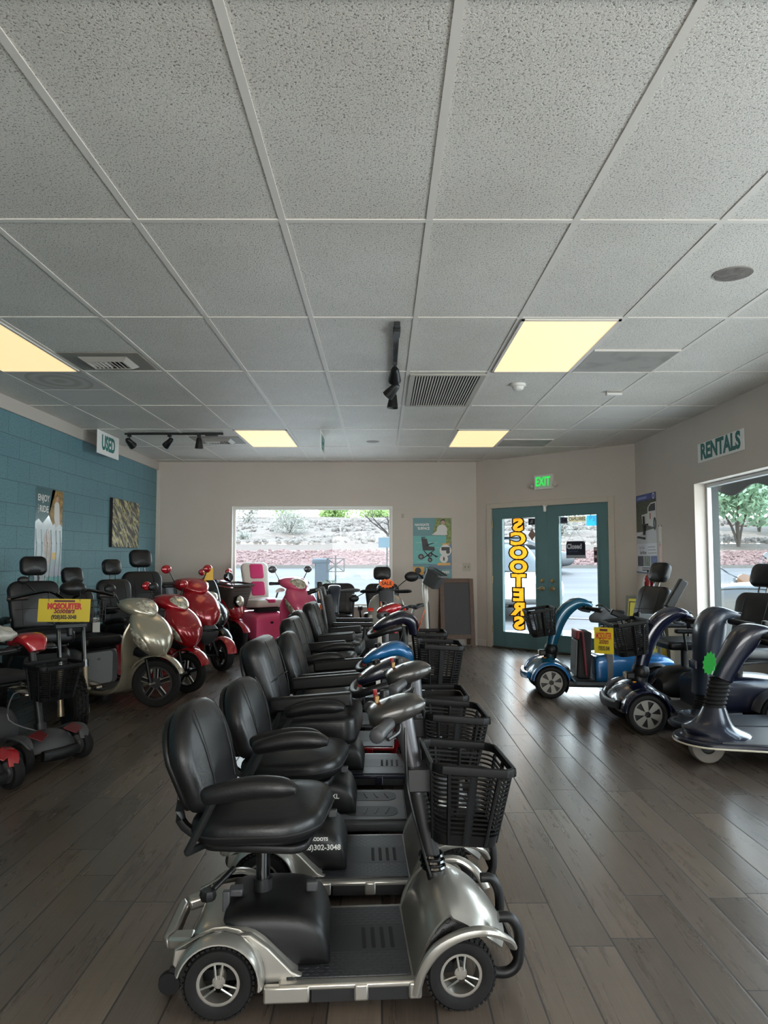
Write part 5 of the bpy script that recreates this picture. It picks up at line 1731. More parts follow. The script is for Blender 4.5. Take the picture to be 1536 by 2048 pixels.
    if headstyle == 'console':
        bm = B(); loft_x(bm, [(hx - .105, hz_ - .02, hz_ + .015, .05, 3), (hx - .08, hz_ - .035, hz_ + .03, .075, 3.5), (hx, hz_ - .03, hz_ + .042, .082, 3), (hx + .05, hz_ - .02, hz_ + .035, .06, 2.6), (hx + .075, hz_ - .005, hz_ + .015, .03, 2.4)], 20, 4, T=RT((hx, 0, hz_), (0, R(-12), 0)) @ RT((-hx, 0, -hz_)))
        hd = build('tiller_head', bm, hm, t)
        bm = B(); lathe(bm, [(0, .02), (.014, .018), (.016, 0)], RT((hx - .05, .03, hz_ + .035)), 14); build('speed_dial', bm, m_plastic, hd)
        bm = B(); box(bm, hx - .083, hx - .069, -.016, -.002, hz_ + .02, hz_ + .044); build('key', bm, M('brass_yellow', (134, 104, 62), .4, .5), hd, bev=.003)
        bm = B(); rod(bm, (hx - .075, .05, hz_ + .02), (hx - .08, .05, hz_ + .052), .007); build('horn_button', bm, M('button_red', (150, 22, 24), .4), hd)
        grips(t, (hx - .03, 0, hz_ - .015), .075, .13, back=.06, up=-.02, r=.021, lever=True, bar=True)
    else:   # delta: a wide shroud with a wrap-around handle
        bm = B(); sweep(bm, [(hx + .07, 0, hz_ - .08, .05, .03), (hx + .06, 0, hz_ - .01, .075, .04), (hx, 0, hz_ + .03, .095, .042), (hx - .10, 0, hz_ - .0, .10, .035), (hx - .17, 0, hz_ - .035, .085, .022), (hx - .19, 0, hz_ - .045, .05, .01)], n=18, e=2.8)
        hd = build('tiller_head', bm, hm, t)
        bm = B(); tube(bm, [(hx - .02, -.10, hz_ - .03), (hx - .03, -.19, hz_ - .025), (hx - .10, -.22, hz_ - .04), (hx - .19, -.17, hz_ - .075), (hx - .215, 0, hz_ - .085), (hx - .19, .17, hz_ - .075), (hx - .10, .22, hz_ - .04), (hx - .03, .19, hz_ - .025), (hx - .02, .10, hz_ - .03)], .0185, 10, 4); build('loop_handle', bm, m_plastic, t)
        bm = B(); lathe(bm, [(0, .026), (.018, .022), (.021, 0)], RT((hx - .10, .035, hz_ + .03), (0, R(-12), 0)), 14); build('speed_dial', bm, m_plastic, hd)
        bm = B(); tube(bm, [(hx - .17, -.02, hz_ - .01), (hx - .185, -.03, hz_ - .04), (hx - .18, -.05, hz_ - .06)], .008, 6, 3); build('key_fob', bm, M('fob_red', (150, 60, 44), .5), hd)
    if bask:
        T = basket_T or RT((.385, 0, hz_ - .15), (0, R(5), 0))
        basket(t, T, solid=(bask == 'solid'), h=.225 if bask != 'solid' else .16)
        bm = B(); box(bm, .20, .275, -.05, .05, hz_ - .24, hz_ - .17); build('basket_bracket', bm, m_black, t, bev=.004)
    if orange:
        star_card(t, RT((hx + .115, 0, hz_ + .0), (R(90), 0, R(90))) @ RT(rot=(R(20), 0, 0)), .085, m_starO, n=16)
    return t


XC = -.12
GR = None
SIL = dict(seatkw=dict(style='round'))
c1 = travel_scooter('silver scooter nearest the camera with lattice basket and black seat', (-.125, 2.275, 0), R(3.5), m_silver, tz=.77, hx=.185, tiller_paint=m_grey2, seatkw=dict(yaw=R(-9)))
c2 = travel_scooter('silver scooter directly behind the nearest one, phone number on its black battery box', (-.105, 2.90, 0), R(2), m_silver, box_text=(('SCOOTS', .205, .016), ('(928)302-3048', .175, .026)), tz=.785, hx=.225, tiller_paint=m_grey2, seatkw=dict(bh=.28, yaw=R(-8)), seat_z=.42)
c3 = travel_scooter('grey decked scooter with a boxy black seat and deep cushion in the middle row', (-.09, 3.49, 0), R(1), m_dgrey, deckmat=M('smooth_grey_mat', (108, 110, 112), .4), seatkw=dict(style='boxy', L=.43, W=.44, th=.13, bh=.345, bth=.10, armstyle='bar', arml=.34, armz=.20), seat_z=.40, tz=.70, head_mat=m_navyd, headstyle='delta', bask='solid', basket_T=RT((.36, 0, .60)), tiller_paint=m_dgrey, box_text=(('FXL', .17, .03),), deckstyle='plain', bellows=False)
c4 = travel_scooter('scooter with bright blue handlebar shroud and dark tread deck', (-.07, 4.17, 0), R(0), m_navyd, seatkw=dict(style='round', bh=.34, arms=True, armstyle='bar', arml=.30, armz=.17), seat_z=.42, tz=.70, hx=.15, head_mat=m_blue, headstyle='delta', bask='lattice', basket_T=RT((.40, 0, .75), (0, R(3), 0)), tiller_paint=m_navyd)
c5 = travel_scooter('scooter with glossy red deck and dark navy shroud wearing an orange star card', (-.125, 4.74, 0), R(-1), m_redd, seatkw=dict(style='boxy', th=.09, bh=.33, armstyle='pad'), seat_z=.45, tz=.83, hx=.26, head_mat=m_navyd, headstyle='delta', bask=None, tiller_paint=m_plastic, orange=True)
c6 = travel_scooter('scooter with a small red control console further along the middle row', (-.15, 5.32, 0), R(0), m_grey2, seatkw=dict(style='round', bh=.33, armstyle='bar'), seat_z=.47, tz=.87, hx=.22, head_mat=m_redd, headstyle='console', bask='lattice', basket_T=RT((.49, 0, .70)), tiller_paint=m_redd)
c7 = travel_scooter('scooter with a black control console at the window end of the middle row', (-.11, 5.92, 0), R(0), m_grey2, seatkw=dict(style='boxy', th=.10, bh=.33, armstyle='bar'), seat_z=.47, tz=.83, hx=.22, head_mat=m_plastic, headstyle='console', bask=None, tiller_paint=m_plastic)

# power chair with fabric seat at the end of the row
def power_chair(label, loc, rz, mat, back_h=.42, seat_z=.46, base=None, push=True, armz=.19):
    t = thing('power_wheelchair', label, 'power wheelchair', loc, rz)
    for sy in (-1, 1):
        wheel(t, -.16, sy * .25, .15, .055, 'five', out=sy, rim_mat=m_mgrey)
        wheel(t, .28, sy * .22, .08, .04, 'five', out=sy, rim_mat=m_mgrey)
    bm = B(); loft_x(bm, [(-.32, .12, .3, .15, 4), (-.25, .1, .34, .19, 4), (.1, .1, .34, .19, 4), (.25, .12, .26, .17, 4)], 18, 3); build('base', bm, base or m_plastic, t)
    bm = B(); pillow(bm, rrect(.42, .44, .04), .07, .025, .015, RT((0, 0, seat_z))); build('seat_cushion', bm, mat, t)
    bm = B(); rod(bm, (0, 0, .32), (0, 0, seat_z), .03, 12); build('seat_post', bm, m_black, t)
    bt = back_T(-.20, seat_z + .06, R(10))
    bm = B(); pillow(bm, arch(.40, .42, back_h, .05), .05, .02, .01, bt); build('backrest', bm, mat, t)
    if push:
        for sy in (-1, 1):
            bm = B(); tube(bm, [tuple(bt @ Vector(p)) for p in ((sy * .2, 0, -.01), (sy * .2, back_h + .02, -.01), (sy * .2, back_h + .07, -.035), (sy * .2, back_h + .06, -.11))], .013, 8, 4); pp = build('push_handle', bm, m_mgrey, t)
            bm = B(); rod(bm, bt @ Vector((sy * .2, back_h + .066, -.05)), bt @ Vector((sy * .2, back_h + .055, -.125)), .019); build('grip', bm, m_plastic, pp)
        bm = B(); box(bm, -.06, .06, back_h - .02, back_h + .05, -.05, -.03, T=bt); build('label_card', bm, M('card_peach', (226, 186, 160), .6), t)
    for sy in (-1, 1):
        bm = B(); box(bm, -.18, .17, sy * .245 - .028, sy * .245 + .028, seat_z + armz, seat_z + armz + .035); ar = build('armrest', bm, m_plastic, t, bev=.012, seg=3)
        for xa, xb in ((-.14, -.14), (.1, .08)):
            bm = B(); rod(bm, (xa, sy * .245, seat_z + armz), (xb, sy * .24, seat_z), .011); build('arm_post', bm, m_black, ar)
    bm = B(); rod(bm, (.17, -.245, seat_z + armz + .01), (.27, -.245, seat_z + armz + .01), .012); lathe(bm, [(0, .12), (.016, .115), (.018, .1), (.008, .06), (.022, .04), (.03, .03), (.032, -.03), (0, -.03)], RT((.29, -.245, seat_z + armz + .02)), 14); build('joystick', bm, m_plastic, t)
    bm = B(); box(bm, .34, .5, -.16, .16, .09, .105, ); rod(bm, (.2, 0, .3), (.36, 0, .1), .02); build('footplate', bm, m_plastic, t)
    return t


power_chair('power wheelchair with fabric back and push handles at the far end of the middle row', (-.25, 6.58, 0), R(0), m_fabric, seat_z=.46, back_h=.39)
# ------------------------------------------------------------------ moped style trikes along the block wall
def mirror(t, a, b, mat, r=.05, stalk=None, face=1):
    bm = B(); m_ = (Vector(a) + Vector(b)) / 2 + Vector((.01, 0, .01)); tube(bm, [tuple(a), tuple(m_), tuple(b)], .0055, 7, 3); st = build('mirror_stalk', bm, stalk or m_plastic, t)
    bm = B(); bmesh.ops.create_uvsphere(bm, u_segments=16, v_segments=10, radius=1, matrix=RT(b) @ RT(rot=(0, 0, R(8))) @ RT(sc=(r * .42, r * 1.15, r * .8))); mh = build('mirror', bm, mat, t)
    bm = B(); bmesh.ops.create_circle(bm, cap_ends=True, segments=20, radius=1, matrix=RT(Vector(b) + Vector((-r * .36, 0, 0))) @ RT(rot=(0, R(-90), 0)) @ RT(sc=(r * .62, r * .9, 1))); build('mirror_glass', bm, m_chrome, mh)


def lens(t, pts, T, mat=None, th=.014, name='headlight', parent=None):
    bm = B(); pillow(bm, pts, th, th * .45, .006, T); return build(name, bm, mat or m_lens, parent or t)


TEAR = [(.0, .105), (.032, .06), (.046, .0), (.04, -.06), (.02, -.10), (-.004, -.115), (-.02, -.06), (-.03, .0), (-.022, .06)]


def trike(label, loc, rz, paint, style='moped', steer=0.0, group=None, seatmat=None, twotone=None, mirrors=None, rear=None, double=False, s=1.0, wr=.20, seat_z=.50, seatkw=None, bask=None, trunk=False, screen=None, name='mobility_trike', hub='alloy', shield=None, backbody=None, seat_x=-.33, ry=.225):
    t = thing(name, label, 'mobility trike', loc, rz, group)
    rear = rear or paint
    ax = .60
    # wheels
    if double:
        for sy in (-1, 1):
            wheel(t, ax, sy * .2, wr * .92, .085, hub, steer=steer, out=sy, rim_mat=m_plastic, rimr=.68)
            bm = B(); arc_strip(bm, (ax, wr * .92), wr * .92 + .02, wr * .92 + .03, sy * .2 - .055, sy * .2 + .055, 10, 150, 16); build('front_fender', bm, paint, t)
            bm = B(); rod(bm, (ax, sy * .15, wr * .92), (ax - .06, sy * .08, .42), .018); rod(bm, (ax, sy * .17, wr * .92), (ax, 0, wr * .92 + .02), .014); build('suspension', bm, m_plastic, t)
    else:
        wheel(t, ax, 0, wr, .085, hub, steer=steer, out=-1, rim_mat=m_plastic, rimr=.70)
        for sy in (-1, 1):
            bm = B(); rod(bm, (ax, sy * .062, wr), (ax - .085, sy * .062, wr + .30), .016); build('fork_leg', bm, m_plastic, t)
        fr = bm = B(); arc_strip(bm, (0, 0), wr + .02, wr + .034, -.068, .068, 18, 150, 18)
        f_ = build('front_fender', bm, paint, t, loc=(ax, 0, wr + .012), rot=(0, 0, steer))
        bm = B(); rod(bm, (ax, -.085, wr), (ax, .085, wr), .012); build('axle', bm, m_rimsil, t)
    for sy in (-1, 1):
        wheel(t, -.50, sy * ry, .18, .085, hub, out=sy, rim_mat=m_plastic, rimr=.68)
        bm = B(); arc_strip(bm, (-.50, .18), .20, .212, sy * ry - .055, sy * ry + .055, 10, 170, 16); build('rear_fender', bm, rear, t)
    # front body
    bm = B()
    fat = 1.03 if double else 1.0
    sweep(bm, [(.665, 0, .435, .04, .035), (.63, 0, .48, .115 * fat, .08), (.57, 0, .56, .175 * fat, .115), (.50, 0, .655, .185 * fat, .105), (.44, 0, .74, .15 * fat, .065), (.41, 0, .785, .11, .035)], n=22, e=2.3, k=5)
    nose = build('front_fairing', bm, paint, t)
    bm = B()
    sweep(bm, [(.455, 0, .70, .17, .012), (.42, 0, .60, .205, .016), (.395, 0, .47, .20, .018), (.375, 0, .34, .175, .02), (.35, 0, .22, .165, .024), (.28, 0, .135, .19, .026), (.16, 0, .105, .205, .022), (.0, 0, .10, .205, .02), (-.12, 0, .10, .205, .02)], n=14, e=4, k=5)
    build('leg_shield', bm, shield or paint, t)
    bm = B()
    sweep(bm, [(.425, 0, .70, .14, .012), (.39, 0, .60, .17, .014), (.37, 0, .47, .165, .014), (.345, 0, .33, .15, .014)], n=12, e=4, k=4)
    build('inner_panel', bm, m_plastic, t)
    bm = B(); sweep(bm, [(.62, 0, .42, .03, .05), (.56, 0, .44, .09, .06), (.46, 0, .46, .13, .05)], n=14, e=3); build('fairing_underside', bm, m_plastic, t)
    bm = B()
    for k in range(3): tube(bm, [(.452 - .02 * k, -.045, .775 - .0 + .018 - .024 * k + .02 * k * .6), (.462 - .016 * k, 0, .783 - .012 * k), (.452 - .02 * k, .045, .793 - .024 * k + .012 * k)], .004, 5, 3)
    bm.free()
    # mat
    bm = B(); box(bm, -.12, .27, -.17, .17, .121, .128); build('floor_mat', bm, m_ribmat, t, bev=.003)
    # side headlamps
    for sy in (-1, 1):
        T = Matrix.Translation((.583, sy * .128 * fat, .585)) @ Matrix(((.0, .0, .0, 0), (0, 0, 0, 0), (0, 0, 0, 0), (0, 0, 0, 1)))
        nrm = Vector((.55, sy * .80, .24)).normalized()
        up = Vector((-.62, 0, .78)); up = (up - nrm * up.dot(nrm)).normalized()
        sd = up.cross(nrm)
        T = Matrix(((sd.x, up.x, nrm.x, .573), (sd.y, up.y, nrm.y, sy * .122 * fat), (sd.z, up.z, nrm.z, .572), (0, 0, 0, 1)))
        pts = TEAR if sy < 0 else [(-x, y) for x, y in TEAR][::-1]
        if double:
            sl_ = [(-.075, .0), (-.04, .05), (.01, .045), (.085, .02), (.03, -.02), (-.04, -.04)]
            ls_ = patch(t, nose, [(.60 - .57 * u + .82 * v, .52 + .82 * u + .57 * v) for u, v in smooth_path(sl_ + sl_[:1], 3)[:-1]], m_cream, 'lamp_surround', side=sy, th=.006)
            patch(t, nose, [(.605 + .034 * math.cos(a), .52 + .036 * math.sin(a)) for a in [PI * i / 9 for i in range(18)]], m_lens, 'headlight', side=sy, th=.014, parent=ls_)
        else:
            sl_ = [(-.115, .0), (-.06, .035), (.0, .042), (.06, .026), (.13, -.012), (.06, -.03), (.0, -.036), (-.06, -.03)]
            patch(t, nose, [(.563 - .57 * u + .82 * v, .565 + .82 * u + .57 * v) for u, v in smooth_path(sl_ + sl_[:1], 3)[:-1]], m_lens, 'headlight', side=sy, th=.008)
    # handlebar cowl
    bm = B(); rod(bm, (.445, 0, .72), (.385, 0, .80), .05, 14); build('steering_neck', bm, paint if not double else m_plastic, t)
    bm = B(); loft_x(bm, [(.215, .80, .835, .08, 2.5), (.26, .775, .875, .15, 2.5), (.36, .765, .90, .175, 2.4), (.45, .765, .885, .145, 2.3), (.52, .78, .85, .085, 2.2), (.55, .80, .82, .03, 2)], 20, 4, T=RT((.36, 0, .83), (0, R(14), 0)) @ RT((-.36, 0, -.83)))
    cw = build('handlebar_cowl', bm, paint, t)
    nrm = Vector((.80, 0, .42)).normalized(); up = Vector((-nrm.z, 0, nrm.x)); sd = up.cross(nrm)
    T = Matrix(((sd.x, up.x, nrm.x, .462), (sd.y, up.y, nrm.y, 0), (sd.z, up.z, nrm.z, .825), (0, 0, 0, 1)))
    if style in ('moped', 'pink'):
        cp_ = [(.0, .885), (.07, .87), (.105, .84), (.06, .79), (.0, .765), (-.06, .79), (-.105, .84), (-.07, .87)]
        patch(t, cw, smooth_path(cp_ + cp_[:1], 3)[:-1], m_lens, 'headlight', th=.008, parent=cw)
    bm = B(); box(bm, .27, .33, -.06, .06, .875, .885, T=RT((.3, 0, .88), (0, R(4), 0)) @ RT((-.3, 0, -.88))); build('dashboard', bm, m_black, cw, bev=.004)
    grips(t, (.31, 0, .825), .13, .13, back=.05, up=.0, r=.018, mat=m_plastic, bar=False, chrome=True)
    mm = mirrors or paint
    for sy in (-1, 1):
        mirror(t, (.31, sy * .15, .845), (.29, sy * .235, .985), mm, .052, m_chrome if style in ('retro', 'pink') else m_plastic)
    # rear body
    bm = B(); loft_x(bm, [(-.125, .115, .36, .19, 6), (-.14, .115, .44, .215, 6), (-.3, .115, .475, .235, 5), (-.5, .2, .48, .24, 5), (-.64, .25, .455, .21, 4), (-.69, .31, .41, .14, 4)], 28, 3)
    rb = build('rear_body', bm, rear, t)
    if backbody:
        bm = B(); prism(bm, rrect(.30, .28, .03, 4), 0, .006, RT((-.128, 0, .27), (0, R(90), 0)) @ RT(rot=(0, 0, R(90)))); build('front_panel', bm, backbody, rb)
    bm = B(); box(bm, -.13, -.122, -.02, .02, .335, .36); build('lock', bm, m_plastic, rb, bev=.003)
    bm = B(); box(bm, -.695, -.675, -.10, .10, .34, .38); build('tail_light', bm, m_redlens, rb, bev=.005)
    bm = B(); box(bm, -.3, -.2, -.15, .15, .47, seat_z); build('seat_mount', bm, m_blackm, t)
    kw = dict(L=.40, W=.44, th=.09, bh=.42, lean=R(12), head=True, armz=.18, arml=.26, style='boxy', twotone=twotone, hz_=.15)
    kw.update(seatkw or {})
    if seatkw is not False: seat(t, seat_x, seat_z, mat=seatmat or m_leather, **kw)
    if bask:
        T = RT((.60, 0, .84), (0, R(6), 0))
        basket(t, T, L=.26, W=.42, h=.28, solid=True, mat=M('woven_brown_basket', (58, 46, 40), .7, fn=rib_fn), taper=.72)
    if screen:
        bm = B(); sweep(bm, [(.47, 0, .70, .17, .01), (.44, 0, .85, .165, .01), (.40, 0, .98, .14, .008), (.375, 0, 1.05, .09, .006)], n=14, e=4, k=4); build('windscreen', bm, screen, t)
    return t


trike('champagne trike with large alloy front wheel at the front of the wall row', (-2.41, 6.46, 0), R(-30), m_champ, steer=R(33), rear=m_mgrey, backbody=M('pale_grey_panel', (176, 180, 182), .3), mirrors=m_plastic, hub='alloy', seatkw=dict(hz_=.16), seat_z=.455, seat_x=-.24)
trike('red trike parked between the champagne trike and the larger red scooter', (-2.32, 7.12, 0), R(-30), m_redp, steer=R(10), mirrors=m_redp, wr=.185, seat_z=.53, seat_x=-.20, seatkw=dict(hz_=.16))
t7 = trike('large red four wheeler with grey chin and tallest headrest seat', (-2.43, 8.40, 0), R(-42), m_redp, double=True, style='four', mirrors=m_redp, wr=.165, seat_z=.47, seatkw=dict(bh=.40, hz_=.19, W=.50, arms=True), shield=m_redp, name='mobility_scooter')
t7['category'] = 'mobility scooter'
t7.scale = (1.14,) * 3
bm = B(); sweep(bm, [(.66, 0, .47, .05, .02), (.675, 0, .40, .10, .035), (.65, 0, .33, .085, .03), (.62, 0, .28, .04, .02)], n=16, e=2.6); build('front_bumper', bm, m_dgrey, t7)
bm = B(); lathe(bm, [(0, .012), (.016, .01), (.022, 0), (0, 0)], RT((.545, 0, .715), (0, R(52), 0)), 16); bx_ = build('badge', bm, m_chrome, t7)
bm = B(); box(bm, -.045, .045, -.001, .001, -.06, .06, T=RT((.30, .24, .93), (0, 0, R(70)))); build('price_tag', bm, M('amber_card', (226, 176, 40), .5), t7)
t8 = trike('dark trike with black windscreen half hidden behind the large red four wheeler', (-2.46, 9.23, 0), R(-36), m_green2, mirrors=m_plastic, screen=m_green2, shield=m_cream, seat_z=.48, seatkw=False, ry=.15)
t8.scale = (.95,) * 3
t9 = trike('retro red and cream trike with brown basket and chrome headlight', (-2.48, 9.84, 0), R(-30), m_redd, style='retro', shield=m_cream, mirrors=m_redp, bask=True, wr=.19, seat_z=.46, hub='five', seatkw=dict(head=False, bh=.3, W=.34, arms=False), ry=.2)
t9.scale = (1.08,) * 3
bm = B(); lathe(bm, [(0, .0), (.05, .005), (.062, -.01), (.05, -.06), (.0, -.085)], RT((.52, 0, .93), (0, R(80), 0)), 20); build('headlight', bm, m_chrome, t9)
bm = B(); lathe(bm, [(0, .03), (.05, .025), (.07, .01), (.075, -.02), (0, -.04)], RT((.725, -.06, .64), (0, R(82), 0)), 22); h_ = build('headlight', bm, m_chrome, t9)
bm = B(); lathe(bm, [(0, .036), (.045, .032), (.064, .016)], RT((.725, -.06, .64), (0, R(82), 0)), 22); build('lens', bm, m_lens, h_)
for sy in (-1, 1):
    bm = B(); bmesh.ops.create_uvsphere(bm, u_segments=14, v_segments=8, radius=.026, matrix=RT((.48, sy * .21, .73))); build('turn_signal', bm, m_amber, t9)
t10 = trike('bright pink trike with pink and white striped seat under the back window', (-1.38, 9.64, 0), R(-52), m_pink, style='pink', steer=R(0), mirrors=m_grey2, rear=m_pink, seatmat=m_creamv, twotone=(m_creamv, m_hotpink), seat_z=.52, seatkw=dict(head=False, bh=.46, W=.40, arml=.18), wr=.19)

t10.scale = (1.12,) * 3
# fat tyre trike with chrome forks, facing the camera
def fat_trike(label, loc, rz):
    t = thing('fat_tyre_trike', label, 'electric trike', loc, rz)
    wheel(t, .55, 0, .215, .09, 'knob', rim_mat=m_plastic, rimr=.6)
    for sy in (-1, 1):
        bm = B(); rod(bm, (.555, sy * .085, .17), (.50, sy * .085, .48), .021, 12); rod(bm, (.56, sy * .085, .14), (.55, sy * .085, .2), .026, 12); lo = build('fork_leg', bm, M('fork_bronze', (146, 130, 108), .35, .7), t)
        bm = B(); rod(bm, (.50, sy * .085, .48), (.43, sy * .085, .80), .016, 12); rod(bm, (.503, sy * .085, .46), (.494, sy * .085, .51), .027, 12); build('fork_tube', bm, m_chrome, lo)
    bm = B(); box(bm, .40, .46, -.11, .11, .74, .77); rod(bm, (.43, 0, .68), (.38, 0, .9), .022); build('fork_crown', bm, m_black, t, bev=.004)
    bm = B(); tube(bm, [(.26, -.36, .955), (.30, -.24, .985), (.36, -.12, 1.0), (.37, 0, .93), (.36, .12, 1.0), (.30, .24, .985), (.26, .36, .955)], .012, 8, 4); build('handlebar', bm, m_chrome, t)
    grips(t, (.285, 0, .965), .25, .13, back=.05, up=-.015, r=.017, mat=M('brown_grip', (52, 36, 30), .5), bar=False)
    bm = B(); tube(bm, [(.3, -.2, .99), (.34, -.26, 1.04), (.34, -.3, 1.07)], .006, 6, 3); bmesh.ops.create_uvsphere(bm, u_segments=12, v_segments=8, radius=.035, matrix=RT((.34, -.3, 1.085), sc=(.5, 1.2, .8))); build('mirror', bm, m_plastic, t)
    bm = B(); bmesh.ops.create_uvsphere(bm, u_segments=16, v_segments=10, radius=.08, matrix=RT((.40, .02, 1.02), sc=(.8, 1.2, .7))); build('headlight_hood', bm, m_plastic, t)
    # wire basket on the handlebar
    bm = B()
    for z in (.79, .84, .89, .94):
        g = .0 if z > .9 else .01
        tube(bm, [(.47, -.17 + g, z), (.66 - g, -.17 + g, z), (.66 - g, .17 - g, z), (.47, .17 - g, z)], .0028, 5, 1, closed=True)
    for y in [-.17 + .34 * i / 8 for i in range(9)]: tube(bm, [(.66, y, .94), (.65, y, .79), (.47, y, .79)], .0022, 5, 1)
    for x in (.5, .56, .61):
        for y in (-.165, .165): rod(bm, (x, y, .79), (x, y * 1.02, .94), .0022, 5)
    build('wire_basket', bm, m_black, t)
    bm = B(); sweep(bm, [(.43, 0, .5, .05, .04), (.25, 0, .4, .09, .05), (0, 0, .3, .14, .05), (-.3, 0, .3, .16, .06)], n=12, e=3); build('frame', bm, m_blackm, t)
    bm = B(); prism(bm, [(.33, -.30), (.40, -.12), (.40, .12), (.33, .30), (-.25, .28), (-.25, -.28)], .27, .285); build('footboard', bm, M('diamond_plate', (150, 146, 138), .3, .7, fn=lambda t: t.l(t.ramp(t.n('ShaderNodeTexChecker').outputs['Fac'], [(0, (0, 0, 0)), (1, (1, 1, 1))]), t.b.inputs['Roughness']) or check_fn(t)), t, bev=.003)
    bm = B(); loft_x(bm, [(-.12, .3, .5, .17, 5), (-.3, .28, .54, .22, 5), (-.65, .3, .5, .2, 4)], 20, 3); build('rear_body', bm, m_plastic, t)
    for sy in (-1, 1): wheel(t, -.50, sy * .27, .2, .09, 'knob', out=sy, rim_mat=m_plastic, rimr=.6)
    seat(t, -.32, .56, L=.42, W=.44, th=.10, bh=.40, lean=R(10), head=True, style='boxy', armz=.17, hz_=.16)
    return t


def check_fn(t):
    c = t.n('ShaderNodeTexChecker'); c.inputs['Scale'].default_value = 34
    t.l(t.mapping((1, .5, 1), (0, 0, R(45))), c.inputs['Vector'])
    t.l(t.mix(c.outputs['Fac'], srgb(60, 54, 50), srgb(206, 196, 182)), t.b.inputs['Base Color'])
    t.bump(c.outputs['Fac'], .6, .004)


ft = fat_trike('fat tyre trike with chrome forks and wire basket, yellow shop sign hung in front', (-2.53, 5.62, 0), R(-50))
t_ = thing('hanging_sign', 'yellow shop sign hung on the wire basket of the fat tyre trike', 'sign', (-2.17, 4.99, .885), R(10))
yellow_sign(t_, RT((0, 0, -.0), (R(86), R(1), 0)), .335, .155)
for sx_ in (-.1, .1):
    bm = B(); rod(bm, (sx_, 0, .06), (sx_, .004, .13), .0016, 5); build('hook', bm, m_ink, t_)
# grey and red lightweight scooter tag
t_ = thing('seat_tag', 'white price tag hanging from the champagne trike handlebar', 'tag', (-2.37, 6.07, .80))
bm = B(); box(bm, -.03, .03, -.001, .001, -.17, -.05); build('card', bm, m_tagw, t_)
bm = B(); rod(bm, (0, 0, -.06), (.03, .03, .0), .0012, 4); build('string', bm, m_ink, t_)

# small black and red travel scooters at the near left corner
def transportable(label, loc, rz, accent, headcol, bask=True, tz=.72):
    t = thing('travel_scooter', label, 'mobility scooter', loc, rz)
    for sy in (-1, 1):
        wheel(t, .40, sy * .205, .09, .06, 'five', out=sy, rim_mat=m_mgrey)
        wheel(t, -.34, sy * .2, .1, .065, 'five', out=sy, rim_mat=m_mgrey)
    bm = B(); shell(bm, [(.14, .075, .16, 0), (.20, .13, .16, .02), (.27, .19, .17, .05), (.36, .205, .165, .06), (.43, .17, .15, .05), (.46, .11, .14, .03)], 11, 4); build('front_cowl', bm, m_dgrey, t, solid=.008)
    for sy in (-1, 1):
        bm = B(); prism(bm, [(-.05, .0), (.05, .03), (.07, -.03), (.0, -.07)], 0, .006, RT((.40, sy * .12, .205), (R(28), 0, R(90)))); build('red_accent', bm, accent, t, bev=.002)
        bm = B(); sweep(bm, [(.22, sy * .165, .16, .02, .012), (.32, sy * .195, .20, .035, .012), (.42, sy * .195, .19, .035, .012), (.46, sy * .18, .13, .025, .01)], n=10, e=3); build('front_fender', bm, accent if headcol is None else m_dgrey, t)
    bm = B(); sweep(bm, [(.475, -.12, .09, .02, .03), (.485, 0, .085, .022, .035), (.475, .12, .09, .02, .03)], n=10, e=3); build('front_bumper', bm, m_plastic, t)
    bm = B(); box(bm, -.16, .2, -.17, .17, .06, .085); build('deck', bm, m_plastic, t, bev=.006)
    bm = B(); box(bm, -.14, .16, -.15, .15, .085, .09); build('floor_mat', bm, m_ribmat, t)
    bm = B(); loft_x(bm, [(-.46, .1, .2, .14, 4), (-.4, .08, .26, .17, 4), (-.2, .07, .26, .17, 5), (-.13, .08, .16, .16, 4)], 18, 3); build('rear_cover', bm, m_dgrey, t)
    bm = B(); sweep(bm, [(-.44, -.15, .21, .02, .01), (-.3, -.19, .25, .03, .01), (-.18, -.18, .2, .02, .01)], n=8); build('rear_accent', bm, accent, t)
    bm = B(); rod(bm, (-.26, 0, .25), (-.26, 0, .44), .022, 12); build('seat_post', bm, m_black, t)
    seat(t, -.25, .44, L=.38, W=.40, th=.06, bh=.32, lean=R(8), armstyle='bar', style='boxy', armz=.17, mat=m_fabric)
    bm = B(); rod(bm, (.30, 0, .18), (.18, 0, tz), .022, 12); rod(bm, (.30, 0, .18), (.285, 0, .24), .035, 12); build('tiller', bm, m_plastic, t)
    bm = B(); tube(bm, [(.3, -.03, .2), (.16, -.12, .27), (.17, -.1, .42), (.22, -.03, .42)], .0045, 6, 4); build('cable', bm, m_mgrey, t)
    bm = B(); sweep(bm, [(.24, 0, tz - .03, .05, .03), (.21, 0, tz + .03, .085, .035), (.14, 0, tz + .045, .095, .035), (.06, 0, tz + .015, .08, .025), (.03, 0, tz, .04, .012)], n=16, e=2.6); build('tiller_head', bm, headcol or m_dgrey, t)
    grips(t, (.16, 0, tz), .07, .15, back=.06, up=-.03, r=.02, mat=m_plastic)
    if bask: basket(t, RT((.40, 0, tz - .10), (0, R(4), 0)), L=.20, W=.30, h=.20)
    return t


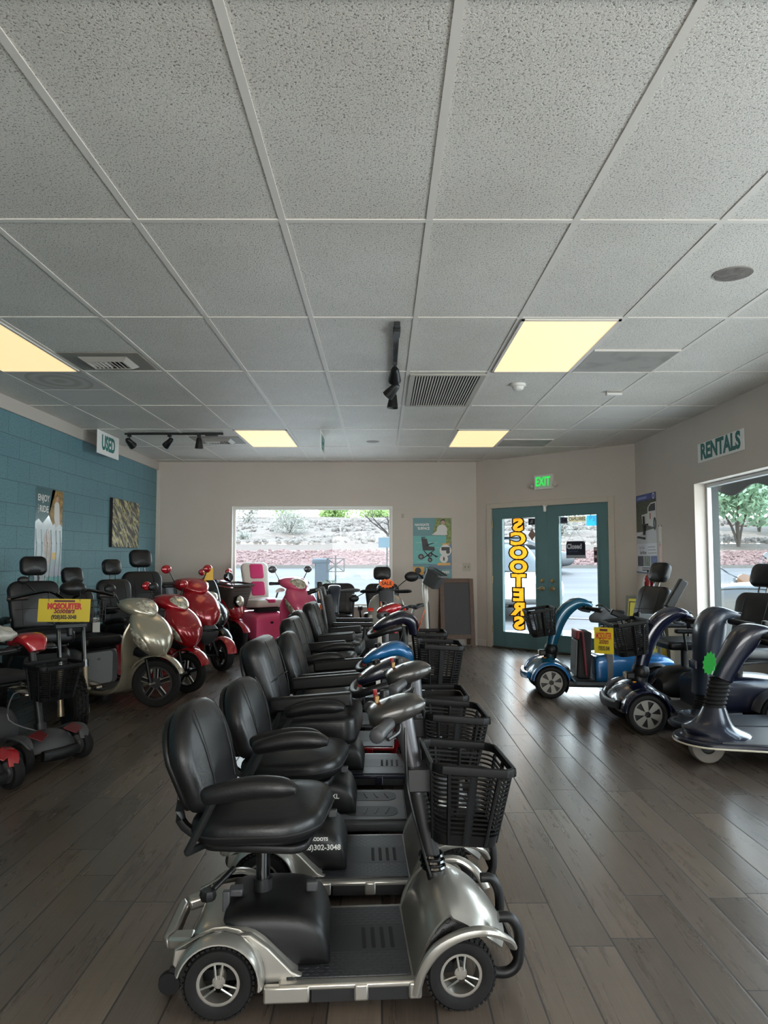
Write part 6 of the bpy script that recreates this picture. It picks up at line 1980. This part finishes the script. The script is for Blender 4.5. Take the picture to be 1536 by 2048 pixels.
transportable('black travel scooter with red nose accents and black basket beside the fat tyre trike', (-2.33, 4.62, 0), R(-28), M('dark_red_accent', (84, 12, 20), .4), m_redd, tz=.70)
transportable('travel scooter with red fender cut off by the frame edge beside the black one', (-2.45, 4.02, 0), R(-30), m_redd, None, bask=False, tz=.76)
t_ = thing('plastic_bag', 'crumpled clear plastic bag draped beside the red handlebar shroud of the black travel scooter', 'bag', (-2.30, 4.34, .785))
bm = B()
bmesh.ops.create_icosphere(bm, subdivisions=4, radius=1, matrix=RT(sc=(.13, .09, .05)))
for v in bm.verts:
    n_ = math.sin(v.co.x * 60) * math.cos(v.co.y * 75 + v.co.x * 20) * .010 + math.sin(v.co.y * 130 + 1) * .005
    v.co += v.normal * n_
    v.co.z = max(v.co.z, -.035)
build('film', bm, M('cloudy_plastic', (150, 148, 140), .3, spec=.6), t_, sharp=80)
# ------------------------------------------------------------------ larger scooters on the entrance side and by the window
def big_scooter(label, loc, rz, paint, paint2, hub_mat=None, seat_on=True, seatkw=None, body2=None, bask=True, headmat=None, accents=None, seat_x=-.30):
    t = thing('mobility_scooter', label, 'mobility scooter', loc, rz)
    r = .142; xf, xr, hy = .47, -.45, .27
    for x in (xf, xr):
        for sy in (-1, 1): wheel(t, x, sy * hy, r, .085, 'six', out=sy, rim_mat=hub_mat or M('hub_grey', (126, 123, 116), .4, .3), rimr=.71)
    bm = B(); box(bm, -.5, .5, -.18, .18, .085, .12); rod(bm, (xf, -.25, r), (xf, .25, r), .018); rod(bm, (xr, -.25, r), (xr, .25, r), .018); build('chassis', bm, m_blackm, t)
    bm = B(); sweep(bm, [(.33, 0, .12, .235, .035), (.2, 0, .115, .245, .03), (-.1, 0, .115, .245, .03), (-.22, 0, .12, .24, .03)], n=12, e=5); build('deck', bm, m_dgrey, t)
    bm = B(); box(bm, -.2, .28, -.2, .2, .144, .152); build('floor_mat', bm, m_ribmat, t, bev=.004)
    # front cowl with wheel arches
    bm = B(); shell(bm, [(.24, .13, .25, .0), (.29, .22, .25, .02), (.36, .30, .26, .05), (.45, .335, .27, .07), (.56, .30, .27, .07), (.63, .23, .24, .05), (.655, .16, .2, .03)], 15, 4); build('front_cowl', bm, paint, t, solid=.012)
    for sy in (-1, 1):
        bm = B(); arc_strip(bm, (xf, r), .158, .172, sy * .2, sy * .325, 5, 172, 18); build('front_fender', bm, paint if paint is not m_tealb else m_blue, t)
        bm = B(); arc_strip(bm, (xf, r), .16, .165, sy * .17, sy * .30, 172, 215, 8); build('mud_flap', bm, m_plastic, t)
    bm = B(); loft_x(bm, [(.28, .1, .25, .19, 4), (.45, .1, .29, .19, 4), (.6, .12, .24, .17, 4)], 16, 3); build('cowl_liner', bm, m_blackm, t)
    bm = B(); sweep(bm, [(.655, -.2, .19, .02, .03), (.685, 0, .18, .022, .035), (.655, .2, .19, .02, .03)], n=12, e=3); build('front_bumper', bm, m_plastic if paint is m_navyp else m_blue, t)
    # steering knuckle, headlight, indicators
    bm = B(); bmesh.ops.create_uvsphere(bm, u_segments=20, v_segments=12, radius=.075, matrix=RT((.42, 0, .40), sc=(.85, 1.0, .95))); rod(bm, (.44, 0, .28), (.42, 0, .40), .06, 14); build('tiller_joint', bm, m_plastic, t)
    bm = B(); box(bm, .47, .535, -.045, .045, .345, .395); hl_ = build('headlight', bm, m_plastic, t, bev=.01)
    bm = B(); box(bm, .534, .541, -.038, .038, .35, .39); build('lens', bm, m_lens, hl_, bev=.003)
    for sy in (-1, 1):
        bm = B(); box(bm, .455, .50, sy * .07 - .018, sy * .07 + .018, .29, .335); build('turn_signal', bm, m_amber, t, bev=.006)
    # sweeping tiller
    bm = B(); sweep(bm, [(.425, 0, .40, .042, .034), (.395, 0, .52, .047, .04), (.345, 0, .66, .052, .048), (.27, 0, .77, .062, .05), (.175, 0, .835, .078, .042), (.10, 0, .825, .082, .03), (.06, 0, .80, .07, .02)], n=18, e=2.6, k=5, up=(0, 1, 0)) if False else sweep(bm, [(.425, 0, .40, .05, .044), (.395, 0, .52, .058, .053), (.345, 0, .66, .065, .062), (.27, 0, .77, .074, .062), (.175, 0, .83, .086, .05), (.10, 0, .825, .088, .034), (.05, 0, .80, .07, .02)], n=18, e=2.6, k=5)
    tl = build('tiller', bm, paint if headmat is None else headmat, t)
    bm = B(); box(bm, .05, .17, -.065, .065, .835, .85, T=RT((.1, 0, .84), (0, R(-6), 0)) @ RT((-.1, 0, -.84))); build('display_panel', bm, m_black, tl, bev=.005)
    grips(t, (.13, 0, .795), .08, .17, back=.12, up=-.02, r=.021, mat=m_plastic)
    bm = B(); tube(bm, [(.15, -.08, .78), (.10, -.16, .755), (.02, -.2, .74)], .018, 8, 3); build('hand_control', bm, m_dgrey, t)
    if bask:
        basket(t, RT((.53, 0, .765), (0, R(8), 0)), L=.25, W=.38, h=.235, taper=.8)
        bm = B(); box(bm, .36, .44, -.06, .06, .58, .66); build('basket_bracket', bm, m_black, t, bev=.005)
    # rear body
    bm = B(); loft_x(bm, [(.06, .13, .31, .19, 7), (.03, .12, .37, .222, 7), (-.2, .115, .385, .225, 6), (-.36, .115, .385, .22, 5), (-.55, .17, .37, .21, 5), (-.64, .22, .33, .17, 4)], 26, 3); rb = build('rear_body', bm, body2 or paint, t)
    bm = B(); box(bm, -.10, -.03, -.226, .226, .135, .389); build('body_stripe', bm, m_mgrey, rb, bev=.012)
    for sy in (-1, 1):
        bm = B(); arc_strip(bm, (xr, r), .16, .172, sy * .2, sy * .325, 8, 172, 16); build('rear_fender', bm, m_dgrey, t)
    bm = B(); rod(bm, (-.30, 0, .37), (-.30, 0, .49), .032, 14); box(bm, -.37, -.23, -.09, .09, .465, .48); build('seat_post', bm, m_black, t)
    kw = dict(L=.42, W=.46, th=.10, bh=.40, lean=R(20), head=True, style='boxy', armstyle='bar', arml=.30, armz=.21, hz_=.19, yaw=R(24))
    kw.update(seatkw or {})
    seat(t, seat_x, .50, **kw)
    return t


r1 = big_scooter('bright blue scooter with front basket and headrest seat beside the entrance doors', (1.99, 6.77, 0), R(176), m_tealb, m_blue, body2=m_blue)
r2 = big_scooter('glossy navy scooter with sweeping tiller and yellow sign on its basket', (2.35, 5.46, 0), R(178), m_navyp, m_navyp, body2=m_navyd, seat_x=-.27)
t_ = thing('hanging_sign', 'small yellow shop sign hung on the basket of the navy scooter', 'sign', (1.62, 5.34, .66), R(-32))
yellow_sign(t_, RT((0, 0, -.02), (R(90), 0, 0)), .14, .19)
# folded luggage on the deck of the blue scooter
t_ = thing('folding_chair_bag', 'black and red folded pack standing on the deck of the blue scooter', 'bag', (1.885, 6.75, .1535), R(176))
bm = B(); box(bm, -.01, .105, -.16, .12, 0, .42, T=RT(rot=(0, R(-3), 0))); build('pack', bm, m_fabric, t_, bev=.02, seg=3)
bm = B(); box(bm, .112, .128, -.14, .1, .015, .335, T=RT(rot=(0, R(-3), 0))); build('grey_panel', bm, M('flint_panel', (104, 104, 104), .5, .2), t_, bev=.006)
bm = B(); box(bm, .07, .128, -.15, .11, .345, .425, T=RT(rot=(0, R(-3), 0))); build('red_cap', bm, M('dull_red_plastic', (140, 28, 30), .4), t_, bev=.01)
bm = B(); rod(bm, (.06, .13, .42), (.03, .135, .03), .012); build('strap', bm, M('dark_red_strap', (96, 22, 34), .6), t_)
t_ = thing('folded_jacket', 'grey soft cover bundled on the seat front of the blue scooter', 'cover', (2.06, 6.72, .70), R(20))
bm = B(); bmesh.ops.create_icosphere(bm, subdivisions=4, radius=1, matrix=RT(sc=(.15, .11, .075)))
for v in bm.verts:
    v.co += v.normal * (math.sin(v.co.x * 26 + v.co.z * 30) * .012 + math.sin(v.co.y * 44) * .006)
    v.co.z = max(v.co.z, -.045)
build('cloth', bm, M('grey_cloth', (104, 106, 108), .8), t_, sharp=80)
t_ = thing('joystick_box', 'black joystick controller with folded bracket lying above the blue scooter seat', 'controller', (2.10, 6.42, .71), R(-10))
bm = B(); box(bm, -.10, .08, -.04, .04, 0, .05, T=RT(rot=(0, R(24), 0))); build('case', bm, m_plastic, t_, bev=.01)
bm = B(); tube(bm, [(-.09, 0, .06), (-.16, 0, .12), (-.21, 0, .11)], .008, 6, 3); build('bracket', bm, m_black, t_)

# old navy scooter with upright column
def column_scooter(label, loc, rz, paint, col_pts, deck, wheel_r=.10, tyre=None, seatkw=None, trim=None, seat_on=False, nose_r=.21, letter=None, star=False, three=True, hw=.26, rx=0.0):
    t = thing('mobility_scooter', label, 'mobility scooter', loc, rz)
    if three:
        wheel(t, .50, 0, wheel_r, .075, 'plain', rim_mat=m_blackm, tyre=tyre, out=-1, rimr=.45, steer=R(6))
    for sy in (-1, 1): wheel(t, -.50 + rx, sy * (hw - .03), .115, .08, 'plain', rim_mat=m_mgrey, out=sy)
    # platform: round nose then straight sides
    pl = []
    for i in range(17):
        a = R(-90 + 180 * i / 16); pl.append((.47 + nose_r * .95 * math.cos(a), nose_r * math.sin(a)))
    pl += [(.15, hw), (-.62 + rx, hw), (-.62 + rx, -hw), (.15, -hw)]
    z0 = wheel_r * 1.25
    bm = B(); prism(bm, pl, z0, z0 + .035); dk = build('deck', bm, paint, t, bev=.012, seg=3)
    bm = B(); prism(bm, [(x * .985 + .004, y * .9) for x, y in pl if x < .5], z0 + .035, z0 + .04); build('floor_mat', bm, deck, dk)
    if trim:
        bm = B(); tube(bm, [(x, y, z0 + .006) for x, y in pl[:17]] + [(.15, hw + .002, z0 + .006), (-.6 + rx, hw + .002, z0 + .006)], .006, 6, 1); tube(bm, [(.15, -hw - .002, z0 + .006), (-.6 + rx, -hw - .002, z0 + .006)], .006, 6, 1); tube(bm, [(.47, -nose_r, z0 + .006), (.15, -hw - .002, z0 + .006)], .006, 6, 1); build('trim_strip', bm, trim, dk)
    # cone
    b = col_pts[0]
    bm = B(); stack(bm, [(.45, 0, z0 + .03, nose_r * .92, nose_r * .86), (.435, 0, z0 + .05, nose_r * .82, nose_r * .78), (b[0] + .03, 0, z0 + .085, nose_r * .68, nose_r * .66), (b[0] + .008, 0, z0 * .4 + b[1] * .6, nose_r * .46, nose_r * .47), (b[0], 0, b[1], .064, .066)], n=28, k=4); build('column_base', bm, paint, t)
    d = Vector((col_pts[1][0] - b[0], 0, col_pts[1][1] - b[1]))
    bm = B()
    pts = []
    for k in range(15):
        q = .055 if k % 2 else .068
        pts.append((b[0] + d.x * k / 14, 0, b[1] + d.z * k / 14, q, q))
    stack(bm, pts, n=20, k=2); build('bellows', bm, m_rubber, t)
    bm = B(); sweep(bm, [(x, 0, z, w, h) for x, z, w, h in col_pts[1:]], n=20, e=2.8, k=5); cl = build('column', bm, paint, t)
    # rear body
    bm = B(); loft_x(bm, [(-.1, z0 + .03, .22, hw - .06, 4), (-.16, z0 + .03, .30, hw - .03, 5), (-.35, z0 + .03, .34, hw - .01, 5), (-.6 + rx, z0 + .06, .30, hw - .04, 4), (-.66 + rx, .2, .26, hw - .1, 4)], 24, 3); build('rear_body', bm, paint, t)
    if seat_on:
        bm = B(); rod(bm, (-.22, 0, .32), (-.22, 0, .5), .03); build('seat_post', bm, m_black, t)
        kw = dict(L=.44, W=.46, th=.09, bh=.42, lean=R(14), head=True, style='boxy', armstyle='bar'); kw.update(seatkw or {})
        seat(t, -.22, .5, **kw)
    return t, cl


r3, cl3 = column_scooter('old slate navy scooter with thick upright column and white lettering on top', (2.55, 4.895, 0), R(178), m_slateb, [(.41, .24), (.385, .335, .092, .085), (.37, .5, .098, .085), (.365, .66, .105, .09), (.345, .78, .112, .092), (.30, .855, .108, .065), (.22, .868, .09, .03), (.17, .862, .07, .014)], m_dgrey, nose_r=.17, hw=.19, rx=.14, seat_on=False)
bm = B(); box(bm, .20, .245, .1, .34, .82, .855); box(bm, .20, .245, -.34, -.1, .82, .855); bm.free()
for sy in (-1, 1):
    bm = B(); rod(bm, (.25, sy * .09, .825), (.20, sy * .33, .815), .02, 12); build('grip', bm, m_plastic, r3)
bm = B(); box(bm, .16, .30, -.07, .07, .868, .878, T=RT((.2, 0, .87), (0, R(6), 0)) @ RT((-.2, 0, -.87))); build('control_panel', bm, m_plastic, r3, bev=.004)
for i, (w_, sz) in enumerate((('MOSQUITER', .027), ('SCOOTERS', .03))):
    text('lettering', w_, sz, m_tagw, RT((.398 - .0 * i, 0, .815 - i * .0)) @ RT((0, 0, 0), (0, 0, R(90))) @ RT((0, 0, -.0 + (.012 - i * .032)), (R(62), 0, 0)) @ RT((0, 0, .008)), cl3, ext=.0005, off=.0006, spx=.8)
bm = B(); box(bm, .455, .475, -.05, .05, .505, .56); build('charging_flap', bm, m_navyd, cl3, bev=.004)

r4, cl4 = column_scooter('dark navy three wheeled scooter with grey front tyre and green star card', (2.47, 4.42, 0), R(172), m_navyd, [(.45, .34), (.405, .51, .066, .064), (.38, .57, .075, .066), (.34, .64, .085, .068), (.295, .71, .095, .074), (.24, .775, .10, .07), (.17, .805, .095, .035), (.12, .805, .075, .014)], m_dgrey, tyre=m_greytyre, rx=.10, trim=M('cream_trim', (188, 180, 160), .4), nose_r=.23, wheel_r=.105, seat_on=True, seatkw=dict(head=False, bh=.28))
for sy in (-1, 1):
    bm = B(); rod(bm, (.19, sy * .08, .775), (.04, sy * .22, .76), .017, 12); build('grip', bm, m_plastic, r4)
    bm = B(); tube(bm, [(.21, sy * .09, .76), (.12, sy * .2, .735), (.06, sy * .25, .735)], .006, 6, 3); build('brake_lever', bm, m_black, r4)
bm = B(); lathe(bm, [(0, .03), (.018, .026), (.022, 0)], RT((.13, -.03, .83)), 14); build('speed_dial', bm, m_plastic, r4)
bm = B(); pillow(bm, [(.035 * math.cos(a), .075 * math.sin(a)) for a in [PI * i / 10 for i in range(20)]], .012, .005, .005, RT((.318, 0, .75)) @ RT(rot=(0, R(62), 0)) @ RT(rot=(0, 0, R(90))) @ RT(rot=(0, 0, R(90)))); build('headlight', bm, m_lens, r4)
star_card(r4, RT((.300, .02, .545)) @ RT(rot=(0, 0, R(62))) @ RT(rot=(R(82), 0, 0)), .085, m_starG, n=13, ry=.85) if False else star_card(r4, RT((.475, .02, .60)) @ RT(rot=(0, 0, R(118))) @ RT(rot=(R(78), 0, 0)), .055, m_starG, n=12, ry=1.35)
bm = B()
for i in range(5): tube(bm, [(.26 - i * .03, .14 + .02 * i, .163), (.22 - i * .03, .16 + .018 * i, .164), (.20 - i * .03, .19, .163)], .0025, 5, 3)
build('scuff', bm, M('cream_scuff', (170, 158, 130), .6), r4)
text('lettering', '/// Sport', .05, M('cream_script', (150, 142, 120), .5), RT((.1, .18, .1625), (0, 0, R(90))), r4, ext=.0003, shear=.3)

# black power chair between the blue and navy scooters
pc = power_chair('black power chair base between the blue and the navy scooters', (2.52, 6.10, 0), R(180), m_leather, back_h=.12, seat_z=.50, push=False, armz=.14)
bm = B(); box(bm, -.08, .1, -.27, -.22, .9, 1.0); bm.free()
t_ = thing('arm_pad', 'black flipped up arm pad standing above the old column scooter', 'arm pad', (2.32, 5.92, .84), R(0))
bm = B(); box(bm, -.035, .035, -.03, .03, 0, .26, T=RT(rot=(0, R(32), 0))); build('pad', bm, m_plastic, t_, bev=.012, seg=3)
bm = B(); tube(bm, [(0, 0, 0), (-.1, .0, -.16), (-.1, .24, -.2)], .01, 8, 1); build('hinge_tube', bm, m_black, t_)

# ------------------------------------------------------------------ by the back window
t = b1 = thing('mobility_scooter', 'black scooter with wide seat and loop handle facing the room under the window', 'mobility scooter', (-.57, 8.90, 0), R(-89))
for x in (.42, -.38):
    for sy in (-1, 1): wheel(t, x, sy * .22, .11, .07, 'five', out=sy, rim_mat=m_mgrey)
bm = B(); box(bm, -.42, .45, -.2, .2, .08, .13); build('deck', bm, m_plastic, t, bev=.01)
bm = B(); shell(bm, [(.2, .12, .2, 0), (.28, .22, .2, .03), (.4, .28, .22, .05), (.52, .22, .2, .04)], 11, 4); build('front_cowl', bm, m_navyd, t, solid=.01)
bm = B(); loft_x(bm, [(-.1, .12, .25, .18, 5), (-.3, .12, .34, .2, 5), (-.5, .16, .3, .17, 4)], 18, 3); build('rear_body', bm, m_plastic, t)
bm = B(); sweep(bm, [(.42, 0, .3, .05, .04), (.36, 0, .55, .055, .045), (.32, 0, .75, .065, .05), (.27, 0, .86, .075, .05), (.2, 0, .90, .075, .03)], n=16, e=2.8); build('tiller', bm, m_slateb, t)
bm = B(); tube(bm, [(.25, -.1, .86), (.24, -.24, .87), (.14, -.29, .86), (.08, -.2, .85), (.06, 0, .85), (.08, .2, .85), (.14, .29, .86), (.24, .24, .87), (.25, .1, .86)], .017, 8, 4); build('loop_handle', bm, m_mgrey, t)
seat(t, -.25, .44, L=.42, W=.44, th=.09, bh=.40, bw=.46, lean=R(8), style='boxy', arms=False, mat=m_vinylb)
bm = B(); box(bm, -.03, .03, -.22, -.16, .70, .96); build('side_pad', bm, m_plastic, t, bev=.015, seg=3)
star_card(t, RT((.02, -.14, .66), (R(90), 0, R(90))), .055, m_starO, n=12, ry=.8)
basket(t, RT((.5, -.05, .60)), L=.16, W=.22, h=.16)

t = b2 = thing('mobility_scooter', 'silver grey scooter with headrest seat and orange star card, mirror on one side', 'mobility scooter', (.03, 8.75, 0), R(-87))
for sy in (-1, 1):
    wheel(t, -.45, sy * .27, .15, .09, 'five', out=sy, rim_mat=m_mgrey); wheel(t, .45, sy * .24, .13, .08, 'five', out=sy, rim_mat=m_mgrey)
bm = B(); box(bm, -.5, .5, -.22, .22, .09, .14); build('deck', bm, m_dgrey, t, bev=.012)
bm = B(); sweep(bm, [(.52, 0, .16, .20, .07), (.50, 0, .35, .215, .07), (.45, 0, .55, .215, .065), (.40, 0, .72, .2, .055), (.37, 0, .80, .15, .04), (.36, 0, .83, .08, .02)], n=24, e=3, k=5); build('front_fairing', bm, m_silver, t)
bm = B(); sweep(bm, [(.575, 0, .30, .06, .02), (.55, 0, .5, .07, .03), (.48, 0, .74, .085, .03), (.42, 0, .86, .09, .04)], n=18, e=2.4, k=4); fr_ = build('centre_cowl', bm, m_grey2, t)
bm = B(); box(bm, .545, .56, -.03, .03, .57, .68, T=RT((.55, 0, .62), (0, R(-14), 0)) @ RT((-.55, 0, -.62))); build('badge_plate', bm, m_blackm, fr_, bev=.004)
text('lettering', 'EV3', .035, M('badge_gold', (178, 160, 110), .4, .5), RT((.566, 0, .62), (R(90), R(0), R(90))) , fr_, ext=.0006)
for sy in (-1, 1):
    bm = B(); pillow(bm, rrect(.045, .07, .012, 3), .012, .005, .003, RT((.475, sy * .185, .66), (0, R(68), 0))); build('turn_signal', bm, m_redlens, t)
    bm = B(); pillow(bm, rrect(.13, .04, .015, 3), .012, .005, .003, RT((.50, sy * .185, .54), (0, R(72), 0))); build('headlight', bm, m_lens, t)
bm = B(); tube(bm, [(.552 + .03, .07 * math.cos(a), .44 + .03 * math.sin(a)) for a in [PI * i / 8 for i in range(16)]], .006, 6, 1, closed=True); build('horn_ring', bm, m_chrome, t)
bm = B(); loft_x(bm, [(.26, .84, .90, .09, 3), (.34, .83, .95, .11, 3), (.42, .85, .92, .09, 3), (.45, .87, .9, .05, 3)], 16, 3); build('dash_pod', bm, m_plastic, t)
for sy in (-1, 1):
    bm = B(); tube(bm, [(.36, sy * .09, .86), (.36, sy * .24, .87), (.30, sy * .29, .86), (.24, sy * .24, .85), (.24, sy * .12, .85)], .014, 8, 4); build('loop_handle', bm, m_plastic, t)
star_card(t, RT((.435, 0, .955), (R(72), 0, R(90))), .095, m_starO, 'SALE', n=14, ry=.6)
mirror(t, (.33, .12, .9), (.30, .30, 1.03), m_plastic, .075)
mirror(t, (.33, -.12, .9), (.34, -.37, .78), m_plastic, .05)
bm = B(); tube(bm, [(.30, -.37, .80), (.30, -.38, .45), (.32, -.28, .42), (.34, -.2, .43)], .012, 8, 4); lathe(bm, [(0, .0), (.026, .002), (.028, .035), (0, .04)], RT((.30, -.37, .79)), 12); build('cane_holder', bm, m_black, t)
bm = B(); loft_x(bm, [(-.12, .14, .4, .22, 5), (-.3, .14, .46, .25, 5), (-.6, .2, .42, .22, 4)], 18, 3); build('rear_body', bm, m_grey2, t)
seat(t, -.3, .47, L=.44, W=.48, th=.10, bh=.36, lean=R(10), style='boxy', head=True, mat=m_vinylb, hz_=.17, bw=.44)

t = b3 = thing('folding_scooter', 'white stand up folding scooter with black saddle and wire front basket', 'folding scooter', (.24, 9.58, 0), R(-28))
m_wp = M('white_gloss', (222, 220, 210), .3, coat=.4)
wheel(t, .42, 0, .12, .05, 'five', rim_mat=m_mgrey); wheel(t, -.40, 0, .12, .05, 'five', rim_mat=m_mgrey)
bm = B(); sweep(bm, [(.32, 0, .17, .05, .025), (.1, 0, .12, .075, .025), (-.28, 0, .12, .075, .025), (-.36, 0, .14, .05, .02)], n=12, e=4); build('deck', bm, m_wp, t)
bm = B(); rod(bm, (.39, 0, .26), (.37, 0, .66), .022, 14); lathe(bm, [(.02, 0), (.05, .01), (.055, .05), (.03, .08)], RT((.405, 0, .2)), 18); build('lower_stem', bm, m_wp, t)
bm = B(); sweep(bm, [(.37, 0, .66, .026, .026), (.365, 0, .72, .04, .036), (.355, 0, .86, .042, .036), (.35, 0, .97, .026, .024)], n=14); build('upper_stem', bm, m_wp, t)
bm = B(); arc_strip(bm, (.42, .12), .14, .146, -.035, .035, 10, 150, 12); build('front_fender', bm, m_plastic, t)
bm = B(); rod(bm, (.08, 0, .14), (.20, 0, .60), .018); build('seat_post', bm, m_rimsil, t)
for sy in (-1, 1):
    bm = B(); sweep(bm, [(.22, 0, .60, .03, .02), (.22, sy * .09, .625, .045, .022), (.23, sy * .2, .63, .045, .02), (.23, sy * .24, .63, .02, .012)], n=12, e=3); build('saddle', bm, m_leather, t)
bm = B(); tube(bm, [(.27, -.22, 1.05), (.31, -.1, 1.04), (.345, 0, .98), (.31, .1, 1.04), (.27, .22, 1.05)], .012, 8, 4); build('handlebar', bm, m_black, t)
for sy in (-1, 1):
    bm = B(); rod(bm, (.285, sy * .16, 1.05), (.26, sy * .27, 1.055), .017); build('grip', bm, m_plastic, t)
bm = B(); tube(bm, [(.3, .03, .9), (.38, .05, .7), (.4, .04, .45), (.41, .03, .3)], .007, 6, 4); build('cable', bm, m_black, t)
basket(t, RT((.53, 0, 1.06), (0, R(30), 0)), L=.22, W=.26, h=.19, n=12, taper=.85, solid=True, mat=M('dark_mesh', (62, 66, 66), .5, bump=1.0, bscale=420))
# ------------------------------------------------------------------ loose tags
t_ = thing('price_tag', 'long white price tag hanging from the bright blue handlebar shroud', 'tag', (-.02, 3.95, .655))
bm = B(); box(bm, -.012, .012, -.0008, .0008, -.145, -.03); build('card', bm, m_tagw, t_)
bm = B(); rod(bm, (0, 0, -.035), (.01, .05, .03), .001, 4); build('string', bm, m_ink, t_)
